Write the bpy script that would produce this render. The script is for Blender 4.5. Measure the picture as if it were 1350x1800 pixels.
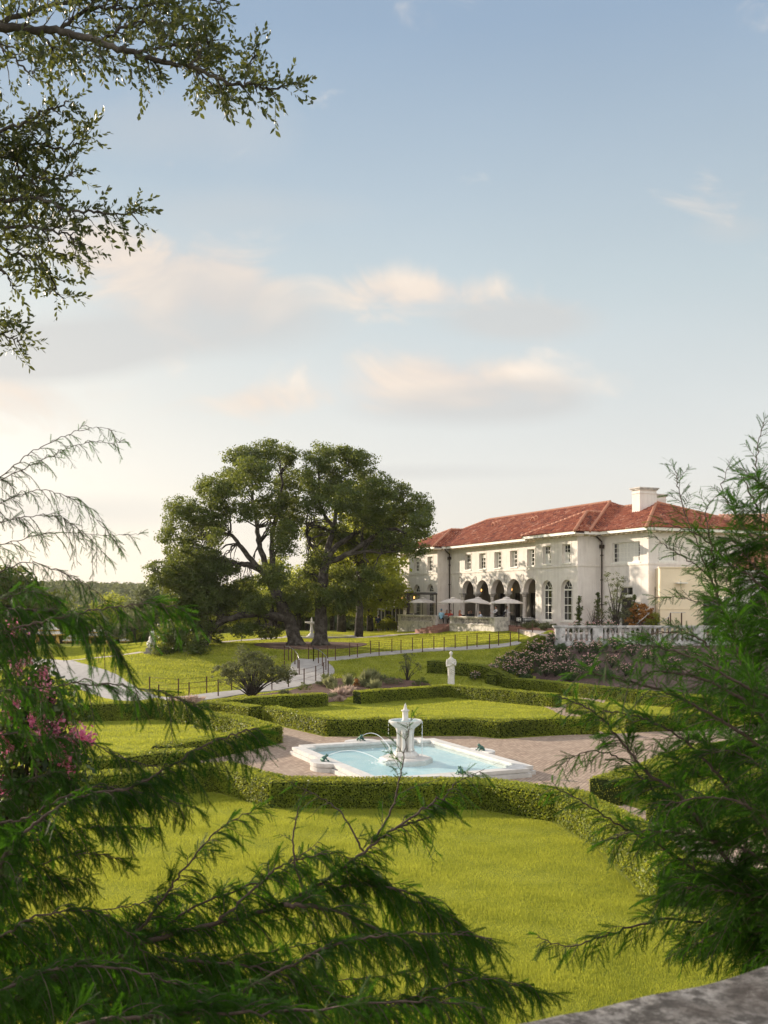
import bpy, math, random
import numpy as np
from mathutils import Vector, Matrix
R = math.radians
rng = np.random.default_rng(7)
random.seed(7)
for o in list(bpy.data.objects): bpy.data.objects.remove(o, do_unlink=True)
scene = bpy.context.scene
COL = scene.collection

# ------------------------------------------------------------------ camera
CAMZ = 6.0; FPX = 1750.0; CX = 675.0; HY = 1055.0
cam_d = bpy.data.cameras.new('camera'); cam = bpy.data.objects.new('camera', cam_d); COL.objects.link(cam)
cam.location = (0, 0, CAMZ); cam.rotation_euler = (R(90), 0, 0)
cam_d.sensor_width = 36; cam_d.lens = 35; cam_d.shift_y = (HY-900)/1800.0
cam_d.clip_start = 0.05; cam_d.clip_end = 5000
cam_d.dof.use_dof = True; cam_d.dof.focus_distance = 48; cam_d.dof.aperture_fstop = 7.5
scene.camera = cam

# ------------------------------------------------------------------ sun and sky
SUN_EL = R(17); SUN_AZ = math.atan2(-.84, .54)
S = Vector((math.sin(SUN_AZ)*math.cos(SUN_EL), math.cos(SUN_AZ)*math.cos(SUN_EL), math.sin(SUN_EL)))
sd = bpy.data.lights.new('sun', 'SUN'); sun = bpy.data.objects.new('sun', sd); COL.objects.link(sun)
sd.energy = 4.4; sd.angle = R(0.6); sd.color = (1.0, .85, .67)
sun.rotation_euler = S.to_track_quat('Z', 'Y').to_euler(); sun.location = (-60, 40, 60)
scene.view_settings.view_transform = 'Standard'; scene.view_settings.look = 'None'
scene.view_settings.gamma = 1; scene.view_settings.exposure = 0.65

world = bpy.data.worlds.new('World'); scene.world = world; world.use_nodes = True
wt = world.node_tree; wt.nodes.clear()
def N(t, typ, **kw):
    n = t.nodes.new(typ)
    for k, v in kw.items():
        if k == 'op': n.operation = v
        else: setattr(n, k, v)
    return n
def setin(n, **kw):
    for k, v in kw.items():
        n.inputs[k.replace('_', ' ')].default_value = v
    return n
def L(t, a, b): t.links.new(a, b)
def MATH(t, op, a, b=None, c=None, clamp=False):
    n = t.nodes.new('ShaderNodeMath'); n.operation = op; n.use_clamp = clamp
    for i, v in enumerate((a, b, c)):
        if v is None: continue
        if isinstance(v, (int, float)): n.inputs[i].default_value = v
        else: t.links.new(v, n.inputs[i])
    return n.outputs[0]
def MIXC(t, fac, a, b, blend='MIX'):
    n = t.nodes.new('ShaderNodeMix'); n.data_type = 'RGBA'; n.blend_type = blend; n.clamp_factor = True
    for sock, v in ((n.inputs[0], fac), (n.inputs[6], a), (n.inputs[7], b)):
        if isinstance(v, (int, float)): sock.default_value = v
        elif isinstance(v, tuple): sock.default_value = v if len(v) == 4 else (*v, 1)
        else: t.links.new(v, sock)
    return n.outputs[2]
def RAMP(t, fac, stops, interp='LINEAR'):
    n = t.nodes.new('ShaderNodeValToRGB'); cr = n.color_ramp; cr.interpolation = interp
    while len(cr.elements) < len(stops): cr.elements.new(0.5)
    for e, (p, c) in zip(cr.elements, stops):
        e.position = p; e.color = (*c, 1) if len(c) == 3 else c
    if fac is not None: t.links.new(fac, n.inputs[0])
    return n.outputs[0]

def build_world():
    t = wt
    sky = N(t, 'ShaderNodeTexSky', sky_type='NISHITA'); sky.sun_disc = False
    sky.sun_elevation = SUN_EL; sky.sun_rotation = SUN_AZ; sky.air_density = 1.0; sky.dust_density = 1.6; sky.ozone_density = 1.0
    tc = N(t, 'ShaderNodeTexCoord'); sep = N(t, 'ShaderNodeSeparateXYZ'); L(t, tc.outputs['Generated'], sep.inputs[0])
    X, Y, Z = sep.outputs
    # azimuth slope u = x/y, elevation slope v = z/y in front of the viewer (directions in the world)
    yy = MATH(t, 'MAXIMUM', Y, 0.05)
    u = MATH(t, 'DIVIDE', X, yy); v = MATH(t, 'DIVIDE', Z, yy)
    # thin high veil of vapour over the clear sky
    el = MATH(t, 'MAXIMUM', Z, 0.0)
    veil = RAMP(t, el, [(0.0, (.90, .82, .72)), (.06, (.86, .81, .74)), (.13, (.80, .80, .77)), (.30, (.57, .655, .69)), (.50, (.33, .44, .58)), (1.0, (.2, .3, .5))])
    # warmer and brighter toward the sun
    dot = N(t, 'ShaderNodeVectorMath', operation='DOT_PRODUCT'); L(t, tc.outputs['Generated'], dot.inputs[0]); dot.inputs[1].default_value = S
    dm = MATH(t, 'MAXIMUM', dot.outputs['Value'], 0.0)
    glow = MATH(t, 'POWER', dm, 4.5)
    low = MATH(t, 'SUBTRACT', 1.0, MATH(t, 'MULTIPLY', el, 2.6), clamp=True)
    glow2 = MATH(t, 'MULTIPLY', glow, low)
    veil = MIXC(t, MATH(t, 'MULTIPLY', glow2, 1.0, clamp=True), veil, (1.7, 1.42, 1.05))
    skyc = N(t, 'ShaderNodeVectorMath', operation='SCALE'); L(t, sky.outputs[0], skyc.inputs[0]); skyc.inputs['Scale'].default_value = 0.085
    base = MIXC(t, 0.86, skyc.outputs[0], veil)
    # clouds: soft banks with broken edges
    cmb = N(t, 'ShaderNodeCombineXYZ'); L(t, u, cmb.inputs[0]); L(t, MATH(t, 'MULTIPLY', v, 1.7), cmb.inputs[1])
    n1 = N(t, 'ShaderNodeTexNoise'); L(t, cmb.outputs[0], n1.inputs['Vector']); setin(n1, Scale=8.0, Detail=8.0, Roughness=.56, Distortion=.7)
    n2 = N(t, 'ShaderNodeTexNoise'); L(t, cmb.outputs[0], n2.inputs['Vector']); setin(n2, Scale=2.2, Detail=5.0, Roughness=.5, Distortion=.3)
    def bank(px, py, rx, ry):
        cu = (px-CX)/FPX; cv = (HY-py)/FPX
        a = MATH(t, 'DIVIDE', MATH(t, 'SUBTRACT', u, cu), rx/FPX); b = MATH(t, 'DIVIDE', MATH(t, 'SUBTRACT', v, cv), ry/FPX)
        r2 = MATH(t, 'ADD', MATH(t, 'MULTIPLY', a, a), MATH(t, 'MULTIPLY', b, b))
        return MATH(t, 'EXPONENT', MATH(t, 'MULTIPLY', r2, -1.0))
    def total(bs):
        s = None
        for b in bs:
            k = MATH(t, 'MULTIPLY', bank(*b[:4]), b[4]); s = k if s is None else MATH(t, 'ADD', s, k)
        return s
    warm = total([(300, 500, 170, 75, 1.0), (410, 500, 95, 75, .8), (200, 430, 110, 60, .6), (680, 515, 130, 45, .9), (840, 520, 150, 45, .7),
                  (720, 665, 150, 60, 1.0), (880, 680, 150, 45, .8), (450, 705, 75, 35, .8), (40, 700, 170, 70, .9), (120, 420, 120, 60, .6), (560, 700, 90, 30, .4), (310, 725, 70, 30, .4), (1270, 355, 120, 42, .62)])
    def density(bsum, nz, k, thr, gain):
        return MATH(t, 'MULTIPLY', MATH(t, 'SUBTRACT', MATH(t, 'ADD', MATH(t, 'MULTIPLY', bsum, 1.0), MATH(t, 'MULTIPLY', MATH(t, 'SUBTRACT', nz, .5), k)), thr), gain, clamp=True)
    m = density(warm, n1.outputs[0], 2.8, .30, 1.1)
    ss = N(t, 'ShaderNodeMapRange', interpolation_type='SMOOTHSTEP'); L(t, m, ss.inputs[0]); m = ss.outputs[0]
    grey = total([(360, 560, 250, 70, .8), (330, 470, 120, 60, .5), (250, 230, 330, 90, .6), (400, 370, 260, 50, .5), (60, 625, 170, 45, 1.6), (500, 540, 110, 50, .5), (800, 725, 240, 35, .7), (940, 560, 120, 40, 1.0), (860, 560, 110, 35, .6), (1290, 400, 120, 45, .7), (250, 600, 260, 40, .5), (150, 900, 300, 40, .5), (950, 690, 90, 36, .9), (820, 700, 150, 30, .6), (850, 830, 350, 22, .5), (600, 830, 200, 18, .4)])
    g = density(grey, n2.outputs[0], 1.5, .30, 1.5)
    base = MIXC(t, MATH(t, 'MULTIPLY', m, .92), base, RAMP(t, n1.outputs[0], [(.38, (.70, .64, .60)), (.55, (.84, .73, .63)), (.7, (.92, .81, .70))]))
    base = MIXC(t, MATH(t, 'MULTIPLY', g, .66), base, (.60, .595, .585))
    # bright unseen cloud added behind the viewer and overhead to lift the shaded facade
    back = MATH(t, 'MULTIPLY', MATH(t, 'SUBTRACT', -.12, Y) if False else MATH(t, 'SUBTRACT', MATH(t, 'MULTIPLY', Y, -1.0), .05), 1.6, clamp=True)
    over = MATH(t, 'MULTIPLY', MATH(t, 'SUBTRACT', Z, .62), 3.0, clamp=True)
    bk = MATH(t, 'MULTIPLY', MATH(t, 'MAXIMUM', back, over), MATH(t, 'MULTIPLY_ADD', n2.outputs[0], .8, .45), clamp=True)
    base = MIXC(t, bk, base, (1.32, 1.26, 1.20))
    # a faint mottling over the whole dome
    mot = MATH(t, 'MULTIPLY_ADD', n2.outputs[0], 0.16, 0.92)
    sc = N(t, 'ShaderNodeVectorMath', operation='SCALE'); L(t, base, sc.inputs[0]); L(t, mot, sc.inputs['Scale'])
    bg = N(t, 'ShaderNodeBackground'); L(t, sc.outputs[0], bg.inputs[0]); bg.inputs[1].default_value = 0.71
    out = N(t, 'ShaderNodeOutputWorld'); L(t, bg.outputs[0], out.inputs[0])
build_world()

# ------------------------------------------------------------------ materials
MATS = {}
def newmat(name):
    m = bpy.data.materials.new(name); m.use_nodes = True; m.node_tree.nodes.clear(); MATS[name] = m; return m, m.node_tree
def coords(t, scale=None):
    tc = N(t, 'ShaderNodeTexCoord'); return tc.outputs['Object']
def noise(t, vec, scale, detail=4.0, rough=.55, dist=0.0):
    n = N(t, 'ShaderNodeTexNoise'); L(t, vec, n.inputs['Vector']); setin(n, Scale=scale, Detail=detail, Roughness=rough, Distortion=dist); return n.outputs[0]
def surf(name, c1, c2, scale=3.0, rough=.75, bump=.0, bscale=30.0, c3=None, s3=.6, metal=0.0, spec=.4, stain=None):
    m, t = newmat(name)
    v = coords(t)
    f = RAMP(t, noise(t, v, scale, 6, .6), [(.32, c1), (.68, c2)])
    if c3: f = MIXC(t, RAMP(t, noise(t, v, s3, 4, .6, .5), [(.45, (0, 0, 0)), (.65, (1, 1, 1))]), f, c3)
    if stain:   # vertical runs of weathering
        mp = N(t, 'ShaderNodeMapping'); L(t, v, mp.inputs[0]); mp.inputs['Scale'].default_value = (1.6, 1.6, .16)
        f = MIXC(t, RAMP(t, noise(t, mp.outputs[0], 2.2, 7, .65), [(.48, (0, 0, 0)), (.75, (.55, .55, .55))]), f, stain)
    b = N(t, 'ShaderNodeBsdfPrincipled'); L(t, f, b.inputs['Base Color']); setin(b, Roughness=rough, Metallic=metal); b.inputs['Specular IOR Level'].default_value = spec
    if bump:
        bn = N(t, 'ShaderNodeBump'); bn.inputs['Strength'].default_value = bump; bn.inputs['Distance'].default_value = .02
        L(t, noise(t, v, bscale, 6, .6), bn.inputs['Height']); L(t, bn.outputs[0], b.inputs['Normal'])
    o = N(t, 'ShaderNodeOutputMaterial'); L(t, b.outputs[0], o.inputs[0]); return m
def leafmat(name, c1, c2, trans, tr=.45, rough=.5, spec=.25, scale=.25, wr=.55):
    m, t = newmat(name)
    g = N(t, 'ShaderNodeNewGeometry'); v = g.outputs['Position']
    f = RAMP(t, MATH(t, 'ADD', MATH(t, 'MULTIPLY', g.outputs['Random Per Island'], wr), MATH(t, 'MULTIPLY', MATH(t, 'MULTIPLY_ADD', noise(t, v, scale, 5), 2.0, -.5, clamp=True), 1-wr)), [(.25, c1), (.75, c2)])
    d = N(t, 'ShaderNodeBsdfPrincipled'); L(t, f, d.inputs['Base Color']); setin(d, Roughness=rough); d.inputs['Specular IOR Level'].default_value = spec
    tl = N(t, 'ShaderNodeBsdfTranslucent'); L(t, MIXC(t, 1.0, f, trans, 'MULTIPLY') if False else MIXC(t, .6, f, trans), tl.inputs[0])
    mx = N(t, 'ShaderNodeMixShader'); mx.inputs[0].default_value = tr; L(t, d.outputs[0], mx.inputs[1]); L(t, tl.outputs[0], mx.inputs[2])
    o = N(t, 'ShaderNodeOutputMaterial'); L(t, mx.outputs[0], o.inputs[0]); return m

surf('stucco', (.69, .64, .595), (.78, .735, .695), 1.2, .85, .25, 60, stain=(.50, .46, .42))
surf('stucco_trim', (.69, .64, .59), (.78, .73, .68), 3, .7, .15, 40, stain=(.45, .41, .37))
surf('cream_render', (.74, .62, .44), (.80, .68, .50), 1.5, .8, .1, 50)
surf('white_stone', (.56, .54, .51), (.68, .66, .63), 5, .6, .2, 60, c3=(.52, .50, .47), s3=1.5)
surf('garden_stone', (.50, .47, .43), (.66, .62, .58), 4, .75, .3, 40, c3=(.26, .25, .24), s3=2.2)
surf('balustrade_stone', (.46, .45, .44), (.66, .65, .64), 3, .8, .3, 30, c3=(.24, .24, .24), s3=2.0, stain=(.2, .2, .2))
surf('roof_cap', (.36, .15, .09), (.50, .25, .16), 5, .8, .2, 30)
surf('bracket_wood', (.55, .46, .34), (.62, .53, .40), 5, .7)
surf('window_paint', (.72, .70, .64), (.80, .78, .72), 5, .5)
surf('dark_metal', (.03, .022, .018), (.055, .04, .03), 9, .5, metal=.3)
surf('rust_steel', (.05, .022, .014), (.10, .045, .025), 12, .7)
surf('dark_door', (.012, .010, .009), (.03, .025, .02), 4, .4)
surf('brown_wood', (.10, .045, .025), (.16, .07, .035), 6, .5)
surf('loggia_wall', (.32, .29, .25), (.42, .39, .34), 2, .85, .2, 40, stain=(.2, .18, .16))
surf('curtain', (.62, .60, .56), (.75, .73, .69), 12, .9)
surf('canvas', (.56, .52, .49), (.66, .62, .59), 4, .9)
surf('bark', (.018, .015, .012), (.05, .041, .034), 6, .95, .9, 14, c3=(.10, .088, .075), s3=2.5)
surf('bark_near', (.05, .035, .028), (.12, .085, .065), 40, .9, .6, 160)
surf('mulch', (.07, .04, .03), (.17, .10, .075), 9, 1.0, 1.0, 22)
surf('dark_mulch', (.06, .038, .034), (.14, .09, .08), 8, 1.0, 1.0, 18)
surf('concrete', (.31, .29, .275), (.42, .40, .38), 2, .85, .15, 50)
surf('pale_paving', (.42, .36, .32), (.52, .46, .42), 3, .85, .15, 50)
surf('red_brick_paving', (.26, .13, .10), (.38, .21, .17), 8, .85, .2, 30)
surf('white_cloth', (.72, .71, .70), (.82, .81, .80), 8, .9)
surf('black_fabric', (.012, .012, .014), (.03, .03, .034), 8, .8)
surf('blue_shirt', (.22, .42, .58), (.30, .52, .68), 8, .9)
surf('pale_blue_shirt', (.42, .48, .60), (.55, .60, .70), 8, .9)
surf('red_top', (.42, .03, .025), (.55, .06, .05), 8, .9)
surf('orange_top', (.50, .12, .06), (.60, .20, .10), 8, .9)
surf('navy_shirt', (.02, .035, .10), (.04, .06, .15), 8, .9)
surf('white_shirt', (.68, .68, .70), (.78, .78, .80), 8, .9)
surf('skin', (.42, .24, .17), (.52, .32, .23), 8, .6)
surf('dark_hair', (.015, .010, .008), (.04, .025, .02), 8, .6)
surf('red_hair', (.20, .07, .03), (.28, .10, .05), 8, .6)
surf('hat_blue', (.05, .12, .18), (.08, .18, .26), 8, .8)
surf('bronze_green', (.04, .10, .08), (.10, .20, .16), 25, .5, metal=.4)
surf('yellow_cloth', (.62, .38, .08), (.72, .46, .13), 6, .8)
surf('slate_stone', (.22, .20, .19), (.32, .30, .28), 5, .8)
surf('silver_pole', (.4, .4, .4), (.5, .5, .5), 9, .35, metal=.8)
surf('forest_ground', (.03, .04, .015), (.07, .075, .03), 2, 1.0, .5, 6)
leafmat('oak_leaf', (.013, .031, .009), (.085, .122, .034), (.42, .46, .05), .40, .45, .35, .2)
leafmat('back_leaf', (.09, .13, .028), (.26, .29, .06), (.75, .75, .08), .55, .5, .2, .12)
leafmat('far_leaf', (.06, .085, .035), (.17, .19, .08), (.26, .28, .09), .4, .6, .1, .03)
leafmat('near_oak_leaf', (.012, .022, .010), (.04, .06, .024), (.26, .27, .04), .33, .4, .4, 1.0)
leafmat('cypress_leaf', (.004, .013, .003), (.030, .072, .008), (.12, .34, .012), .36, .6, .10, 1.2)
leafmat('hedge_leaf', (.024, .052, .007), (.30, .36, .035), (.75, .74, .07), .48, .45, .3, .5)
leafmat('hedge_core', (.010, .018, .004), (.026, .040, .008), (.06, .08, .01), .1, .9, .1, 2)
leafmat('grass_blade', (.135, .19, .026), (.385, .405, .058), (.72, .70, .08), .48, .6, .15, .9, .35)
leafmat('rose_leaf', (.03, .06, .018), (.085, .14, .045), (.10, .16, .03), .3, .4, .4, 1)
leafmat('rose_petal', (.74, .42, .40), (.92, .74, .68), (.8, .4, .4), .35, .6, .2, 1)
leafmat('myrtle_petal', (.50, .07, .20), (.78, .34, .48), (.9, .3, .5), .4, .6, .2, 1)
leafmat('myrtle_leaf', (.02, .04, .015), (.06, .085, .03), (.22, .28, .04), .4, .4, .35, 1)
leafmat('grey_leaf', (.09, .11, .055), (.20, .21, .11), (.25, .28, .10), .35, .6, .2, 1)
leafmat('olive_leaf', (.07, .085, .04), (.20, .21, .10), (.26, .27, .08), .35, .6, .2, 1)
leafmat('copper_leaf', (.18, .08, .02), (.40, .20, .06), (.5, .25, .05), .35, .5, .3, 1)
leafmat('pink_grass', (.40, .28, .24), (.60, .45, .38), (.6, .5, .4), .4, .7, .1, 1)
leafmat('reed_grass', (.16, .18, .08), (.34, .34, .18), (.45, .45, .2), .4, .6, .1, 1)

def special_mats():
    # lawn soil sheet under the blades
    m, t = newmat('lawn'); v = coords(t)
    f = RAMP(t, noise(t, v, 1.3, 7, .65), [(.3, (.14, .17, .022)), (.7, (.27, .285, .045))])
    f = MIXC(t, RAMP(t, noise(t, v, .09, 4, .6), [(.4, (0, 0, 0)), (.7, (.6, .6, .6))]), f, (.32, .33, .04))
    b = N(t, 'ShaderNodeBsdfPrincipled'); L(t, f, b.inputs['Base Color']); setin(b, Roughness=1.0); b.inputs['Specular IOR Level'].default_value = .1
    bn = N(t, 'ShaderNodeBump'); bn.inputs['Strength'].default_value = .9; bn.inputs['Distance'].default_value = .08; L(t, noise(t, v, 9, 8, .7), bn.inputs['Height']); L(t, bn.outputs[0], b.inputs['Normal'])
    o = N(t, 'ShaderNodeOutputMaterial'); L(t, b.outputs[0], o.inputs[0])
    # brick paving laid in courses
    m, t = newmat('brick_paving'); v = coords(t)
    mp = N(t, 'ShaderNodeMapping'); L(t, v, mp.inputs[0]); mp.inputs['Rotation'].default_value = (0, 0, R(-66))
    br = N(t, 'ShaderNodeTexBrick'); L(t, mp.outputs[0], br.inputs['Vector']); setin(br, Scale=1.0, Mortar_Size=.012, Brick_Width=.26, Row_Height=.13, Bias=0.0, Mortar_Smooth=.2)
    br.inputs['Color1'].default_value = (.27, .185, .135, 1); br.inputs['Color2'].default_value = (.45, .335, .25, 1); br.inputs['Mortar'].default_value = (.12, .09, .065, 1)
    f = MIXC(t, RAMP(t, noise(t, v, .7, 6, .65), [(.35, (0, 0, 0)), (.7, (.5, .5, .5))]), br.outputs[0], (.35, .27, .205))
    f = MIXC(t, RAMP(t, noise(t, v, 4.0, 6, .7), [(.5, (0, 0, 0)), (.75, (.5, .5, .5))]), f, (.20, .145, .11))
    b = N(t, 'ShaderNodeBsdfPrincipled'); L(t, f, b.inputs['Base Color']); setin(b, Roughness=.85)
    bn = N(t, 'ShaderNodeBump'); bn.inputs['Strength'].default_value = .5; bn.inputs['Distance'].default_value = .02; bn.invert = True
    L(t, br.outputs['Fac'], bn.inputs['Height'])
    bn2 = N(t, 'ShaderNodeBump'); bn2.inputs['Strength'].default_value = .5; bn2.inputs['Distance'].default_value = .03; L(t, noise(t, v, 6, 5), bn2.inputs['Height']); L(t, bn.outputs[0], bn2.inputs['Normal'])
    L(t, bn2.outputs[0], b.inputs['Normal'])
    o = N(t, 'ShaderNodeOutputMaterial'); L(t, b.outputs[0], o.inputs[0])
    # clay tiles: colour differs from tile to tile
    for nm, k in (('roof_tile', 1.0), ('roof_tile_orange', 0.0)):
        m, t = newmat(nm); g = N(t, 'ShaderNodeNewGeometry'); v = g.outputs['Position']
        vo = N(t, 'ShaderNodeTexVoronoi'); L(t, v, vo.inputs['Vector']); setin(vo, Scale=3.1)
        sp = N(t, 'ShaderNodeSeparateColor'); L(t, vo.outputs['Color'], sp.inputs[0])
        if k: st = [(.0, (.12, .040, .028)), (.2, (.24, .060, .034)), (.6, (.32, .095, .046)), (.9, (.41, .15, .08)), (1, (.48, .25, .17))]
        else: st = [(.0, (.42, .19, .12)), (.5, (.55, .27, .17)), (1, (.64, .36, .25))]
        f = RAMP(t, sp.outputs[0], st)
        f = MIXC(t, RAMP(t, noise(t, v, .8, 5, .6), [(.45, (0, 0, 0)), (.75, (.55, .55, .55))]), f, (.24, .072, .040) if k else (.45, .24, .17))
        if k: f = MIXC(t, RAMP(t, noise(t, v, 2.4, 5, .7), [(.62, (0, 0, 0)), (.72, (.5, .5, .5))]), f, (.09, .06, .055))
        b = N(t, 'ShaderNodeBsdfPrincipled'); L(t, f, b.inputs['Base Color']); setin(b, Roughness=.8)
        o = N(t, 'ShaderNodeOutputMaterial'); L(t, b.outputs[0], o.inputs[0])
    # window glass
    m, t = newmat('window_glass'); b = N(t, 'ShaderNodeBsdfPrincipled'); v = coords(t)
    L(t, RAMP(t, noise(t, v, 1.5, 2), [(.3, (.008, .009, .010)), (.7, (.03, .03, .03))]), b.inputs['Base Color']); setin(b, Roughness=.06); b.inputs['Specular IOR Level'].default_value = .8
    bn = N(t, 'ShaderNodeBump'); bn.inputs['Strength'].default_value = .12; bn.inputs['Distance'].default_value = .02; L(t, noise(t, v, 2.5, 2), bn.inputs['Height']); L(t, bn.outputs[0], b.inputs['Normal'])
    o = N(t, 'ShaderNodeOutputMaterial'); L(t, b.outputs[0], o.inputs[0])
    # water
    m, t = newmat('water'); v = coords(t)
    tr = N(t, 'ShaderNodeBsdfTransparent'); tr.inputs[0].default_value = (.90, .985, 1, 1)
    gl = N(t, 'ShaderNodeBsdfGlossy'); gl.inputs['Roughness'].default_value = .04
    lw = N(t, 'ShaderNodeLayerWeight'); lw.inputs[0].default_value = .5; frv = MATH(t, 'MULTIPLY_ADD', MATH(t, 'POWER', lw.outputs['Facing'], 5.0), .55, .02)
    bn = N(t, 'ShaderNodeBump'); bn.inputs['Strength'].default_value = .3; bn.inputs['Distance'].default_value = .03; L(t, noise(t, v, 4, 5, .6, .8), bn.inputs['Height'])
    L(t, bn.outputs[0], gl.inputs['Normal']); L(t, bn.outputs[0], lw.inputs['Normal'])
    mx = N(t, 'ShaderNodeMixShader'); L(t, frv, mx.inputs[0]); L(t, tr.outputs[0], mx.inputs[1]); L(t, gl.outputs[0], mx.inputs[2])
    o = N(t, 'ShaderNodeOutputMaterial'); L(t, mx.outputs[0], o.inputs[0])
    m, t = newmat('spray'); d = N(t, 'ShaderNodeBsdfDiffuse'); d.inputs[0].default_value = (.9, .92, .93, 1)
    tr = N(t, 'ShaderNodeBsdfTransparent'); tl = N(t, 'ShaderNodeBsdfTranslucent'); tl.inputs[0].default_value = (.9, .92, .93, 1)
    m1 = N(t, 'ShaderNodeMixShader'); m1.inputs[0].default_value = .5; L(t, d.outputs[0], m1.inputs[1]); L(t, tl.outputs[0], m1.inputs[2])
    m2 = N(t, 'ShaderNodeMixShader'); m2.inputs[0].default_value = .35; L(t, m1.outputs[0], m2.inputs[1]); L(t, tr.outputs[0], m2.inputs[2])
    o = N(t, 'ShaderNodeOutputMaterial'); L(t, m2.outputs[0], o.inputs[0])
    surf('pool_paint', (.46, .62, .66), (.64, .72, .73), 1.2, .7)
    # lamp
    m, t = newmat('lamp_glow'); e = N(t, 'ShaderNodeEmission'); e.inputs[0].default_value = (1, .48, .14, 1); e.inputs[1].default_value = 1.8
    o = N(t, 'ShaderNodeOutputMaterial'); L(t, e.outputs[0], o.inputs[0])
    # lichened coping
    m, t = newmat('lichen_stone'); v = coords(t)
    f = RAMP(t, noise(t, v, 20, 9, .72), [(.36, (.025, .022, .020)), (.46, (.075, .068, .062)), (.52, (.20, .19, .18)), (.60, (.38, .365, .35)), (.70, (.09, .082, .076))])
    f = MIXC(t, RAMP(t, noise(t, v, 60, 6, .7), [(.47, (0, 0, 0)), (.60, (.5, .5, .5))]), f, (.05, .045, .04))
    f = MIXC(t, RAMP(t, noise(t, v, 5, 6, .7), [(.50, (0, 0, 0)), (.6, (.6, .6, .6))]), f, (.045, .032, .025))
    b = N(t, 'ShaderNodeBsdfPrincipled'); L(t, f, b.inputs['Base Color']); setin(b, Roughness=.95)
    bn = N(t, 'ShaderNodeBump'); bn.inputs['Strength'].default_value = .9; bn.inputs['Distance'].default_value = .02; L(t, noise(t, v, 45, 8, .75), bn.inputs['Height']); L(t, bn.outputs[0], b.inputs['Normal'])
    o = N(t, 'ShaderNodeOutputMaterial'); L(t, b.outputs[0], o.inputs[0])
    # striped awning cloth
    m, t = newmat('striped_cloth'); v = coords(t)
    sx = N(t, 'ShaderNodeSeparateXYZ'); L(t, v, sx.inputs[0])
    w = MATH(t, 'FRACT', MATH(t, 'MULTIPLY', MATH(t, 'ADD', sx.outputs[0], MATH(t, 'MULTIPLY', sx.outputs[1], .7)), 2.6))
    f = MIXC(t, MATH(t, 'GREATER_THAN', w, .55), (.76, .74, .70), (.60, .50, .32))
    b = N(t, 'ShaderNodeBsdfPrincipled'); L(t, f, b.inputs['Base Color']); setin(b, Roughness=.9)
    o = N(t, 'ShaderNodeOutputMaterial'); L(t, b.outputs[0], o.inputs[0])
    m, t = newmat('check_cloth'); v = coords(t)
    sx = N(t, 'ShaderNodeSeparateXYZ'); L(t, v, sx.inputs[0])
    a = MATH(t, 'GREATER_THAN', MATH(t, 'FRACT', MATH(t, 'MULTIPLY', sx.outputs[0], 3.5)), .5); c = MATH(t, 'GREATER_THAN', MATH(t, 'FRACT', MATH(t, 'MULTIPLY', sx.outputs[2], 3.5)), .5)
    f = RAMP(t, MATH(t, 'MULTIPLY', MATH(t, 'ADD', a, c), .5), [(.0, (.7, .7, .7)), (.5, (.3, .3, .3)), (1, (.05, .05, .05))])
    b = N(t, 'ShaderNodeBsdfPrincipled'); L(t, f, b.inputs['Base Color']); setin(b, Roughness=.9)
    o = N(t, 'ShaderNodeOutputMaterial'); L(t, b.outputs[0], o.inputs[0])
special_mats()

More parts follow.
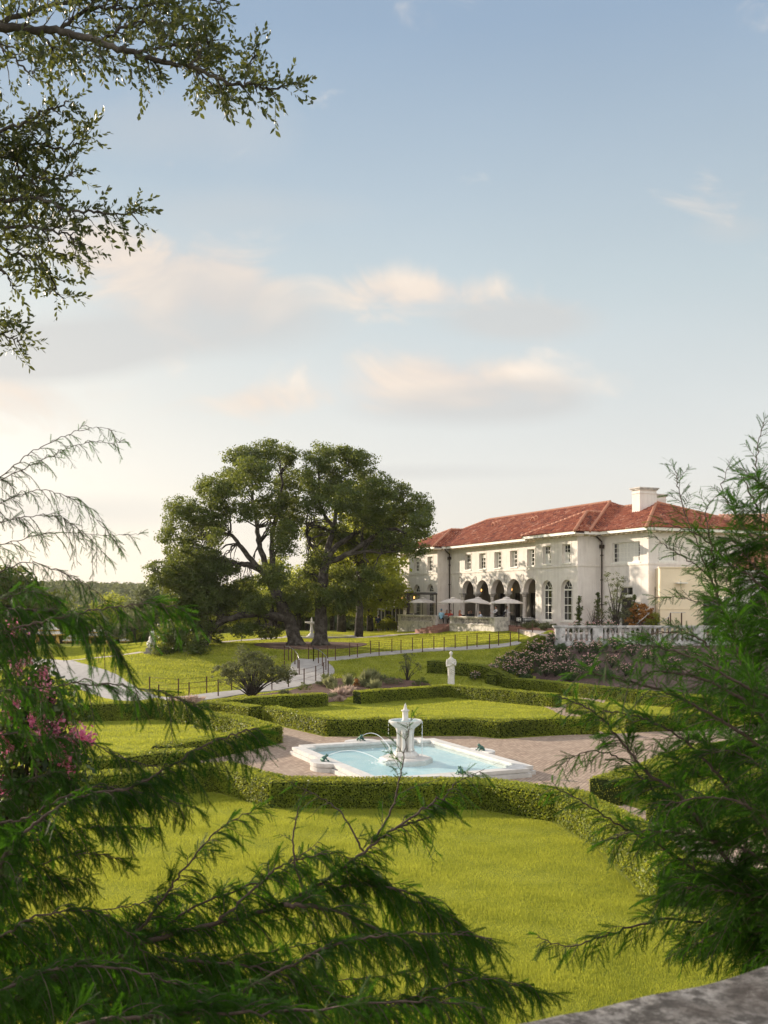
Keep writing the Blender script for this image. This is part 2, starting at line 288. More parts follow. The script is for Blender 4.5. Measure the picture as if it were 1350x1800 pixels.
# ------------------------------------------------------------------ mesh helpers
class MB:
    def __init__(s): s.V = []; s.F = []; s.n = 0; s.smooth = []
    def add(s, V, F, mi=0, smooth=False):
        V = np.asarray(V, float).reshape(-1, 3)
        if len(V) == 0 or len(F) == 0: return s
        if isinstance(F, np.ndarray): s.F.append((F + s.n, mi, smooth))
        else:
            by = {}
            for f in F: by.setdefault(len(f), []).append(f)
            for k, a in by.items(): s.F.append((np.array(a, int) + s.n, mi, smooth))
        s.V.append(V); s.n += len(V); return s
    def merge(s, o, mi=0):
        base = s.n
        for v in o.V: s.V.append(v)
        for f, m, sm in o.F: s.F.append((f + base, mi + m, sm))
        s.n += o.n; return s
    def build(s, name, mats, parent=None, off=None):
        V = np.concatenate(s.V) if s.V else np.zeros((0, 3))
        if off is not None: V = V - np.array(off)
        me = bpy.data.meshes.new(name)
        me.vertices.add(len(V)); me.vertices.foreach_set('co', V.astype(np.float32).ravel())
        li = np.concatenate([f.ravel() for f, _, _ in s.F]); cnt = np.concatenate([np.full(len(f), f.shape[1]) for f, _, _ in s.F])
        mi = np.concatenate([np.full(len(f), m) for f, m, _ in s.F]); sm = np.concatenate([np.full(len(f), q) for f, _, q in s.F])
        me.loops.add(len(li)); me.loops.foreach_set('vertex_index', li.astype(np.int32))
        me.polygons.add(len(cnt)); me.polygons.foreach_set('loop_start', np.concatenate([[0], np.cumsum(cnt)[:-1]]).astype(np.int32))
        me.polygons.foreach_set('material_index', mi.astype(np.int32)); me.polygons.foreach_set('use_smooth', sm.astype(bool))
        me.update(calc_edges=True)
        for m in ([mats] if isinstance(mats, str) else mats): me.materials.append(MATS[m])
        o = bpy.data.objects.new(name, me); COL.objects.link(o)
        if parent: o.parent = parent
        return o
    # primitives
    def box(s, x0, x1, y0, y1, z0, z1, mi=0, T=None):
        P = [(x0, y0, z0), (x1, y0, z0), (x1, y1, z0), (x0, y1, z0), (x0, y0, z1), (x1, y0, z1), (x1, y1, z1), (x0, y1, z1)]
        if T: P = [T(*p) for p in P]
        return s.add(P, [(0, 3, 2, 1), (4, 5, 6, 7), (0, 1, 5, 4), (1, 2, 6, 5), (2, 3, 7, 6), (3, 0, 4, 7)], mi)
    def tube(s, path, rad, seg=6, mi=0, cap=True, smooth=True):
        P = np.asarray(path, float); n = len(P); rad = np.broadcast_to(np.asarray(rad, float), (n,))
        T = np.gradient(P, axis=0); T /= (np.linalg.norm(T, axis=1, keepdims=True) + 1e-9)
        ref = np.array([0, 0, 1.]) if abs(T[0][2]) < .9 else np.array([1., 0, 0])
        V = []
        A = np.cross(T[0], ref); A /= np.linalg.norm(A)
        for i in range(n):
            A = A - T[i]*np.dot(A, T[i]); A /= (np.linalg.norm(A) + 1e-9); B = np.cross(T[i], A)
            for k in range(seg):
                a = 2*math.pi*k/seg; V.append(P[i] + rad[i]*(math.cos(a)*A + math.sin(a)*B))
        F = []
        for i in range(n-1):
            for k in range(seg):
                k2 = (k+1) % seg; F.append((i*seg+k, i*seg+k2, (i+1)*seg+k2, (i+1)*seg+k))
        if cap: F.append(tuple(range(seg))[::-1]); F.append(tuple((n-1)*seg+k for k in range(seg)))
        return s.add(V, F, mi, smooth)
    def lathe(s, prof, c=(0, 0, 0), seg=16, mi=0, smooth=True, sx=1, sy=1):
        V = []; n = len(prof)
        for r, z in prof:
            for k in range(seg):
                a = 2*math.pi*k/seg; V.append((c[0]+r*sx*math.cos(a), c[1]+r*sy*math.sin(a), c[2]+z))
        F = []
        for i in range(n-1):
            for k in range(seg):
                k2 = (k+1) % seg; F.append((i*seg+k, i*seg+k2, (i+1)*seg+k2, (i+1)*seg+k))
        F.append(tuple(range(seg))[::-1]); F.append(tuple((n-1)*seg+k for k in range(seg)))
        return s.add(V, F, mi, smooth)
    def prism(s, poly, z0, z1, mi=0, T=None):
        n = len(poly); P = [(x, y, z0) for x, y in poly] + [(x, y, z1) for x, y in poly]
        if T: P = [T(*p) for p in P]
        F = [tuple(range(n))[::-1], tuple(range(n, 2*n))] + [(i, (i+1) % n, n+(i+1) % n, n+i) for i in range(n)]
        return s.add(P, F, mi)

def tag(o, label=None, cat=None, group=None, kind=None):
    if label: o['label'] = label
    if cat: o['category'] = cat
    if group: o['group'] = group
    if kind: o['kind'] = kind
    return o
def thing(name, label, cat, loc=(0, 0, 0), group=None, rz=0):
    o = bpy.data.objects.new(name, None); COL.objects.link(o); o.location = loc; o.rotation_euler = (0, 0, rz); o.empty_display_size = .3
    return tag(o, label, cat, group)
def dup(root, loc=None, rz=None, label=None, group=None, scale=None):
    def cp(o, par):
        c = o.copy(); COL.objects.link(c); c.parent = par
        for ch in o.children: cp(ch, c)
        return c
    r = cp(root, None)
    if loc is not None: r.location = loc
    if rz is not None: r.rotation_euler = (0, 0, rz)
    if label: r['label'] = label
    if group: r['group'] = group
    if scale: r.scale = (scale,)*3 if isinstance(scale, (int, float)) else scale
    return r

# ------------------------------------------------------------------ terrain
def sm(x, a, b):
    t = np.clip((np.asarray(x, float)-a)/(b-a), 0, 1); return t*t*(3-2*t)
def H(x, y):
    x = np.asarray(x, float); y = np.asarray(y, float)
    base = np.interp(y, [66, 69, 72, 75, 78, 82, 90, 100, 112, 160, 260], [0, .35, .95, 1.5, 2.05, 2.38, 2.5, 2.65, 2.6, -2, -5])
    right = np.interp(y, [66.5, 69, 72, 75, 80, 88, 120, 260], [0, 1.1, 2.5, 3.0, 3.15, 3.3, 3.3, 3.3])
    r = sm(x, 0, 11)
    z = base*(1-r) + right*r
    # rose bank drops in front of the balustrade, terrace level behind it
    # garden boundary swings toward the camera at the right
    yb = np.interp(x, [10, 14, 19, 30, 60], [66.5, 61.5, 55.5, 51, 45])
    bank = np.clip((y-yb-.8)/np.maximum(73.3-yb-.8, 1), 0, 1)*2.75
    bank = np.where(y > 73.4, 3.45, bank)
    rr = sm(x, 10.5, 12.5)
    edge = np.interp(y, [66, 75, 90], [7.5, 12.9, 19])        # the line of the sloping hedge
    rr = sm(x, edge-.2, edge+.9)
    rr = np.where(y > 77, sm(x, 15, 18), rr)
    z = z*(1-rr) + bank*rr
    z = z - 1.5*sm(-x, 12, 32)*sm(y, 68, 82)
    # distant wooded hill
    z = z + 17*np.exp(-(((x+230)/190)**2 + ((y-620)/140)**2)) + 12*np.exp(-(((x-50)/300)**2 + ((y-900)/180)**2))
    return z
def Hs(x, y): return float(H(x, y))
def W(px, py, Z): return np.array([(px-CX)/FPX*Z, Z, CAMZ-(py-HY)/FPX*Z])
def G(px, py):      # where the line of sight through a place in the garden meets the ground
    d = np.array([(px-CX)/FPX, 1, -(py-HY)/FPX]); y = 12.0
    ys = np.arange(12, 240, .1); zs = CAMZ + d[2]*ys; hs = H(d[0]*ys, ys)
    k = np.argmax(zs < hs)
    y = ys[k]; return np.array([d[0]*y, y, float(H(d[0]*y, y))])
def AT(px, Z): x = (px-CX)/FPX*Z; return np.array([x, Z, Hs(x, Z)])

def build_ground():
    m = MB()
    xs = np.unique(np.concatenate([np.arange(-60, 60.1, .75), np.arange(-400, -60, 10), np.arange(60, 400, 10), np.arange(-2400, -400, 100), np.arange(400, 2401, 100)]))
    ys = np.unique(np.concatenate([np.arange(40, 130.1, .75), np.arange(-20, 40, 4), np.arange(130, 1100, 12), np.arange(1100, 3200, 100)]))
    X, Y = np.meshgrid(xs, ys); Z = H(X, Y)
    nx = len(xs); ny = len(ys); idx = np.arange(nx*ny).reshape(ny, nx)
    F = np.stack([idx[:-1, :-1], idx[:-1, 1:], idx[1:, 1:], idx[1:, :-1]], -1).reshape(-1, 4)
    m.add(np.stack([X, Y, Z], -1).reshape(-1, 3), F, 0, True)
    o = m.build('ground', 'lawn'); tag(o, kind='structure')
build_ground()

def inside(poly, X, Y):
    poly = np.asarray(poly)[:, :2]; r = np.zeros(X.shape, bool); n = len(poly); j = n-1
    for i in range(n):
        xi, yi = poly[i]; xj, yj = poly[j]
        c = ((yi > Y) != (yj > Y)) & (X < (xj-xi)*(Y-yi)/(yj-yi+1e-12)+xi); r ^= c; j = i
    return r
def sheet(name, poly, mat, lift=.03, step=1.0, kind='structure', thick=.25):
    """draped polygon with a skirt, clipped exactly by bmesh knife-free fan: subdivide and follow the ground"""
    import bmesh
    bm = bmesh.new(); poly = [tuple(p[:2]) for p in poly]
    from mathutils.geometry import tessellate_polygon
    vs = [bm.verts.new((x, y, 0)) for x, y in poly]
    for t in tessellate_polygon([[Vector((x, y, 0)) for x, y in poly]]):
        if len(set(t)) == 3: bm.faces.new([vs[i] for i in t])
    x0, x1 = min(p[0] for p in poly), max(p[0] for p in poly); y0, y1 = min(p[1] for p in poly), max(p[1] for p in poly)
    for a in np.arange(math.ceil(x0/step)*step, x1, step): bmesh.ops.bisect_plane(bm, geom=bm.verts[:]+bm.edges[:]+bm.faces[:], plane_co=(a, 0, 0), plane_no=(1, 0, 0))
    for a in np.arange(math.ceil(y0/step)*step, y1, step): bmesh.ops.bisect_plane(bm, geom=bm.verts[:]+bm.edges[:]+bm.faces[:], plane_co=(0, a, 0), plane_no=(0, 1, 0))
    bmesh.ops.recalc_face_normals(bm, faces=bm.faces)
    for f in bm.faces:
        if f.normal.z < 0: f.normal_flip()
    for v in bm.verts: v.co.z = Hs(v.co.x, v.co.y) + lift
    ed = [e for e in bm.edges if e.is_boundary]
    r = bmesh.ops.extrude_edge_only(bm, edges=ed)
    for v in [g for g in r['geom'] if isinstance(g, bmesh.types.BMVert)]: v.co.z -= thick
    me = bpy.data.meshes.new(name); bm.to_mesh(me); bm.free(); me.materials.append(MATS[mat])
    o = bpy.data.objects.new(name, me); COL.objects.link(o); tag(o, kind=kind); return o
def ribbon(pts, widths):
    P = np.asarray(pts, float)[:, :2]; T = np.gradient(P, axis=0); T /= np.linalg.norm(T, axis=1, keepdims=True); Nn = np.stack([-T[:, 1], T[:, 0]], 1)
    w = np.broadcast_to(np.asarray(widths, float), (len(P),))[:, None]/2
    return np.concatenate([P+Nn*w, (P-Nn*w)[::-1]])
def smooth_path(pts, n=6):
    P = np.asarray(pts, float); out = []
    for i in range(len(P)-1):
        p0 = P[max(i-1, 0)]; p1 = P[i]; p2 = P[i+1]; p3 = P[min(i+2, len(P)-1)]
        for k in range(n):
            t = k/n; out.append(.5*((2*p1)+(-p0+p2)*t+(2*p0-5*p1+4*p2-p3)*t*t+(-p0+3*p1-3*p2+p3)*t**3))
    out.append(P[-1]); return np.array(out)

PLAZA = [(-16, 31), (-9.6, 31.3), (-6, 31.8), (-5.2, 33), (-3.4, 30.4), (3, 30), (5.2, 28), (6.6, 24), (9, 21), (12, 20.5), (8.5, 26), (6.8, 29.6), (8.6, 33), (11.4, 37.2), (14.6, 38.2), (26, 40), (26, 49),
         (19.5, 50.5), (16.6, 47.0), (9.9, 44.4), (9.9, 46.5), (11.2, 52), (13.5, 60.5), (12, 61), (10.2, 56.8), (9.0, 56.3), (9.4, 50), (9.2, 44.6), (7.2, 43.8), (5.1, 42.9), (3.8, 43.8), (-2.6, 43.6), (-6.1, 49), (-7.2, 51.5), (-8.9, 52.8), (-10.5, 52.0), (-8.8, 48.5), (-5.3, 43.2), (-4.6, 41.2), (-6.4, 37.6), (-9, 35.2), (-16, 34)]
sheet('garden_paving', PLAZA, 'brick_paving', .02)
# concrete walk: lower sweep and forks
walk = [G(*p) for p in [(-30, 1156), (50, 1163), (115, 1176), (175, 1200), (245, 1229), (330, 1229), (400, 1220), (470, 1210), (530, 1196), (548, 1180), (545, 1168), (552, 1160)]]
WP = smooth_path([p[:2] for p in walk], 5)
sheet('path', ribbon(WP, np.interp(np.linspace(0, 1, len(WP)), [0, .2, .35, .6, .8, 1], [3.0, 3.6, 3.2, 2.0, 3.4, 2.2])), 'concrete', .05)
br = [G(*p) for p in [(556, 1161), (600, 1158), (650, 1152), (705, 1147), (760, 1143), (820, 1140), (880, 1136), (915, 1130)]]
BP = smooth_path([p[:2] for p in br], 4)
sheet('path', ribbon(BP, .95), 'concrete', .06)
up = [G(*p) for p in [(300, 1136), (360, 1132), (430, 1126), (500, 1121), (560, 1121), (640, 1121), (700, 1116), (760, 1112)]]
UP = smooth_path([p[:2] for p in up], 4)
sheet('path', ribbon(UP, 1.5), 'pale_paving', .04)
lf = [G(*p) for p in [(60, 1168), (110, 1163), (160, 1158), (210, 1153), (250, 1147)]]
sheet('path', ribbon([p[:2] for p in lf], 1.2), 'pale_paving', .05)
# mulch ring under the oaks
c = AT(545, 81.5)
sheet('mulch_ring', [(c[0]+4.6*math.cos(a)*(1+.08*math.sin(3*a)), c[1]+3.2*math.sin(a)) for a in np.linspace(0, 2*math.pi, 28)[:-1]], 'mulch', .04)
# planting bed between walk and hedges
bed = [G(*p) for p in [(330, 1236), (400, 1229), (470, 1220), (535, 1207), (590, 1194), (650, 1192), (700, 1194), (750, 1200), (765, 1211), (640, 1216), (600, 1232), (575, 1236), (470, 1232), (360, 1243)]]
BED = [p[:2] for p in bed]; sheet('planting_bed', BED, 'mulch', .035)
ROSE = [(8.6, 67.2), (13.2, 74.8), (13.4, 73.1), (30, 73.1), (30, 51.6), (19, 56.3), (14, 62.2), (10.6, 67.2)]
sheet('rose_bed', ROSE, 'dark_mulch', .04)

# ------------------------------------------------------------------ lawns of blades
NOGRASS = [PLAZA, ribbon(WP, 3.2), ribbon(BP, 1.1), ribbon(UP, 1.7), ribbon([p[:2] for p in lf], 1.3), BED, ROSE]
HEDGES = []   # centre lines, filled in below
def blades(n, xr, yr, h, w, seed, cond=None):
    r = np.random.default_rng(seed)
    yy = yr[0]+(yr[1]-yr[0])*r.random(n)
    half = np.maximum(yy*0.40, 3); x = (r.random(n)*2-1)*half if xr is None else xr[0]+(xr[1]-xr[0])*r.random(n)
    keep = np.ones(n, bool)
    for p in NOGRASS: keep &= ~inside(p, x, yy)
    for pts, wd in HEDGES:
        P = np.asarray(pts)
        for i in range(len(P)-1):
            a = P[i]; b = P[i+1]; ab = b-a; tt = np.clip(((x-a[0])*ab[0]+(yy-a[1])*ab[1])/(ab@ab), 0, 1)
            keep &= np.hypot(x-a[0]-tt*ab[0], yy-a[1]-tt*ab[1]) > wd/2
    if cond is not None: keep &= cond(x, yy)
    x = x[keep]; yy = yy[keep]; n = len(x); z = H(x, yy)
    a = r.random(n)*2*math.pi; ln = r.random(n)*.6; la = r.random(n)*2*math.pi
    lf_ = .5*np.sin(x*1.9+2.2*np.sin(yy*.7)+yy*3.1)+.5*np.sin(x*.8-yy*1.7+1.5*np.sin(x*.6)); hh = h*(.6+.8*r.random(n))*(1+.5*lf_); ww = w*(.7+.6*r.random(n))
    dx = np.cos(a)*ww/2; dy = np.sin(a)*ww/2
    V = np.empty((n, 3, 3)); V[:, 0] = np.stack([x-dx, yy-dy, z-.005], 1); V[:, 1] = np.stack([x+dx, yy+dy, z-.005], 1)
    V[:, 2] = np.stack([x+np.cos(la)*ln*hh, yy+np.sin(la)*ln*hh, z+hh], 1)
    return V.reshape(-1, 3), np.arange(3*n).reshape(n, 3)

# ------------------------------------------------------------------ leaf helpers
def leaf_tris(P, Nrm, size, r, spread=.8, aspect=.6, quad=True):
    """flat leaf faces centred at P, facing roughly Nrm"""
    n = len(P); d = Nrm + spread*r.normal(size=(n, 3)); d /= np.linalg.norm(d, axis=1, keepdims=True)
    a = np.cross(d, r.normal(size=(n, 3))); a /= np.linalg.norm(a, axis=1, keepdims=True)+1e-9; b = np.cross(d, a)
    s = (size*(.6+.8*r.random(n)))[:, None]
    if quad:
        V = np.stack([P-a*s*.5, P+b*s*.5*aspect-a*s*.05, P+a*s*.5, P-b*s*.5*aspect-a*s*.05], 1).reshape(-1, 3); return V, np.arange(4*n).reshape(n, 4)
    V = np.stack([P-a*s*.5-b*s*.3*aspect, P+a*s*.5, P-a*s*.3+b*s*.5*aspect], 1).reshape(-1, 3); return V, np.arange(3*n).reshape(n, 3)

# ------------------------------------------------------------------ hedges
def hedge(pts, width, height, label, dens=1100, leaf=.06, name='boxwood_hedge', base=None, cat='hedge', group=None):
    P = np.asarray([p[:2] for p in pts], float); HEDGES.append((P, width+.25))
    r = np.random.default_rng(len(HEDGES)+50)
    # resample for terrain and slightly uneven clipping
    Q = [P[0]]
    for i in range(len(P)-1):
        l = np.linalg.norm(P[i+1]-P[i]); k = max(1, int(l/.6))
        for j in range(1, k+1): Q.append(P[i]+(P[i+1]-P[i])*j/k)
    Q = np.array(Q); n = len(Q)
    T = np.gradient(Q, axis=0); T /= np.linalg.norm(T, axis=1, keepdims=True)
    # mitre
    Nn = np.stack([-T[:, 1], T[:, 0]], 1)
    sc = np.ones(n)
    for i in range(1, n-1):
        a = (Q[i]-Q[i-1])/np.linalg.norm(Q[i]-Q[i-1]); c_ = abs(np.dot(a, T[i])); sc[i] = 1/max(c_, .6)
    zg = H(Q[:, 0], Q[:, 1])
    wob = lambda a: a*r.normal(size=n)
    hw = (width/2-.03)*sc
    L_ = Q+Nn*(hw+wob(.012))[:, None]; R_ = Q-Nn*(hw+wob(.012))[:, None]; top = zg+height-.03+wob(.012)
    V = []
    zl = H(L_[:, 0], L_[:, 1])-.05; zr = H(R_[:, 0], R_[:, 1])-.05
    for i in range(n):
        V += [(L_[i][0], L_[i][1], zl[i]), (L_[i][0], L_[i][1], top[i]-.03), (L_[i][0]*.94+R_[i][0]*.06, L_[i][1]*.94+R_[i][1]*.06, top[i]), (R_[i][0]*.94+L_[i][0]*.06, R_[i][1]*.94+L_[i][1]*.06, top[i]), (R_[i][0], R_[i][1], top[i]-.03), (R_[i][0], R_[i][1], zr[i])]
    F = []
    for i in range(n-1):
        for k in range(5): F.append((i*6+k, (i+1)*6+k, (i+1)*6+k+1, i*6+k+1))
    F += [(0, 1, 2, 3, 4, 5), tuple((n-1)*6+k for k in (5, 4, 3, 2, 1, 0))]
    loc = (Q[n//2][0], Q[n//2][1], float(zg[n//2]))
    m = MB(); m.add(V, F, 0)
    # leaves over every face
    V = np.array(V); quads = []
    for i in range(n-1):
        for k in (0, 1, 2, 3, 4): quads.append((i*6+k, (i+1)*6+k, (i+1)*6+k+1, i*6+k+1))
    quads += [(0, 1, 4, 5), ((n-1)*6+5, (n-1)*6+4, (n-1)*6+1, (n-1)*6)]
    A = V[[q[0] for q in quads]]; B = V[[q[1] for q in quads]]; C = V[[q[2] for q in quads]]; D = V[[q[3] for q in quads]]
    nr = np.cross(B-A, D-A); ar = np.linalg.norm(nr, axis=1); nr = nr/(ar[:, None]+1e-9)
    cen = V.mean(0); 
    mid = (A+B+C+D)/4; qc = Q[np.argmin(((mid[:, None, :2]-Q[None])**2).sum(-1), 1)]; out = mid.copy(); out[:, :2] -= qc; out[:, 2] -= np.interp(0, [0], [0]) + (H(mid[:, 0], mid[:, 1])+height*.5)
    flip = (nr*out).sum(1) < 0; nr[flip] *= -1
    cnt = r.poisson(ar*dens); idx = np.repeat(np.arange(len(quads)), cnt); k = len(idx)
    u = r.random(k)[:, None]; v = r.random(k)[:, None]
    Pp = (A[idx]*(1-u)+B[idx]*u)*(1-v)+(D[idx]*(1-u)+C[idx]*u)*v
    Pp += nr[idx]*(r.random(k)**1.5*.075)[:, None]
    lv, lf_ = leaf_tris(Pp, nr[idx]*1.0+np.array([0, 0, .25]), leaf, r, .6, .8)
    m.add(lv, lf_, 1)
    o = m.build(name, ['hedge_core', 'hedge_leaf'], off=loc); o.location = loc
    return tag(o, label, cat, group)
def top(px, py, z=.7): Z = (CAMZ-z)*FPX/(py-HY); return ((px-CX)/FPX*Z, Z)
def off(pts, d):   # shift a polyline sideways
    P = np.array(pts, float); T = np.gradient(P, axis=0); T /= np.linalg.norm(T, axis=1, keepdims=True); return P+np.stack([-T[:, 1], T[:, 0]], 1)*d
HW = .85
hedge(off([top(462, 1243), top(573, 1266), top(827, 1265), top(882, 1269), top(961, 1265), top(1053, 1264)], HW/2), HW, .72, 'clipped box hedge along the front of the middle lawn, just behind the fountain pool')
hedge(off([top(622, 1215), top(790, 1204), top(985, 1220)], -HW/2+.1), HW, .72, 'clipped box hedge bent in front of the draped statue')
hedge([top(362, 1235), top(450, 1225), top(571, 1219)], HW, .72, 'clipped box hedge at the back left of the middle lawn, below the big grey-green bush')
hedge([top(356, 1233), top(405, 1237), top(450, 1243)], HW, .72, 'short sunlit box hedge ending beside the left corner of the middle lawn')
hedge(off([top(356, 1252), top(425, 1262), top(474, 1277), top(400, 1292), top(320, 1303), top(285, 1312)], 0), HW+.1, .72, 'hook-shaped box hedge whose point reaches the brick paving left of the pool')
hedge([top(60, 1243), top(240, 1240), top(270, 1236), top(344, 1247)], HW+.2, .85, 'box hedge closing the back of the left lawn, ending in a squared block')
hedge([top(345, 1320), top(260, 1322), top(180, 1333), top(60, 1340)], HW+.1, .72, 'box hedge along the front of the left lawn behind hanging cypress twigs')
hedge([top(130, 1363), top(250, 1357), top(390, 1346), top(415, 1352), top(490, 1372), top(720, 1374), top(860, 1375), top(1005, 1397), top(1090, 1440), top(1200, 1530)], HW+.15, .74, 'long box hedge between the near lawn and the fountain pool', 2300, .046)
hedge([top(1062, 1372), top(1135, 1350), top(1225, 1314), top(1330, 1303)], HW+.15, .74, 'box hedge right of the pool partly hidden by the right cypress', 1200, .05)
hedge([top(1140, 1395), top(1210, 1400), top(1330, 1360), top(1420, 1350)], HW+.1, .74, 'lowest box hedge on the right, seen only in gaps of the right cypress', 1200, .05)
hedge([top(1008, 1229), top(1060, 1240), top(1110, 1258), top(1190, 1257), top(1268, 1252)], HW, .72, 'box hedge wrapped round the right hand lawn beyond the brick walk')
BK = [top(755, 1186), top(850, 1190), top(960, 1198), top(1079, 1211), top(1150, 1218), top(1213, 1223), top(1285, 1231)]
hedge(BK, HW, .75, 'long box hedge at the foot of the rose bank behind the statue')
hedge([top(1300, 1232), top(1345, 1230), top(1420, 1228)], 1.2, .85, 'thick box hedge block at the far right end of the brick walk')
hedge([(7.2, 67.3), (9.2, 70.3), (11.2, 73.0), (12.6, 75.0), (13.0, 76.3)], .9, .62, 'sloping box hedge climbing from the statue to the end of the balustrade', 900, .06)

def build_grass():
    m = MB()
    V, F = blades(900000, None, (12.5, 31), .042, .011, 1); m.add(V, F)
    V, F = blades(420000, None, (29, 62), .05, .032, 2); m.add(V, F)
    o = m.build('grass', 'grass_blade'); tag(o, 'short sunlit grass of the sunken garden lawns', 'grass', kind='stuff')
    m = MB()
    V, F = blades(420000, (-34, 22), (58, 104), .075, .06, 3, lambda x, y: (np.hypot((x+6.0)/4.6, (y-81.5)/3.2) > 1) & ~((x > np.interp(y, [66, 75, 90], [8, 13.2, 17])) & (y > 66)) & ~((x > 11) & (y > 58)))
    m.add(V, F)
    o = m.build('grass', 'grass_blade'); tag(o, 'sunlit grass of the sloping upper lawns below the mansion', 'grass', kind='stuff')
build_grass()

# ------------------------------------------------------------------ pool and fountain
GC = np.array((.78, 36.4)); GE1 = np.array((.914, .405)); GE2 = np.array((.405, -.914))
def gp(a, b, z=0): p = GC+GE1*a+GE2*b; return (p[0], p[1], z)
def notched(A, B, n):
    return [(A-n, B), (A-n, B-n), (A, B-n), (A, -B+n), (A-n, -B+n), (A-n, -B), (-A+n, -B), (-A+n, -B+n), (-A, -B+n), (-A, B-n), (-A+n, B-n), (-A+n, B)]
def ring(m, po, pi, z0, z1, T, mi=0):
    n = len(po); P = [T(*p, z0) for p in po]+[T(*p, z1) for p in po]+[T(*p, z0) for p in pi]+[T(*p, z1) for p in pi]
    F = []
    for i in range(n):
        j = (i+1) % n; F += [(i, j, n+j, n+i), (n+i, n+j, 3*n+j, 3*n+i), (2*n+j, 2*n+i, 3*n+i, 3*n+j), (j, i, 2*n+i, 2*n+j)]
    m.add(P, F, mi)
pool = thing('pool', 'pale blue fountain pool with a notched white stone coping on the brick paving', 'pool', gp(0, 0))
PA, PB = 3.05, 4.15
o = pool.location
m = MB(); ring(m, notched(PA+.1, PB+.1, .42), notched(PA-.42, PB-.42, .42), .0, .15, gp); ring(m, notched(PA, PB, .42), notched(PA-.34, PB-.34, .42), .152, .2, gp); ring(m, notched(PA+.04, PB+.04, .42), notched(PA-.38, PB-.38, .42), .202, .31, gp)
m.build('coping', 'white_stone', pool, o)
for i, (a, b) in enumerate([(0, -PB), (0, PB), (-PA, 0), (PA, 0)]):
    m = MB(); s = np.sign(a+b); q = []
    for k in np.linspace(-math.pi/2, math.pi/2, 13):
        u, v = math.sin(k)*.68, math.cos(k)*.55; q.append((a+s*v+ (s*.04 if a else 0), b+u) if a else (a+u, b+s*v+s*.04))
    for sc_, z0, z1 in ((1.0, .001, .153), (.93, .153, .2), (1.02, .2, .3235)):
        cx = a+(s*.05 if a else 0); cy = b+(0 if a else s*.05); m.prism([(cx+(x-cx)*sc_, cy+(y-cy)*sc_) for x, y in q], z0, z1, 0, gp)
    m.build('coping_lobe', 'white_stone', pool, o)
m = MB(); m.prism(notched(PA-.32, PB-.32, .42), .03, .06, 0, gp); m.build('pool_floor', 'pool_paint', pool, o)
wp = notched(PA-.33, PB-.33, .42)
m = MB(); m.add([gp(x, y, .235) for x, y in wp], [tuple(range(12))]); m.build('water', 'water', pool, o)

ft = thing('fountain', 'white stone fountain with a wide bowl and pointed finial standing in the pool', 'fountain', gp(0, 0, .06))
o = ft.location; c = gp(0, 0, 0)
m = MB(); m.lathe([(1.0, .062), (1.0, .20), (.92, .27), (.9, .28), (.4, .285)], c, 8, 0, False); m.build('platform', 'white_stone', ft, o)
m = MB(); m.lathe([(.50, .286), (.50, .36), (.40, .46), (.36, .48), (.3, .485)], c, 8, 0, False); m.lathe([(.12, .48), (.11, 1.3)], c, 10)
for k in range(6):
    a = k*math.pi/3+.25; p = (c[0]+.255*math.cos(a), c[1]+.255*math.sin(a), 0)
    m.lathe([(.095, .487), (.095, .55), (.07, .6), (.066, 1.1), (.08, 1.22), (.11, 1.33)], p, 10)
m.build('shaft', 'white_stone', ft, o)
m = MB(); m.lathe([(.30, 1.25), (.35, 1.32), (.42, 1.38), (.52, 1.45), (.59, 1.53), (.61, 1.60), (.60, 1.62), (.56, 1.62), (.45, 1.55), (.2, 1.52)], c, 32); m.build('bowl', 'white_stone', ft, o)
m = MB(); m.lathe([(.15, 1.50), (.15, 1.60), (.11, 1.63), (.105, 1.90), (.10, 1.93), (.15, 1.95), (.15, 1.985), (.08, 2.0), (.06, 2.06), (.045, 2.12), (.05, 2.14), (.02, 2.20), (.002, 2.25)], c, 10); m.build('finial', 'white_stone', ft, o)
m = MB(); m.lathe([(.54, 1.600), (.54, 1.604)], c, 24); m.build('bowl_water', 'water', ft, o)
# falling drops from the bowl rim
m = MB(); r = np.random.default_rng(5)
for k in range(17):
    a = -.5+.7*r.random() if k > 2 else 2*math.pi*r.random(); z = 1.58
    x, y = c[0]+.62*math.cos(a), c[1]+.62*math.sin(a)
    while z > .25:
        l = .02+.09*r.random(); m.tube([(x, y, z), (x+.004, y, z-l)], .0055, 4, 0, False); z -= l+.03+.16*r.random()
m.build('falling_water', 'spray', ft, o)

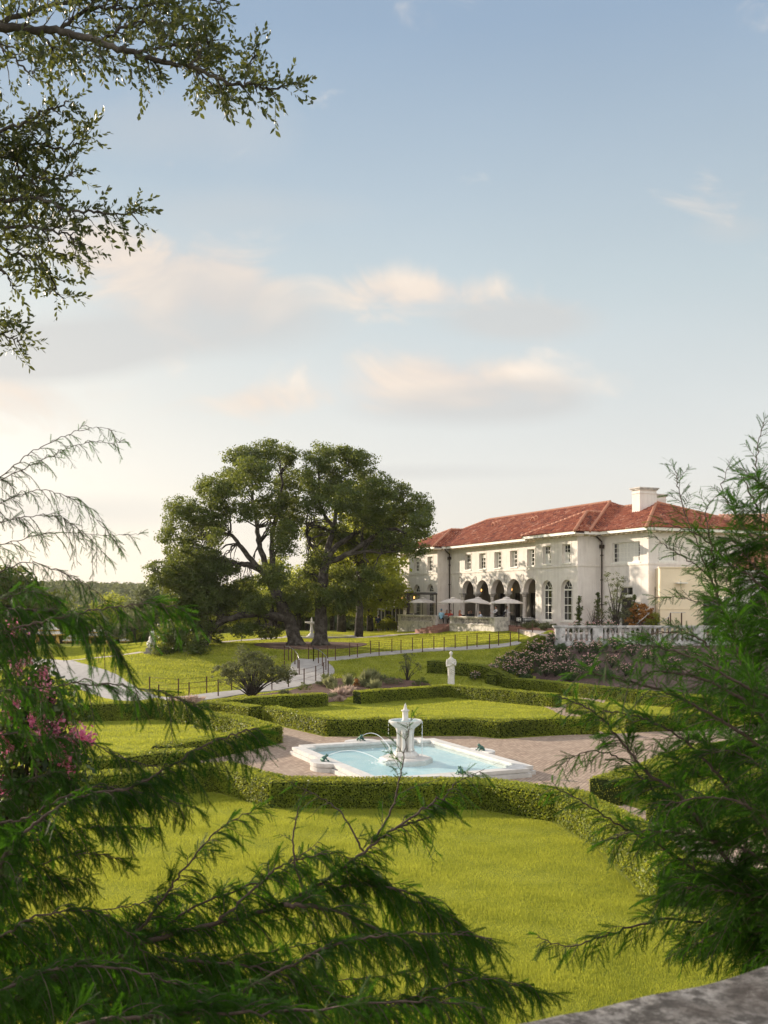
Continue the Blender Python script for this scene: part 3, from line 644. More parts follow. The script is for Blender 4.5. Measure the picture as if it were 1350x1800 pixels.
def frog(a, b, tx, ty, label, jet):
    loc = gp(a, b, .325); root = thing('frog_spout', label, 'frog ornament', loc, 'bronze frogs round the pool'); ang = math.atan2(*(np.array(gp(tx, ty)[:2])-np.array(loc[:2]))[::-1])
    ca, sa = math.cos(ang), math.sin(ang)
    def T(V): V = np.asarray(V, float); return np.stack([V[:, 0]*ca-V[:, 1]*sa, V[:, 0]*sa+V[:, 1]*ca, V[:, 2]], 1)
    m = MB()
    def ell(cx, cy, cz, rx, ry, rz, tilt=0):
        q = MB(); q.lathe([(math.sin(t)*1, -math.cos(t)) for t in np.linspace(.15, math.pi-.15, 8)], (0, 0, 0), 10); V = q.V[0]*np.array([rx, ry, rz]); ct, st = math.cos(tilt), math.sin(tilt)
        V = np.stack([V[:, 0]*ct+V[:, 2]*st, V[:, 1], -V[:, 0]*st+V[:, 2]*ct], 1)+np.array([cx, cy, cz])
        for F, mi, s in q.F: m.add(T(V), F, 0, True); V_done = True; V = V[:0] if False else V
    def tb(path, rad): q = MB(); q.tube(path, rad, 7); m.add(T(q.V[0]), [list(f) for F, _, _ in q.F for f in F], 0, True)
    ell(-.02, 0, .10, .13, .085, .07, -.55); ell(.09, 0, .19, .07, .065, .045, -.15)
    ell(.09, .035, .235, .02, .02, .022); ell(.09, -.035, .235, .02, .02, .022)
    for s in (1, -1):
        tb([(.06, s*.06, .12), (.11, s*.09, .05), (.13, s*.10, .01), (.18, s*.12, .008)], [.03, .022, .018, .02])
        tb([(-.08, s*.05, .07), (.0, s*.13, .07), (-.09, s*.13, .02), (.03, s*.15, .01)], [.045, .04, .025, .018])
    m.build('frog_body', 'bronze_green', root)
    if jet:
        m = MB(); d = np.linalg.norm(np.array(gp(tx, ty)[:2])-np.array(loc[:2])); n = 16
        P = [(.15+(d-.15)*t, 0, .2+jet*4*t*(1-t)-.28*t) for t in np.linspace(0, 1, n)]
        q = MB(); q.tube(P, np.linspace(.008, .016, n), 5); m.add(T(q.V[0]), [list(f) for F, _, _ in q.F for f in F])
        rr = np.random.default_rng(3)
        for k in range(60):
            a_ = rr.random()*6.28; rd = rr.random()*.16; h = rr.random()*.14; p = np.array([[d+rd*math.cos(a_), rd*math.sin(a_), -.08+h*(1-rd*4)]]); p = np.concatenate([p, p+[[.0, 0, .02]]]); q = MB(); q.tube(p, .007, 4); m.add(T(q.V[0]), [list(f) for F, _, _ in q.F for f in F])
        m.build('water_jet', 'spray', root)
frog(0, -PB-.12, .3, -1.9, 'green bronze frog spouting water at the back left lobe of the pool', .33)
frog(-PA-.12, 0, -1.2, .6, 'green bronze frog spouting water at the front left lobe of the pool', .28)
frog(PA+.12, 0, 1, 0, 'green bronze frog on the right hand lobe of the pool, beside the brick paving', 0)
frog(0, PB+.12, 0, 1, 'green bronze frog on the lobe nearest the long hedge', 0)
# ripples of foam where the jets land
m = MB(); r = np.random.default_rng(9)
for (a, b) in ((.3, -1.9), (-1.2, .6)):
    for k in range(70):
        q = r.normal(size=2)*.2; s_ = .012+.03*r.random(); m.lathe([(s_, 0), (s_*.4, .012)], gp(a+q[0], b+q[1], .238), 6)
m.build('foam', 'spray', pool, pool.location)

# ------------------------------------------------------------------ remeshed sculpted bodies
def remesh(m, voxel, smooth=4):
    o = m.build('tmp', 'skin'); md = o.modifiers.new('r', 'REMESH'); md.mode = 'VOXEL'; md.voxel_size = voxel
    ms = o.modifiers.new('s', 'SMOOTH'); ms.iterations = smooth; ms.factor = .5
    dg = bpy.context.evaluated_depsgraph_get(); dg.update(); ev = o.evaluated_get(dg); me = ev.to_mesh()
    V = np.empty(len(me.vertices)*3); me.vertices.foreach_get('co', V); F = [tuple(p.vertices) for p in me.polygons]; ev.to_mesh_clear()
    d = o.data; bpy.data.objects.remove(o); bpy.data.meshes.remove(d)
    r = MB(); r.add(V.reshape(-1, 3), F, 0, True); return r
def blob(m, c, r3, seg=12):
    m_ = MB(); m_.lathe([(math.sin(t), -math.cos(t)) for t in np.linspace(.08, math.pi-.08, 9)], (0, 0, 0), seg)
    m.add(m_.V[0]*np.array(r3)+np.array(c), [tuple(f) for F, _, _ in m_.F for f in F], 0, True)
def loft(m, secs, seg=28, fold=None):
    V = []
    for (z, rx, ry, cx, cy, k) in secs:
        for i in range(seg):
            a = 2*math.pi*i/seg; f = 1+k*(.5+.5*math.sin(a*7+z*1.3))+k*.5*math.sin(a*13+2) ; V.append((cx+rx*f*math.cos(a), cy+ry*f*math.sin(a), z))
    n = len(secs); F = [(i*seg+k, i*seg+(k+1) % seg, (i+1)*seg+(k+1) % seg, (i+1)*seg+k) for i in range(n-1) for k in range(seg)]
    F += [tuple(range(seg))[::-1], tuple((n-1)*seg+k for k in range(seg))]; m.add(V, F, 0, True)

def statue():
    loc = AT(793, 64.6); loc[2] = Hs(loc[0], loc[1]); z0 = .42
    t = thing('statue', 'white stone statue of a draped standing figure with folded arms behind the hedge', 'statue', loc)
    m = MB()
    loft(m, [(0, .27, .22, 0, 0, .10), (.15, .25, .21, 0, 0, .12), (.5, .235, .195, 0, 0, .12), (.9, .25, .20, 0, 0, .10), (1.1, .27, .21, 0, 0, .06), (1.25, .26, .20, 0, 0, .05), (1.4, .24, .18, 0, 0, .04), (1.55, .28, .18, 0, 0, .03), (1.68, .27, .16, 0, 0, .02), (1.76, .16, .11, 0, 0, 0), (1.82, .08, .08, 0, 0, 0)])
    m.tube([(0, 0, 1.72), (0, 0, 1.92)], .075, 10); blob(m, (0, -.01, 2.0), (.105, .125, .15)); blob(m, (0, .03, 2.05), (.125, .14, .13))
    for k in range(12): a = k*.52; blob(m, (.105*math.cos(a), .03+.11*math.sin(a), 2.07), (.04, .04, .045), 8)
    blob(m, (0, -.125, 1.99), (.02, .03, .03), 8)
    m.tube([(-.27, 0, 1.66), (-.34, -.02, 1.45), (-.33, -.08, 1.25), (-.15, -.22, 1.27), (.02, -.25, 1.38)], [.09, .085, .08, .06, .05], 10)
    m.tube([(.27, 0, 1.66), (.35, -.02, 1.48), (.33, -.10, 1.32), (.12, -.24, 1.42), (-.05, -.25, 1.52)], [.09, .085, .08, .06, .045], 10)
    # diagonal mantle swags
    for k, (a, b) in enumerate([((-.3, -.05, 1.22), (.3, -.05, .85)), ((-.29, -.05, 1.12), (.28, -.05, .72)), ((-.3, -.04, 1.32), (.3, -.05, 1.0)), ((.28, -.05, 1.55), (-.25, -.08, 1.3))]):
        P = [np.array(a)*(1-s)+np.array(b)*s+np.array([0, -.2*math.sin(math.pi*s), -.08*math.sin(math.pi*s)]) for s in np.linspace(0, 1, 9)]; m.tube(P, [.03]*9, 8)
    for k in range(6): x = -.2+.08*k; m.tube([(x, -.19-.02*(k % 2), .0), (x*.9, -.2, .5), (x*.8+.03, -.2, .85)], [.03, .024, .014], 7)
    q = remesh(m, .017, 3); q.V[0] = q.V[0]*np.array([.82, .82, 1.04])+np.array([0, 0, z0]); q.build('figure', 'white_stone', t)
    m = MB(); m.box(-.36, .36, -.32, .32, 0, .12); m.box(-.3, .3, -.27, .27, .122, z0-.1); m.box(-.34, .34, -.3, .3, z0-.098, z0+.01); m.build('pedestal', 'white_stone', t)
statue()

def limb(m, P, r, seg=8): m.tube(P, r, seg)
def fingers(m, wrist, d, side=1):
    w = np.array(wrist, float); d = np.array(d, float); d /= np.linalg.norm(d); a = np.cross(d, [0, 0, 1.]); a /= np.linalg.norm(a)+1e-6; b = np.cross(a, d)
    m.tube([w, w+d*.05, w+d*.09], [.022, .036, .03], 8)
    for k, l in enumerate((.06, .075, .08, .07)):
        s = w+d*.085+a*(.027-.018*k); m.tube([s, s+d*l*.55-b*.006, s+d*l*.9-b*.028], [.009, .008, .006], 5)
    s = w+d*.035+a*.03*side; m.tube([s, s+d*.03+a*.025*side, s+d*.055+a*.03*side-b*.01], [.012, .010, .007], 5)
def person(label, loc, rz, sit=True, top_m='black_fabric', leg_m='black_fabric', hair='dark_hair', lean=0.0, arm=0, bare_legs=False, long_hair=False, vest=False, hat=False, s=1.0, group=None, walk=False):
    t = thing('person', label, 'person', loc, group, rz); t.scale = (s,)*3
    # local frame: facing -Y, feet on z=0 ; hip height
    hz = .50 if sit else .92
    body = MB(); shirt = MB(); legs = MB()
    ly = lean
    hip = np.array([0, 0, hz]); ch = np.array([0, -ly*.5, hz+.33]); nk = np.array([0, -ly, hz+.53])
    loft(shirt, [(hz-.04, .165, .115, 0, 0, 0), (hz+.12, .15, .105, 0, -ly*.2, 0), (hz+.3, .175, .115, 0, -ly*.5, 0), (hz+.44, .195, .11, 0, -ly*.8, 0), (hz+.5, .14, .09, 0, -ly*.95, 0), (hz+.54, .07, .07, 0, -ly, 0)], 20)
    loft(body, [(hz-.04, .155, .105, 0, 0, 0), (hz+.12, .14, .095, 0, -ly*.2, 0), (hz+.3, .165, .105, 0, -ly*.5, 0), (hz+.44, .18, .10, 0, -ly*.8, 0), (hz+.5, .12, .08, 0, -ly*.95, 0), (hz+.54, .06, .06, 0, -ly, 0)], 20)
    body.tube([nk-[0, 0, .06], nk+[0, -.01, .1]], .055, 10); hd = nk+np.array([0, -.02, .20]); blob(body, hd, (.078, .10, .122)); blob(body, hd+[0, -.10, -.01], (.014, .02, .02), 6)
    blob(body, hd+[.078, .005, 0], (.012, .02, .03), 6); blob(body, hd+[-.078, .005, 0], (.012, .02, .03), 6); blob(body, hd+[0, -.085, -.05], (.028, .015, .01), 6)
    hnd = []
    for sgn in (1, -1):
        sh = np.array([sgn*.19, -ly*.9, hz+.46])
        if arm == 0 and sit: el = sh+[sgn*.05, -.10, -.26]; wr = el+[-sgn*.08, -.22, .04]
        elif arm == 1: el = sh+[sgn*.04, -.20, -.22]; wr = el+[-sgn*.04, -.24, -.02]
        else: el = sh+[sgn*.06, .03 if sgn > 0 else -.06, -.29]; wr = el+[0, -.10 if sgn < 0 else -.02, -.25]
        body.tube([sh, el, wr], [.046, .038, .026], 9); shirt.tube([sh-[sgn*.03, 0, 0], sh, (el+sh)/2, el, el+(wr-el)*(.75 if vest or top_m in ('pale_blue_shirt', 'blue_shirt') else .05)], [.06, .062, .056, .05, .042], 9); hnd.append((wr, wr-el, sgn))
        if sit: kn = np.array([sgn*.12, -.42, hz+.0]); an = np.array([sgn*.13, -.42, .07])
        elif walk: kn = np.array([sgn*.09, -.10 if sgn > 0 else .02, .50]); an = np.array([sgn*.09, -.16 if sgn > 0 else .24, .08])
        else: kn = np.array([sgn*.09, -.01, .50]); an = np.array([sgn*.10, .0, .08])
        h0 = np.array([sgn*.09, 0, hz]); body.tube([h0, kn, an], [.075, .052, .036], 9); body.tube([an+[0, .04, -.035], an+[0, -.08, -.045], an+[0, -.16, -.055]], [.035, .04, .028], 8)
        if bare_legs: legs.tube([h0+[0, 0, .02], h0+(kn-h0)*.95], [.10, .078], 9)
        else: legs.tube([h0+[0, 0, .02], kn, an+[0, 0, .03]], [.098, .07, .052], 9)
    legs.box(-.15, .15, -.09, .09, hz-.06, hz+.06)
    q = remesh(body, .016, 2)
    for wr, d, sgn in hnd: fingers(q, wr, d, -sgn)
    for sx in (-1, 1): blob(q, hd+[sx*.03, -.088, .012], (.012, .008, .007), 6)
    q.build('body', 'skin', t)
    remesh(shirt, .018, 3).build('shirt', top_m, t); remesh(legs, .018, 3).build('shorts' if bare_legs else 'trousers', leg_m, t)
    if vest:
        v = MB(); loft(v, [(hz+.0, .178, .125, 0, 0, 0), (hz+.3, .188, .128, 0, -ly*.5, 0), (hz+.42, .15, .125, 0, -ly*.8, 0)], 20); v.build('vest', 'black_fabric', t)
    h = MB(); blob(h, hd+[0, .02, .035], (.09, .105, .11))
    if long_hair: h.tube([hd+[0, .06, .02], hd+[0, .09, -.12], hd+[0, .10, -.26]], [.08, .085, .05], 10)
    remesh(h, .016, 2).build('hat' if hat else 'hair', 'hat_blue' if hat else hair, t)
    return t

# ------------------------------------------------------------------ the mansion
Q0 = np.array((8.4, 100.0)); D_ = np.array((-.405, .914)); N_ = np.array((-.914, -.405))
def F_(t, o, z): p = Q0+D_*t+N_*o; return (p[0], p[1], z)
FLOOR = 3.7
HL = F_(-6, -5, 3.3)
house = thing('mansion', 'two-storey pale stucco mansion with arcaded loggia and red barrel-tile roof', 'house', HL)

def panel(m, mp, s0, s1, z0, z1, ops, depth, mi=0, mr=0):
    bp = {s0, s1}
    for op in ops:
        bp |= {op[0], op[1]}
        if op[4]:
            r = (op[1]-op[0])/2; c = (op[0]+op[1])/2; bp |= {c-r*math.cos(k*math.pi/12) for k in range(1, 12)}
    B = sorted(b for b in bp if s0-1e-6 <= b <= s1+1e-6)
    def hi(op, x):
        if not op[4]: return op[3]
        r = (op[1]-op[0])/2; c = (op[0]+op[1])/2; return op[3]+math.sqrt(max(r*r-(x-c)**2, 0))
    strips = []
    for a, b in zip(B[:-1], B[1:]):
        if b-a < 1e-5: continue
        mid = (a+b)/2; bl = sorted([op for op in ops if op[0] < mid < op[1]], key=lambda q: q[2]); cur = (z0, z0); sol = []
        for op in bl: sol.append((cur[0], cur[1], op[2], op[2])); cur = (hi(op, a), hi(op, b))
        sol.append((cur[0], cur[1], z1, z1)); strips.append((a, b, [s for s in sol if s[2]-s[0] > 1e-4 or s[3]-s[1] > 1e-4]))
    for a, b, sol in strips:
        for la, lb, ha, hb in sol:
            m.add([mp(a, la, 0), mp(b, lb, 0), mp(b, hb, 0), mp(a, ha, 0)], [(0, 1, 2, 3)], mi)
            if max(la, lb) > z0+1e-4: m.add([mp(a, la, 0), mp(b, lb, 0), mp(b, lb, depth), mp(a, la, depth)], [(0, 3, 2, 1)], mr)
            if min(ha, hb) < z1-1e-4: m.add([mp(a, ha, 0), mp(b, hb, 0), mp(b, hb, depth), mp(a, ha, depth)], [(0, 1, 2, 3)], mr)
    for i in range(len(strips)-1):
        A = [(s[1], s[3]) for s in strips[i][2]]; Bq = [(s[0], s[2]) for s in strips[i+1][2]]; x = strips[i][1]
        cuts = sorted({v for s in A+Bq for v in s})
        for lo, h in zip(cuts[:-1], cuts[1:]):
            if h-lo < 1e-3: continue
            c = (lo+h)/2; ia = any(s[0] < c < s[1] for s in A); ib = any(s[0] < c < s[1] for s in Bq)
            if ia != ib: m.add([mp(x, lo, 0), mp(x, h, 0), mp(x, h, depth), mp(x, lo, depth)], [(0, 1, 2, 3)], mr)
def front(o): return lambda s, z, d: F_(s, o-d, z)
def side(t, sg): return lambda s, z, d: F_(t+sg*d, s, z)     # wall across the house, s = o

def bx(m, mp, a, b, z0, z1, d0, d1, mi=0): m.box(a, b, z0, z1, d0, d1, mi, lambda s, z, d: mp(s, z, d))
def window(mp, s0, s1, z0, z1, arch, cols, rows, inset=.24, parent=None, curtain=None, meet=True, off=None, name='window'):
    m = MB(); f = .07; d0, d1 = inset, inset+.05; zt = z1
    bx(m, mp, s0, s0+f, z0, z1, d0, d1); bx(m, mp, s1-f, s1, z0, z1, d0, d1); bx(m, mp, s0+f, s1-f, z0, z0+f+.02, d0, d1); bx(m, mp, s0+f, s1-f, z1-f, z1+(.05 if arch else 0), d0-.01, d1)
    for i in range(1, cols): x = s0+(s1-s0)*i/cols; bx(m, mp, x-.02, x+.02, z0+f, z1-f, d0+.012, d1-.004)
    for i in range(1, rows):
        z = z0+(z1-z0)*i/rows; w = .035 if (meet and i*2 == rows) else .018; bx(m, mp, s0+f, s1-f, z-w, z+w, d0+.008, d1-.006)
    if arch:
        r = (s1-s0)/2; c = (s0+s1)/2; n = 12
        for k in range(n):
            a0, a1 = math.pi*k/n, math.pi*(k+1)/n; P = [(c-rr*math.cos(a), z1+rr*math.sin(a)) for rr in (r, r-.07) for a in (a0, a1)]
            V = [mp(*P[i], d) for d in (d0, d1) for i in (0, 1, 3, 2)]; m.add(V, [(0, 1, 2, 3), (7, 6, 5, 4), (3, 2, 6, 7), (0, 4, 5, 1)])
        for k in (1, 2, 3):
            a = math.pi*k/4; x0, y0, x1, y1 = c-.3*r*math.cos(a), z1+.3*r*math.sin(a), c-(r-.05)*math.cos(a), z1+(r-.05)*math.sin(a); nx, ny = -(y1-y0), x1-x0; l = math.hypot(nx, ny); nx *= .018/l; ny *= .018/l
            V = [mp(x, y, d) for d in (d0+.01, d1-.01) for x, y in ((x0-nx, y0-ny), (x1-nx, y1-ny), (x1+nx, y1+ny), (x0+nx, y0+ny))]; m.add(V, [(0, 1, 2, 3), (7, 6, 5, 4), (0, 4, 5, 1), (3, 2, 6, 7)])
        for k in range(8):
            a0, a1 = math.pi*k/8, math.pi*(k+1)/8; P = [(c-rr*math.cos(a), z1+rr*math.sin(a)) for rr in (.34*r, .28*r) for a in (a0, a1)]
            m.add([mp(*P[i], d0+.012) for i in (0, 1, 3, 2)], [(0, 1, 2, 3)])
    # sill
    if z0 > FLOOR+.1: bx(m, mp, s0-.08, s1+.08, z0-.12, z0-.002, -.07, inset+.04)
    w = m.build(name, 'window_paint', parent, off)
    g = MB()
    if arch:
        r = (s1-s0)/2; c = (s0+s1)/2; pts = [(s0+.02, z0+.02), (s1-.02, z0+.02)]+[(c+(r-.02)*math.cos(a), z1+(r-.02)*math.sin(a)) for a in np.linspace(0, math.pi, 13)]
    else: pts = [(s0+.02, z0+.02), (s1-.02, z0+.02), (s1-.02, z1-.02), (s0+.02, z1-.02)]
    g.add([mp(x, z, inset+.035) for x, z in pts], [tuple(range(len(pts)))]); go = g.build('pane', 'window_glass', w)
    if off is not None: go.data.transform(Matrix.Translation(-Vector(off)))
    if curtain:
        g = MB()
        for a, b, c0, c1 in curtain:
            n = 10; V = []
            for i in range(n+1):
                x = s0+(s1-s0)*(a+(b-a)*i/n); d = inset+.026+.004*(i % 2); V += [mp(x, z0+(z1-z0)*c0, d), mp(x, z0+(z1-z0)*c1, d)]
            g.add(V, [(2*i, 2*i+2, 2*i+3, 2*i+1) for i in range(n)])
        co = g.build('curtain', 'curtain', w); 
        if off is not None: co.data.transform(Matrix.Translation(-Vector(off)))
    return w

ZU0, ZU1 = 9.06, 10.58
def build_house():
    o = HL
    wl = MB()
    tc = [-.07, -3.02, -5.95, -8.85, -11.78]; hw = 1.25
    up = [(c-.62, c+.62, ZU0, ZU1, False) for c in tc]
    arches = [(c-hw, c+hw, FLOOR, 6.7, True) for c in tc]
    piers = [(tc[i+1]+hw, tc[i]-hw, FLOOR, 6.7, False) for i in range(4)]+[(tc[0]+hw, tc[0]+hw+.35, FLOOR, 6.7, False), (tc[4]-hw-.35, tc[4]-hw, FLOOR, 6.7, False)]
    panel(wl, front(0), -14.79, 3.87, 3.2, 11.3, up+arches+piers, .5)
    lb_up = [(c-.6, c+.6, ZU0, ZU1, False) for c in (5.55, 8.75)]; lb_dn = [(c-.82, c+.82, FLOOR+.02, 6.87, True) for c in (5.55, 8.75)]
    panel(wl, front(1.43), 3.88, 10.7, 3.2, 11.3, lb_up+lb_dn, .4)
    rb_up = [(c-.6, c+.6, ZU0, ZU1, False) for c in (-16.55, -19.45)]; rb_dn = [(c-.82, c+.82, 4.3, 6.87, True) for c in (-16.55, -19.45)]
    panel(wl, front(1.43), -21.0, -14.8, 3.2, 11.3, rb_up+rb_dn, .4)
    panel(wl, side(3.88, 1), 0, 1.43, 3.2, 11.3, [], .4)
    panel(wl, side(10.7, -1), -.6, 1.43, 3.2, 11.3, [], .4)
    panel(wl, side(-14.8, -1), 0, 1.43, 3.2, 11.3, [], .4)
    panel(wl, side(-21.0, 1), -.92, 1.43, 3.2, 11.3, [], .4)
    ls = [(12.6, 14.2, 8.95, 10.6, False), (12.3, 13.3, FLOOR, 6.4, False)]
    panel(wl, front(-.6), 10.71, 17.5, 3.2, 11.3, ls, .35)
    panel(wl, side(17.5, -1), -11, -.6, 3.2, 11.3, [], .35)
    wg = [(-25.85, -22.4, 8.98, 10.56, False), (-25.0, -23.3, FLOOR, 7.05, False)]
    panel(wl, front(-.92), -26.9, -21.01, 3.2, 11.3, wg, .4)
    ws = [(-3.6, -1.9, 9.0, 10.5, False), (-7.6, -5.9, 9.0, 10.5, False), (-2.6, -1.5, 4.3, 7.0, False)]
    panel(wl, side(-26.9, 1), -12, -.92, 3.2, 11.3, ws, .4)
    panel(wl, front(-12), -26.9, 17.5, 3.2, 11.3, [], .3)
    wl.build('wall', 'stucco', house, o)
    # quoin strips
    qm = MB(); q2 = MB()
    for (t0, t1, oo) in ((-15.25, -14.8, 1.43),):
        for k in range(12): zz = 3.8+k*.62; w = .5 if k % 2 else .36; bx(qm, front(oo), t1-w, t1+.012, zz, zz+.58, -.02, .05)
    for k in range(12): zz = 3.8+k*.62; w = .5 if k % 2 else .36; bx(q2, side(3.88, 1), 1.43-w, 1.44, zz, zz+.58, -.02, .05)
    qm.build('quoins', 'stucco_trim', house, o); q2.build('quoins', 'stucco_trim', house, o)
    # string course
    c = MB(); z0, z1 = 8.74, 8.88
    for (mp, a, b) in ((front(0), -14.8, 3.82), (front(1.43), 3.82, 10.76), (front(1.43), -21.06, -14.74), (side(3.88, 1), 0.06, 1.43), (side(-21.0, 1), -.86, 1.43), (front(-.92), -26.96, -21.06), (side(-26.9, 1), -12, -.92), (front(-.6), 10.7, 17.5)):
        bx(c, mp, a, b, z0, z1, -.06, .02); bx(c, mp, a, b, z0-.05, z0-.002, -.03, .02)
    c.build('string_course', 'stucco_trim', house, o)
    # arcade: arch mouldings, columns, capitals, medallions
    for cc in tc:
        m = MB(); n = 16
        for k in range(n):
            a0, a1 = math.pi*k/n, math.pi*(k+1)/n; P = [(cc-rr*math.cos(a), 6.72+rr*math.sin(a)) for rr in (hw+.005, hw+.16) for a in (a0, a1)]
            V = [F_(P[i][0], d, P[i][1]) for d in (.03, -.01) for i in (0, 1, 3, 2)]; m.add(V, [(0, 1, 2, 3), (3, 2, 6, 7), (0, 4, 5, 1)])
        m.build('arch_moulding', 'stucco_trim', house, o)
    for x in [tc[0]+hw+.19]+[(tc[i]+tc[i+1])/2 for i in range(4)]+[tc[4]-hw-.19]:
        m = MB(); p = F_(x, -.25, 0)
        m.lathe([(.27, FLOOR), (.27, FLOOR+.1), (.24, FLOOR+.12), (.25, FLOOR+.2), (.2, FLOOR+.24), (.195, FLOOR+1.2), (.17, 6.2), (.19, 6.25), (.17, 6.28)], p, 14)
        co = m.build('column', 'stucco_trim', house, o)
        m = MB(); m.lathe([(.18, 6.28), (.20, 6.36), (.26, 6.44), (.22, 6.48), (.3, 6.56), (.31, 6.58)], p, 8, 0, False); m.box(x-.3, x+.3, -.54, .05, 6.58, 6.71, 0, lambda a, b, z: F_(a, b, z))
        m.build('capital', 'garden_stone', co, o)
    for x in [(tc[i]+tc[i+1])/2 for i in range(4)]+[1.5]:
        m = MB(); n = 20
        for ro, ri, h in ((.33, .26, .05), (.2, .02, .04)):
            P = [(x+rr*math.cos(a)*.9, 8.03+rr*math.sin(a)*1.15, d) for d in (0,) for rr in (ro, ri) for a in np.linspace(0, 2*math.pi, n, endpoint=False)]
            V = [F_(a, h, z) for a, z, _ in P]+[F_(a, -.01, z) for a, z, _ in P]
            m.add(V, [(i, (i+1) % n, n+(i+1) % n, n+i) for i in range(n)]+[(i, (i+1) % n, 2*n+(i+1) % n, 2*n+i) for i in range(n)]+[(n+i, n+(i+1) % n, 3*n+(i+1) % n, 3*n+i) for i in range(n)])
        m.build('medallion', 'garden_stone', house, o)
    # loggia interior
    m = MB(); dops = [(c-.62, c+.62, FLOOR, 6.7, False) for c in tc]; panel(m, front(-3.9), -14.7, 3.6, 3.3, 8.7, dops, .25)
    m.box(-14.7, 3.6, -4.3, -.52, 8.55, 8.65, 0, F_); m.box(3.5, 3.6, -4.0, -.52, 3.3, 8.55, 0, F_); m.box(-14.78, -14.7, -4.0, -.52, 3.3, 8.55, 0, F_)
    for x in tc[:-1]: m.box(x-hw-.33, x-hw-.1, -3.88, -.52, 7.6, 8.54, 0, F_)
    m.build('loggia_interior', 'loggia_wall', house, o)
    for c_ in tc:
        m = MB(); m.box(c_-.62, c_+.62, -4.2, -4.12, FLOOR, 6.7, 0, F_); m.box(c_-.04, c_+.04, -4.12, -4.08, FLOOR, 6.7, 0, F_); m.build('loggia_door', 'dark_door', house, o)
    # windows
    for i, (a, b, z0, z1, ar) in enumerate(up): window(front(0), a, b, z0, z1, False, 3, 4, .22, house, [(.06, .34, .06, .94), (.72, .94, .06, .94)] if i > 1 else ([(.06, .94, .7, .94)] if i else None), True, o)
    for i, (a, b, z0, z1, ar) in enumerate(lb_up): window(front(1.43), a, b, z0, z1, False, 3, 4, .22, house, [(.06, .94, .72, .94)], True, o)
    for i, (a, b, z0, z1, ar) in enumerate(rb_up): window(front(1.43), a, b, z0, z1, False, 3, 4, .22, house, [(.45, .94, .06, .6)], True, o)
    for (a, b, z0, z1, ar) in lb_dn: window(front(1.43), a, b, z0, z1, True, 4, 6, .3, house, None, False, o, 'french_door')
    for (a, b, z0, z1, ar) in rb_dn: window(front(1.43), a, b, z0, z1, True, 3, 4, .3, house, None, True, o)
    a, b, z0, z1, _ = wg[0]; window(front(-.92), a, b, z0, z1, False, 8, 4, .16, house, [(.1, .84, .03, .97)], False, o)
    a, b, z0, z1, _ = wg[1]; window(front(-.92), a, b, 6.35, z1, False, 2, 1, .16, house, None, False, o, 'transom')
    m = MB(); bx(m, front(-.92), a, b, 6.2, 6.34, .1, .3); bx(m, front(-.92), a, a+.12, FLOOR, 6.2, .1, .3); bx(m, front(-.92), b-.12, b, FLOOR, 6.2, .1, .3); d = m.build('door_frame', 'window_paint', house, o)
    m = MB(); bx(m, front(-.92), a+.12, b-.12, FLOOR, 6.2, .2, .26); m.build('door', 'dark_door', d, o)
    m = MB(); bx(m, front(-.92), -24.6, -23.85, 7.35, 7.9, -.02, .02); m.build('vent_panel', 'garden_stone', house, o)
    for (a, b, z0, z1, _) in ws: window(side(-26.9, 1), a, b, z0, z1, False, 3, 4, .16, house, [(.1, .9, .03, .97)], True, o)
    a, b, z0, z1, _ = ls[0]; window(front(-.6), a, b, z0, z1, False, 4, 4, .2, house, [(.05, .3, .05, .95)], True, o)
    a, b, z0, z1, _ = ls[1]; m = MB(); bx(m, front(-.6), a, b, z0, z1, .2, .26); m.build('door', 'brown_wood', house, o)
    # shutters of stone around upstairs windows
    for lst, oo in ((up, 0), (lb_up, 1.43), (rb_up, 1.43)):
        for (a, b, z0, z1, _) in lst:
            m = MB(); bx(m, front(oo), a-.10, a, z0, z1+.1, -.025, .02); bx(m, front(oo), b, b+.10, z0, z1+.1, -.025, .02); bx(m, front(oo), a, b, z1, z1+.1, -.025, .02); m.build('window_surround', 'stucco_trim', house, o)
    # soffit, gutter, brackets
    OV = .85; ez = 11.3
    segs = [(front(0), -13.9, 3.0, 0.0), (front(1.43), 3.88-OV, 10.7+OV, .004), (front(1.43), -21-OV, -14.8+OV, .004), (front(-.92), -26.9-OV, -21-OV, .008), (side(-26.9, 1), -12.8, -.92+OV-.1, .012), (side(-21.0, 1), -.07, 1.33, .006), (side(3.88, 1), OV, 1.33, .006), (front(-.6), 10.7+OV, 17.5+OV, .008)]
    sf = MB(); gu = MB()
    for mp, a, b, dz in segs:
        bk = MB()
        bx(sf, mp, a, b, ez+dz, ez+.06+dz, -OV+.1, .2); bx(gu, mp, a, b, ez+dz-.03, ez+.2+dz, -OV, -OV+.098)
        for x in np.arange(a+.2, b-.1, .62): bx(bk, mp, x-.09, x+.09, ez-.14, ez+dz-.002, -OV+.18, .1)
        bk.build('eave_brackets', 'bracket_wood', house, o)
    sf.build('soffit', 'stucco_trim', house, o); gu.build('gutter', 'window_paint', house, o)
    # downpipes
    for (t, oo) in ((3.62, .16), (-21.3, -.72)):
        m = MB(); p = [F_(t-.25 if t > 0 else t+.0, oo+.75, 11.32), F_(t, oo, 10.75), F_(t, oo, 10.55), F_(t, oo, 3.6)]; m.tube(p, [.07, .07, .06, .06], 8); m.box(t-.15, t+.15, oo-.12, oo+.15, 10.2, 10.5, 0, F_)
        for z in (9.6, 7.6, 5.6): m.box(t-.09, t+.09, oo-.09, oo+.09, z, z+.08, 0, F_)
        m.build('downpipe', 'dark_metal', house, o)

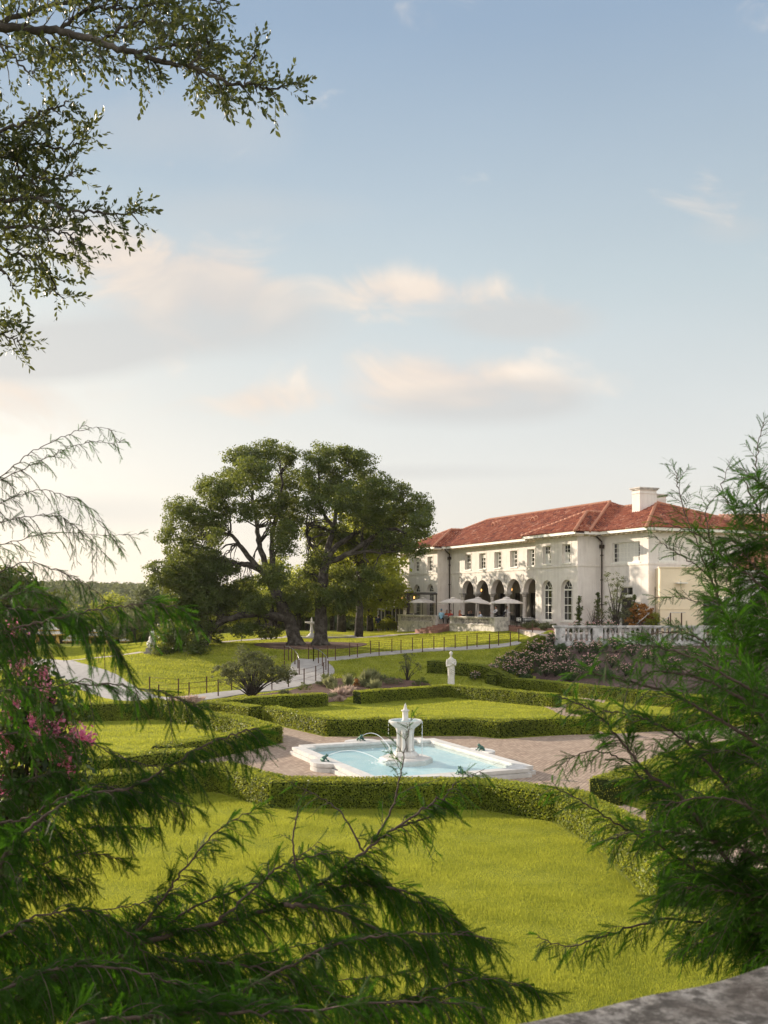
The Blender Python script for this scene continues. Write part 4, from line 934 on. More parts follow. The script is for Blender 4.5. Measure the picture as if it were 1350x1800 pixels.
def tiles(m, poly, u0, pitch=.29, row=.42, rad=.085):
    """barrel tiles over a planar polygon; u0 = unit vector along the eave"""
    P = [np.array(p, float) for p in poly]; u = np.array(u0, float); u /= np.linalg.norm(u); nrm = None
    nrm = np.cross(P[1]-P[0], P[2]-P[0]); nrm /= np.linalg.norm(nrm)
    if nrm[2] < 0: nrm = -nrm
    v = np.cross(nrm, u); 
    if v[2] < 0: v = -v
    O = P[0]; uv = np.array([((p-O)@u, (p-O)@v) for p in P])
    m.add([p for p in P], [tuple(range(len(P)))], 0)
    n = len(uv); Vs = []; Fs = []; base = 0; ph = [(math.cos(a), math.sin(a)) for a in np.linspace(math.pi, 0, 5)]
    for x in np.arange(math.floor(uv[:, 0].min()/pitch)*pitch+pitch/2, uv[:, 0].max(), pitch):
        ys = []
        for i in range(n):
            a, b = uv[i], uv[(i+1) % n]
            if (a[0] <= x < b[0]) or (b[0] <= x < a[0]): ys.append(a[1]+(b[1]-a[1])*(x-a[0])/(b[0]-a[0]))
        ys.sort()
        for k in range(0, len(ys)-1, 2):
            y = ys[k]
            while y < ys[k+1]-.05:
                y2 = min(y+row+.03, ys[k+1])
                for (yy, lift, rr) in ((y, .035, rad*1.08), (y2, .004, rad*.92)):
                    for cx, sz in ph: Vs.append(O+u*(x+cx*rr)+v*yy+nrm*(lift+sz*rr))
                for q in range(4): Fs.append((base+q, base+q+1, base+5+q+1, base+5+q))
                Fs.append((base, base+1, base+2, base+3, base+4)); base += 10; y += row
    if Vs: m.add(Vs, Fs, 0)
def caps(m, a, b, rad=.13):
    a = np.array(a); b = np.array(b); L_ = np.linalg.norm(b-a); n = max(1, int(L_/.38))
    for i in range(n):
        p = a+(b-a)*i/n+[0, 0, .05]; q = a+(b-a)*(i+1.15)/n+[0, 0, .04]; m.tube([p, q], [rad*1.12, rad*.9], 8)

def build_roofs():
    o = HL; P = lambda t, oo, z: F_(t, oo, z)
    ez = 11.5; dv = np.array([*D_, 0]); nv = np.array([*N_, 0]); tr = MB(); cp = MB()
    # main block
    E0, E1 = -21.9, 11.6; RO, RZ = -5.5, 14.62; R0, R1 = -16.0, 5.4; p = (RZ-ez)/(.9-RO); BO = RO-(.9-RO)
    tiles(tr, [P(E0, .9, ez), P(E1, .9, ez), P(R1, RO, RZ), P(R0, RO, RZ)], dv); tiles(tr, [P(E0, BO, ez), P(E1, BO, ez), P(R1, RO, RZ), P(R0, RO, RZ)], dv)
    tiles(tr, [P(E0, .9, ez), P(R0, RO, RZ), P(E0, BO, ez)], nv); tiles(tr, [P(E1, .9, ez), P(R1, RO, RZ), P(E1, BO, ez)], nv)
    caps(cp, P(R0, RO, RZ), P(R1, RO, RZ)); caps(cp, P(E0, .9, ez), P(R0, RO, RZ)); caps(cp, P(E1, .9, ez), P(R1, RO, RZ)); caps(cp, P(E1, BO, ez), P(R1, RO, RZ))
    # bays
    for (b0, b1) in ((3.0, 11.6), (-21.9, -13.9)):
        tcx = (b0+b1)/2; hwid = (b1-b0)/2; z = ez+p*hwid; oa = 2.33-hwid; om = .9-hwid
        tiles(tr, [P(b0, 2.33, ez+.005), P(b1, 2.33, ez+.005), P(tcx, oa, z)], dv)
        for e in (b0, b1):
            tiles(tr, [P(e, 2.33, ez+.003), P(e, .9, ez+.003), P(tcx, om-.1, z), P(tcx, oa, z)], nv); caps(cp, P(e, 2.33, ez), P(tcx, oa, z))
        caps(cp, P(tcx, oa, z), P(tcx, om-.2, z))
    # wing
    e1 = -27.8; ra = (-21.6, -6.0, 14.08); 
    tiles(tr, [P(e1, -.02, ez+.002), P(-20.6, -.02, ez+.002), P(-16.5, -6.0, 14.08), P(*ra)], dv)
    tiles(tr, [P(e1, -.02, ez+.002), P(*ra), P(e1, -12.9, ez+.002)], nv); tiles(tr, [P(e1, -12.9, ez), P(-18, -12.9, ez), P(-16.5, -6.0, 14.08), P(*ra)], dv)
    caps(cp, P(e1, -.02, ez), P(*ra), .14); caps(cp, P(e1, -12.9, ez), P(*ra)); caps(cp, P(*ra), P(-16.5, -6, 14.08))
    # low roof of the far setback
    tiles(tr, [P(11.0, .25, ez-.0), P(18.4, .25, ez), P(12.8, -5.4, 14.0), P(9, -5.4, 14.0)], dv); tiles(tr, [P(18.4, .25, ez), P(12.8, -5.4, 14.0), P(18.4, -11.8, ez)], nv)
    r = tr.build('roof', 'roof_tile', house, o); cp.build('roof_ridge_caps', 'roof_cap', r, o)
    # small roof vents
    for t in (0.5, -7.0):
        m = MB(); oo = -3.4; z = ez+p*(.9-oo)
        q = [F_(t+.36*math.cos(a), oo+.15, z-.1+.42*math.sin(a)) for a in np.linspace(0, math.pi, 9)]; m.tube(q, .07, 6); q = [F_(t+.36*math.cos(a), oo-.2, z+.1+.36*math.sin(a)) for a in np.linspace(0, math.pi, 9)]; m.tube(q, .05, 6); m.build('roof_vent', 'roof_cap', r, o)
    def chim(t0, t1, o0, o1, z0, z1):
        m = MB(); m.box(t0, t1, o0, o1, z0, z1-.5, 0, F_); m.box(t0-.04, t1+.04, o0-.04, o1+.04, z1-.5, z1-.42, 0, F_); m.box(t0, t1, o0, o1, z1-.418, z1-.2, 0, F_)
        c = m.build('chimney', 'stucco', r, o); m = MB(); m.box(t0-.1, t1+.1, o0-.1, o1+.1, z1-.198, z1-.1, 0, F_); m.box(t0-.17, t1+.17, o0-.17, o1+.17, z1-.098, z1, 0, F_); m.build('chimney_cap', 'garden_stone', c, o)
    chim(-22.1, -21.1, -5.6, -3.9, 12.0, 15.25); chim(-19.9, -18.7, -8.4, -7.3, 12, 15.05)
build_house(); build_roofs()

# lanterns in the loggia
for i, (px, py, lb) in enumerate([(816, 1049, 'glowing amber lantern hanging in the leftmost arch of the loggia'), (844.4, 1037.3, 'glowing amber lantern hanging in the second arch from the left'), (897.6, 1036, 'glowing amber lantern hanging in the fourth arch from the left')]):
    u = (px-CX)/FPX; oo = -1.9; K = 52.7-1.093*oo; Z = K/(u+.443); z = CAMZ-(py-HY)/FPX*Z
    l = thing('lantern', lb, 'lantern', (u*Z, Z, z), 'lanterns in the loggia arches')
    m = MB(); m.tube([(0, 0, .25), (0, 0, 8.5-z)], .015, 5); m.lathe([(.03, .3), (.2, .18), (.22, .14)], (0, 0, 0), 8, 0, False); m.lathe([(.16, -.16), (.1, -.22), (.02, -.3)], (0, 0, 0), 8, 0, False)
    for k in range(4): a = k*math.pi/2; m.tube([(.18*math.cos(a), .18*math.sin(a), -.16), (.2*math.cos(a), .2*math.sin(a), .15)], .012, 4)
    m.build('lantern_frame', 'dark_metal', l); m = MB(); m.lathe([(.13, -.14), (.17, 0), (.15, .12)], (0, 0, 0), 10); m.build('lamp_glass', 'lamp_glow', l)

# ------------------------------------------------------------------ terrace, parapets, steps
TF = FLOOR
def terrace():
    m = MB(); m.prism([(7.1, .02), (7.1, 4.2), (-12.7, 4.2), (-12.7, 2.9), (-20.5, 2.9), (-20.5, 1.5), (-14.75, 1.5), (-14.75, -.5), (3.8, -.5), (3.8, 1.5), (7.1, 1.5)], 2.6, TF-.012, 0, F_)
    o = m.build('terrace', 'red_brick_paving'); tag(o, kind='structure')
terrace()
def parapet(t0, t1, o_, label, ret=None):
    base = F_((t0+t1)/2, o_, 3.0); th = thing('parapet', label, 'wall', base, 'stone parapets of the dining terrace')
    mp = front(o_); m = MB()
    bx(m, mp, t0, t1, 2.5, TF+.05, -.02, .32); bx(m, mp, t0, t1, TF+.052, TF+.14, -.07, .36)
    bx(m, mp, t0, t0+.9, TF+.14, 4.40, .0, .30); bx(m, mp, t1-.9, t1, TF+.14, 4.40, .0, .30)
    bx(m, mp, t0-.04, t1+.04, 4.402, 4.52, -.06, .36); bx(m, mp, t0+.9, t1-.9, TF+.142, TF+.22, .04, .26); bx(m, mp, t0+.9, t1-.9, 4.32, 4.40, .04, .26)
    m.build('parapet_wall', 'garden_stone', th, base)
    n = int((t1-t0-1.8)/.27)
    for k in range(n):
        m = MB(); x = t0+.9+(k+.5)*(t1-t0-1.8)/n; p = F_(x, o_-.15, 0); m.lathe([(.05, TF+.215), (.05, TF+.26), (.035, TF+.29), (.085, TF+.38), (.045, TF+.54), (.05, TF+.62)], p, 7)
        m.build('baluster', 'garden_stone', th, base)
    return th
p1 = parapet(-1.6, 7.2, 4.4, 'pierced stone parapet left of the brick terrace steps')
p2 = parapet(-12.9, -4.5, 4.4, 'pierced stone parapet right of the brick terrace steps')
for (tt, sg, lb) in ((-1.6, 1, 1), (-12.9, 1, 2)):
    m = MB(); mp = side(tt-.06, 1); bx(m, mp, 3.0, 4.08, 2.5, 4.40, .062, .4); bx(m, mp, 2.94, 4.03, 4.4, 4.53, .0, .5); m.build('parapet_return', 'garden_stone', p1 if lb == 1 else p2, (p1 if lb == 1 else p2).location)
base = F_(-3.05, 5, 3.1); st = thing('steps', 'wide red brick steps between the two terrace parapets', 'steps', base)
for k in range(4):
    m = MB(); m.box(-4.45, -1.65 if k < 1 else -1.65+.5*k, 4.42+.001*k, 4.42+.38*(k+1), 2.5, TF-.14*(k+1)+.02, 0, F_); m.build('step', 'red_brick_paving', st, base)

# ------------------------------------------------------------------ dining furniture
def on(t, oo, z=TF): p = F_(t, oo, z); return p
def umbrella_proto():
    t = thing('patio_umbrella', 'pale square patio umbrella', 'umbrella'); 
    m = MB(); m.lathe([(.26, 0), (.26, .05), (.06, .08)], (0, 0, 0), 14); m.build('base', 'dark_metal', t)
    m = MB(); m.tube([(0, 0, .06), (0, 0, 2.42)], .03, 8); m.build('pole', 'dark_metal', t)
    m = MB(); n = 8; R_ = 1.5; rim = []; V = [(0, 0, 2.50)]
    for k in range(n): a = math.pi/8+k*math.pi/4; V.append((.9*math.cos(a), .9*math.sin(a), 2.27))
    for k in range(n): a = math.pi/8+k*math.pi/4; V.append((R_*math.cos(a), R_*math.sin(a), 2.04))
    for k in range(n): a = math.pi/8+k*math.pi/4; V.append((R_*math.cos(a), R_*math.sin(a), 1.97))
    for k in range(n): a = math.pi/4+k*math.pi/4; V.append((R_*.91*math.cos(a), R_*.91*math.sin(a), 2.05))
    F = []
    for k in range(n):
        j = (k+1) % n; F += [(0, 1+k, 1+j), (1+k, 9+k, 25+k), (1+k, 25+k, 1+j), (1+j, 25+k, 9+j), (9+k, 17+k, 25+k), (25+k, 17+k, 17+j), (25+k, 17+j, 9+j)]
    m.add(V, F); c = m.build('canopy', 'canvas', t)
    m = MB(); m.lathe([(.34, 2.44), (.30, 2.50), (.12, 2.56), (.02, 2.60)], (0, 0, 0), 10, 0, False); m.build('vent_cap', 'canvas', c)
    for k in range(n):
        a = math.pi/8+k*math.pi/4; m = MB(); m.tube([(.03*math.cos(a), .03*math.sin(a), 2.45), (R_*math.cos(a)*.98, R_*math.sin(a)*.98, 2.02)], .012, 4); m.tube([(.04*math.cos(a), .04*math.sin(a), 1.95), (.8*math.cos(a), .8*math.sin(a), 2.24)], .009, 4); m.build('rib', 'dark_metal', t)
    return t
ub = umbrella_proto(); ul = ['pale patio umbrella at the far left of the terrace, over the left parapet', 'pale patio umbrella beside the black downpipe, above the steps', 'tilted pale patio umbrella in front of the second loggia column', 'pale patio umbrella nearest the viewer, in front of the fourth loggia column']
for i, (t, oo, rz) in enumerate([(5.2, 2.5, .4), (-1.3, 2.3, .1), (-6.3, 2.6, .6), (-11.9, 2.6, .3)]):
    u = ub if i == 0 else dup(ub); u.location = on(t, oo, TF+.03); u.rotation_euler = (R(3) if i == 2 else 0, R(5) if i == 2 else 0, rz); u['label'] = ul[i]; u['group'] = 'umbrellas along the dining terrace'
def chair_proto():
    t = thing('dining_chair', 'black dining chair', 'chair')
    m = MB(); m.box(-.22, .22, -.22, .22, .43, .47); m.build('seat', 'black_fabric', t)
    m = MB(); m.box(-.22, .22, .19, .23, .50, .92); m.box(-.2, -.16, .2, .22, .47, .5); m.box(.16, .2, .2, .22, .47, .5); m.build('backrest', 'black_fabric', t)
    for x in (-.19, .19):
        for y in (-.19, .19): m = MB(); m.tube([(x, y, .43), (x*1.08, y*1.08, 0)], .016, 6); m.build('leg', 'dark_metal', t)
    return t
def table_proto(cloth):
    t = thing('dining_table', 'dining table', 'table'); m = MB()
    if cloth:
        m.box(-.62, .62, -.4, .4, .72, .75); m.build('tabletop', 'dark_door', t)
        m = MB(); m.box(-.64, .64, -.42, .42, .752, .762); m.box(-.645, .645, -.43, -.422, .42, .76); m.box(-.645, .645, .422, .43, .42, .76); m.box(-.65, -.642, -.42, .42, .42, .76); m.box(.642, .65, -.42, .42, .42, .76); m.build('skirt', cloth, t)
    else: m.lathe([(.02, .72), (.45, .72), (.45, .75), (.02, .752)], (0, 0, 0), 20, 0, False); m.build('tabletop', 'dark_door', t)
    m = MB(); m.lathe([(.25, 0), (.25, .03), (.035, .06), (.035, .72)], (0, 0, 0), 12); m.build('pedestal', 'dark_metal', t); return t
tb = table_proto(None); tl = ['round dark dining table under the far left umbrella', 'round dark table where guests sit above the brick steps', 'round dark dining table under the tilted umbrella', 'round dark dining table below the nearest umbrella']
for i, (t, oo) in enumerate([(5.6, 3.1), (-2.1, 3.1), (-6.6, 3.2), (-11.4, 3.3)]):
    u = tb if i == 0 else dup(tb); u.location = on(t, oo); u['label'] = tl[i]; u['group'] = 'round tables on the terrace'
wc = table_proto('white_cloth'); ck = table_proto('check_cloth')
for i, (t, oo, src, lb) in enumerate([(-13.6, 1.6, wc, 'white-clothed dining table right of the terrace corner pier'), (-14.6, 2.2, ck, 'black and white checked table next to the white-clothed one'), (-12.6, 1.2, None, 'white-clothed dining table under the nearest umbrella, behind the corner pier'), (-9.2, 1.2, None, 'white-clothed dining table beside the standing waiter')]):
    u = src if src else dup(wc); u.location = on(t, oo); u.rotation_euler = (0, 0, math.atan2(D_[1], D_[0])); u['label'] = lb; u['group'] = 'clothed tables at the loggia'
ch = chair_proto(); first = True
fr = math.atan2(D_[1], D_[0])
for i, (t, oo, rz, lb) in enumerate([(6.4, 3.3, 1.2, 'black chair left of the far umbrella pole'), (4.8, 3.3, -1.4, 'black chair right of the far umbrella pole'), (5.6, 3.9, 0, 'black chair pushed to the left parapet'), (-3.2, 3.7, 2.4, 'black chair of the guest in the blue shirt'), (-7.4, 3.8, 2.7, 'black chair of the guest in the pale blue shirt'), (-5.8, 3.8, 2, 'black chair of the guest dressed in black'),
        (-10.6, 3.7, .3, 'empty black chair by the corner pier of the parapet'), (-12.3, 3.5, 1, 'empty black chair at the inner corner of the parapet'), (-13.6, 2.4, 2.8, 'black chair in front of the white-clothed table'), (-14.7, 3.0, 2.8, 'black chair in front of the checked table'), (-13.1, .7, 0, 'black chair behind the white-clothed table'), (-10.3, .9, .5, 'black chair behind the waiter'), (-8.2, 1.0, .5, 'black chair left of the waiter')]):
    u = ch if first else dup(ch); first = False; u.location = on(t, oo); u.rotation_euler = (0, 0, rz+fr); u['label'] = lb; u['group'] = 'black chairs on the terrace'
def face(px, Z_t_o, to_px=None): pass
def TO(px, oo): u = (px-CX)/FPX; K = 52.7-1.093*oo; Z = K/(u+.443); return (Z+.405*oo-100)/.914
def pl(px, oo, z=TF): t = TO(px, oo); return F_(t, oo, z)
person('seated guest seen from behind in a light blue shirt and dark hat by the steps', pl(775.5, 4.0), 2.9, True, 'blue_shirt', 'black_fabric', 'dark_hair', .1, 0, hat=True, s=1.08)
person('long-haired red-headed guest seated facing the blue-shirted one', pl(785.3, 2.6), .3, True, 'orange_top', 'black_fabric', 'red_hair', .05, 0, long_hair=True)
person('guest in a bright red top seated under the second umbrella', pl(793.3, 3.2), -.6, True, 'red_top', 'black_fabric', 'dark_hair', .12, 0)
person('woman in an orange-red top seated at the left end of the right parapet', pl(808, 3.2), 1.0, True, 'orange_top', 'black_fabric', 'red_hair', .02, 1, long_hair=True)
person('guest in black seated in front of the second loggia column', pl(822, 3.4), .9, True, 'black_fabric', 'black_fabric', 'dark_hair', .1, 0)
person('woman with long dark hair seated between the black-clad and pale blue guests', pl(829, 2.6), -.5, True, 'black_fabric', 'black_fabric', 'dark_hair', .05, 0, long_hair=True)
person('seated guest leaning forward in a pale blue shirt under the third arch', pl(848.5, 3.6), -1.3, True, 'pale_blue_shirt', 'black_fabric', 'dark_hair', .22, 1)
person('standing waiter in white shirt and black vest holding out one arm', pl(873.5, 2.0), -1.2, False, 'white_shirt', 'black_fabric', 'dark_hair', .10, 1, vest=True)
person('second waiter in a white shirt bending behind the fourth column', pl(884.5, 1.4), 1.1, False, 'white_shirt', 'black_fabric', 'dark_hair', .34, 1, vest=True)
wk = AT(665.5, 108); wk[2] = Hs(wk[0], wk[1])
person('person walking away in a navy shirt and dark shorts beside the tree trunk', tuple(wk), 3.0, False, 'navy_shirt', 'black_fabric', 'dark_hair', .02, 2, bare_legs=True, walk=True)

# ------------------------------------------------------------------ long balustrade above the roses
def balustrade():
    Y = 73.0; x0, x1 = 12.5, 31.5; zb = 2.72; zt = 4.12
    th = thing('balustrade', 'long weathered stone balustrade with urn balusters above the rose bank', 'balustrade', ((x0+x1)/2, Y, zb)); o = th.location
    m = MB(); m.box(x0, x1, Y-.24, Y+.24, zb-1.0, zb+.26); m.box(x0+.01, x1, Y-.28, Y+.28, zb-.6, zb+.10); m.build('plinth', 'balustrade_stone', th, o)
    m = MB(); m.box(x0-.06, x1, Y-.20, Y+.20, zt-.17, zt-.09); m.box(x0-.12, x1, Y-.27, Y+.27, zt-.088, zt+.02); m.build('handrail', 'balustrade_stone', th, o)
    px_ = [12.9, 15.65, 23.0, 30.3]
    for p in px_:
        m = MB(); m.box(p-.36, p+.36, Y-.23, Y+.23, zb+.262, zt-.172); m.box(p-.22, p+.22, Y-.25, Y-.22, zb+.36, zt-.30); m.build('pier', 'balustrade_stone', th, o)
    for a, b in zip(px_[:-1], px_[1:]):
        n = int((b-a-.8)/.36)
        for k in range(n):
            x = a+.4+(k+.5)*(b-a-.8)/n; m = MB(); z = zb+.262
            m.lathe([(.13, z), (.13, z+.07), (.08, z+.1), (.07, z+.14), (.125, z+.24), (.14, z+.34), (.11, z+.48), (.065, z+.66), (.06, z+.74), (.09, z+.78), (.075, z+.82), (.11, z+.88), (.11, zt-.172)], (x, Y, 0), 12); m.build('baluster', 'balustrade_stone', th, o)
balustrade()
m = MB(); m.box(11.5, 32, 73.26, 90, 2.2, 3.49); o = m.build('terrace', 'pale_paving'); tag(o, kind='structure')

# ------------------------------------------------------------------ post and wire railings
def railing(pts, label, tops=None, hand=False, h=1.08):
    P = [G(x, y) for x, y in pts]; base = P[len(P)//2]; th = thing('railing', label, 'railing', tuple(base), 'rust-brown post railings along the walks'); 
    for p in P:
        m = MB(); m.box(p[0]-.035, p[0]+.035, p[1]-.035, p[1]+.035, p[2]-.1, p[2]+h); m.build('post', 'rust_steel', th, base)
    for k, z in enumerate([h-.03] if hand else [h-.05, h*.68, h*.36]):
        m = MB(); m.tube([np.array(p)+[0, 0, z] for p in P], .026 if hand else .009, 6); m.build('handrail' if hand else 'wire', 'silver_pole' if hand else 'rust_steel', th, base)
railing([(542.4, 1159.9), (576, 1160), (614.6, 1155), (651.4, 1150.9), (688.9, 1147.5), (725, 1145.2), (762.7, 1142.8), (800, 1140.6), (838.5, 1138.6), (876.3, 1136), (912, 1130), (936, 1121)], 'long post railing on the far edge of the narrow walk across the lawn')
railing([(551, 1163.5), (589.5, 1161.5), (628.3, 1157), (666.3, 1153), (704.9, 1149), (742.7, 1146.5), (780.7, 1144.5), (821, 1142.5), (860.5, 1140), (897.2, 1136.5)], 'long post railing on the near edge of the narrow walk across the lawn')
railing([(551, 1164), (559.7, 1167.5), (566.7, 1172.6), (572.9, 1178.5), (577, 1188)], 'curved handrail on the right side of the widening walk', hand=True)
railing([(500, 1160.5), (507, 1161.7), (512.8, 1164.5), (518.5, 1169), (523.7, 1176), (526, 1186.5)], 'curved handrail on the left side of the widening walk', hand=True)
railing([(577, 1189), (569, 1191.5), (555, 1198), (534.6, 1203), (507, 1209), (478, 1214)], 'short railing curving along the bed below the widening walk')
railing([(500, 1189), (452, 1203), (407, 1213), (363.3, 1218.4), (313.6, 1223.2), (263, 1219)], 'railing on the lawn side of the lower walk, left of the bush')
railing([(440, 1216), (383.6, 1224.9), (332.4, 1231), (279, 1236)], 'railing on the garden side of the lower walk, left of the bush')

# ------------------------------------------------------------------ foliage generators
def clumps(lobes, per, r):
    """sub-clump centres inside ellipsoid lobes, denser toward the skin"""
    C = []
    for (cx, cy, cz, rx, ry, rz) in lobes:
        vol = rx*ry*rz; n = max(4, int(per*(rx*ry+ry*rz+rx*rz)))
        d = r.normal(size=(n, 3)); d /= np.linalg.norm(d, axis=1, keepdims=True); rad = r.random(n)**.38
        C.append(np.array([cx, cy, cz])+d*rad[:, None]*np.array([rx, ry, rz]))
    return np.concatenate(C)
def leaves(C, n_each, spread, size, r, flat=.7, aspect=.65, quad=True, up=.3):
    k = len(C); idx = np.repeat(np.arange(k), n_each); n = len(idx)
    sp = (spread*(.6+.8*r.random(k)))[idx][:, None]
    d = r.normal(size=(n, 3)); d *= (r.random(n)**.5/np.linalg.norm(d, axis=1))[:, None]
    P = C[idx]+d*sp*np.array([1, 1, flat]); nr = d/(np.linalg.norm(d, axis=1, keepdims=True)+1e-6)+np.array([0, 0, up])
    return leaf_tris(P, nr, size, r, .7, aspect, quad)
def limbs(m, start, C, r, r0, k=40, tip=.02):
    """boughs from a fork point to a spread of clumps, with kinks"""
    start = np.array(start)
    for c in C[r.choice(len(C), min(k, len(C)), replace=False)]:
        d = c-start; L_ = np.linalg.norm(d); s = np.linspace(0, 1, 7)[:, None]
        P = start+d*s+np.array([0, 0, 1])*(np.sin(s*math.pi)*L_*.10)+r.normal(size=(7, 3))*L_*.035*np.sin(s*math.pi)
        rr = r0*min(1, L_/6)*(1-s[:, 0])**.8+tip; m.tube(P, rr, 5)

def oaks():
    Zo = 81.5
    def pxl(L_, dz, seed):
        r = np.random.default_rng(seed); out = []
        for (cx, cy, rx, ry) in L_:
            w = W(cx, cy, Zo); out.append((w[0], Zo+r.normal()*dz, w[2], rx*Zo/FPX, max(rx, ry)*Zo/FPX*1.1, ry*Zo/FPX))
        return out
    def P(px, py, dz=0): w = W(px, py, Zo+dz); return w
    # first oak: leans, low limb to the left that droops to the grass
    A = [(322, 905, 38, 36), (310, 960, 36, 34), (355, 930, 34, 30), (395, 868, 40, 32), (380, 905, 36, 28), (430, 815, 34, 28), (405, 838, 28, 24), (470, 800, 30, 26), (500, 795, 22, 22), (455, 848, 38, 30), (500, 840, 30, 34), (480, 885, 34, 30), (508, 900, 30, 34), (345, 985, 44, 30), (330, 1025, 48, 30), (385, 1000, 32, 22), (300, 1010, 34, 28), (370, 1055, 44, 26), (320, 1068, 34, 26), (420, 1035, 32, 22), (505, 950, 28, 34), (488, 1015, 30, 24), (500, 1050, 34, 22), (455, 1062, 30, 18), (395, 950, 16, 16), (440, 905, 26, 18),
         (350, 1095, 34, 20), (318, 1110, 26, 18), (300, 1142, 22, 16), (330, 1150, 30, 12), (365, 1128, 16, 20), (345, 1163, 22, 6), (440, 1105, 26, 12), (468, 1112, 22, 10), (282, 935, 16, 20), (365, 860, 18, 18)]
    B = [(560, 805, 30, 26), (600, 790, 34, 20), (630, 810, 32, 28), (585, 838, 36, 30), (640, 850, 36, 34), (670, 865, 26, 26), (560, 880, 30, 32), (610, 890, 36, 34), (655, 905, 38, 32), (700, 868, 26, 30), (735, 885, 18, 24), (705, 910, 34, 28), (735, 930, 22, 26), (690, 950, 38, 22), (730, 965, 20, 16), (550, 930, 28, 28), (595, 940, 28, 26), (640, 950, 30, 22), (560, 985, 24, 22), (540, 1020, 30, 28), (600, 1010, 30, 24), (570, 1045, 40, 22), (625, 1040, 34, 20), (530, 1058, 24, 20), (605, 1065, 24, 14), (655, 1010, 24, 18), (545, 845, 18, 26), (748, 905, 10, 16)]
    A = A+[l for l in A if l[0] < 400 and l[1] > 980]+[(300, 1120, 26, 24), (335, 1135, 34, 18), (310, 1155, 26, 10)]
    for (L_, seed, lab, tr, boughs, fork) in (
        (A, 11, 'spreading live oak with a leaning trunk and a low limb drooping to the grass', [P(520, 1136), P(515, 1112), P(508, 1088), P(498, 1070), P(485, 1040), P(470, 1012)],
         [([P(506, 1088), P(485, 1083), P(455, 1079), P(423, 1082), P(395, 1090), P(376, 1110), P(368, 1135), P(360, 1158)], .34),
          ([P(470, 1012), P(455, 1000), P(434, 992), P(415, 992), P(395, 988), P(370, 985)], .30), ([P(455, 1000), P(430, 970), P(418, 955), P(405, 940), P(380, 935), P(345, 940)], .22),
          ([P(470, 1012), P(463, 985), P(452, 955), P(448, 925), P(440, 880), P(432, 830)], .28), ([P(472, 1010), P(478, 990), P(476, 962), P(480, 925), P(490, 880), P(492, 820)], .26), ([P(478, 985), P(495, 950), P(508, 915)], .14),
          ([P(410, 1083), P(395, 1095), P(360, 1110), P(330, 1130), P(305, 1145)], .10), ([P(372, 1120), P(350, 1140), P(330, 1155)], .07), ([P(462, 1080), P(478, 1095), P(470, 1112), P(468, 1125)], .10), ([P(380, 1100), P(345, 1128), P(322, 1158)], .06)], P(470, 1005)),
        (B, 12, 'tall live oak with a straight dark trunk right of the leaning one', [P(563, 1136), P(564, 1100), P(564, 1060), P(568, 1020), P(571, 990)],
         [([P(571, 990), P(577, 955), P(585, 925), P(590, 880), P(600, 820)], .30), ([P(573, 985), P(590, 960), P(615, 942), P(640, 925), P(670, 900)], .26), ([P(574, 988), P(600, 980), P(635, 960), P(668, 935), P(705, 932), P(740, 950)], .24), ([P(570, 985), P(552, 965), P(540, 945), P(535, 915)], .20), ([P(600, 978), P(640, 970), P(680, 972), P(715, 960)], .15), ([P(568, 1020), P(545, 1005), P(528, 1000)], .13), ([P(585, 925), P(565, 895), P(558, 850), P(562, 810)], .16)], P(576, 950))):
        r = np.random.default_rng(seed); base = (tr[0][0], tr[0][1], Hs(tr[0][0], tr[0][1])); th = thing('live_oak', lab, 'tree', base)
        lob = pxl(L_, 2.6, seed); C = clumps(lob, 10.5, r)
        m = MB(); n = len(tr); q = smooth_path([[*p] for p in tr], 4)
        rad = np.interp(np.linspace(0, 1, len(q)), [0, .08, .3, 1], [.78, .60, .52, .38]); rad = rad*(1+.05*np.sin(np.arange(len(q))*1.7)); q[:, 1] = Zo; q[0][2] = base[2]-.15; m.tube(q, rad, 14)
        for k in range(7): a = k*.9+.3; m.tube([base+np.array([math.cos(a)*.3, math.sin(a)*.3, .5]), base+np.array([math.cos(a)*.65, math.sin(a)*.65, .08]), base+np.array([math.cos(a)*1.0, math.sin(a)*1.0, -.1])], [.26, .16, .05], 7)
        m.build('trunk', 'bark', th, base)
        for bp, r0 in boughs:
            bp = [np.array(b) for b in bp]; dz = r.normal()*2.2
            for i, b in enumerate(bp): b[1] += dz*i/len(bp)
            q = smooth_path(bp, 4); q += r.normal(size=q.shape)*.08*np.linspace(0, 1, len(q))[:, None]; m = MB(); m.tube(q, np.linspace(r0*1.1, r0*.32, len(q)), 8); m.build('bough', 'bark', th, base)
            near = C[np.linalg.norm(C-q[-1], axis=1) < 4.5]
            m2 = MB()
            for s in (.4, .6, .8, .99):
                st = q[int(s*(len(q)-1))]; nn = C[np.argsort(np.linalg.norm(C-st, axis=1))[:60]]
                limbs(m2, st, nn, r, .10, 9, .018)
            m2.build('twigs', 'bark', th, base)
        m = MB(); V, F = leaves(C, 62, .58, .15, r, .6, .7); m.add(V, F); m.build('crown', 'oak_leaf', th, base)
oaks()

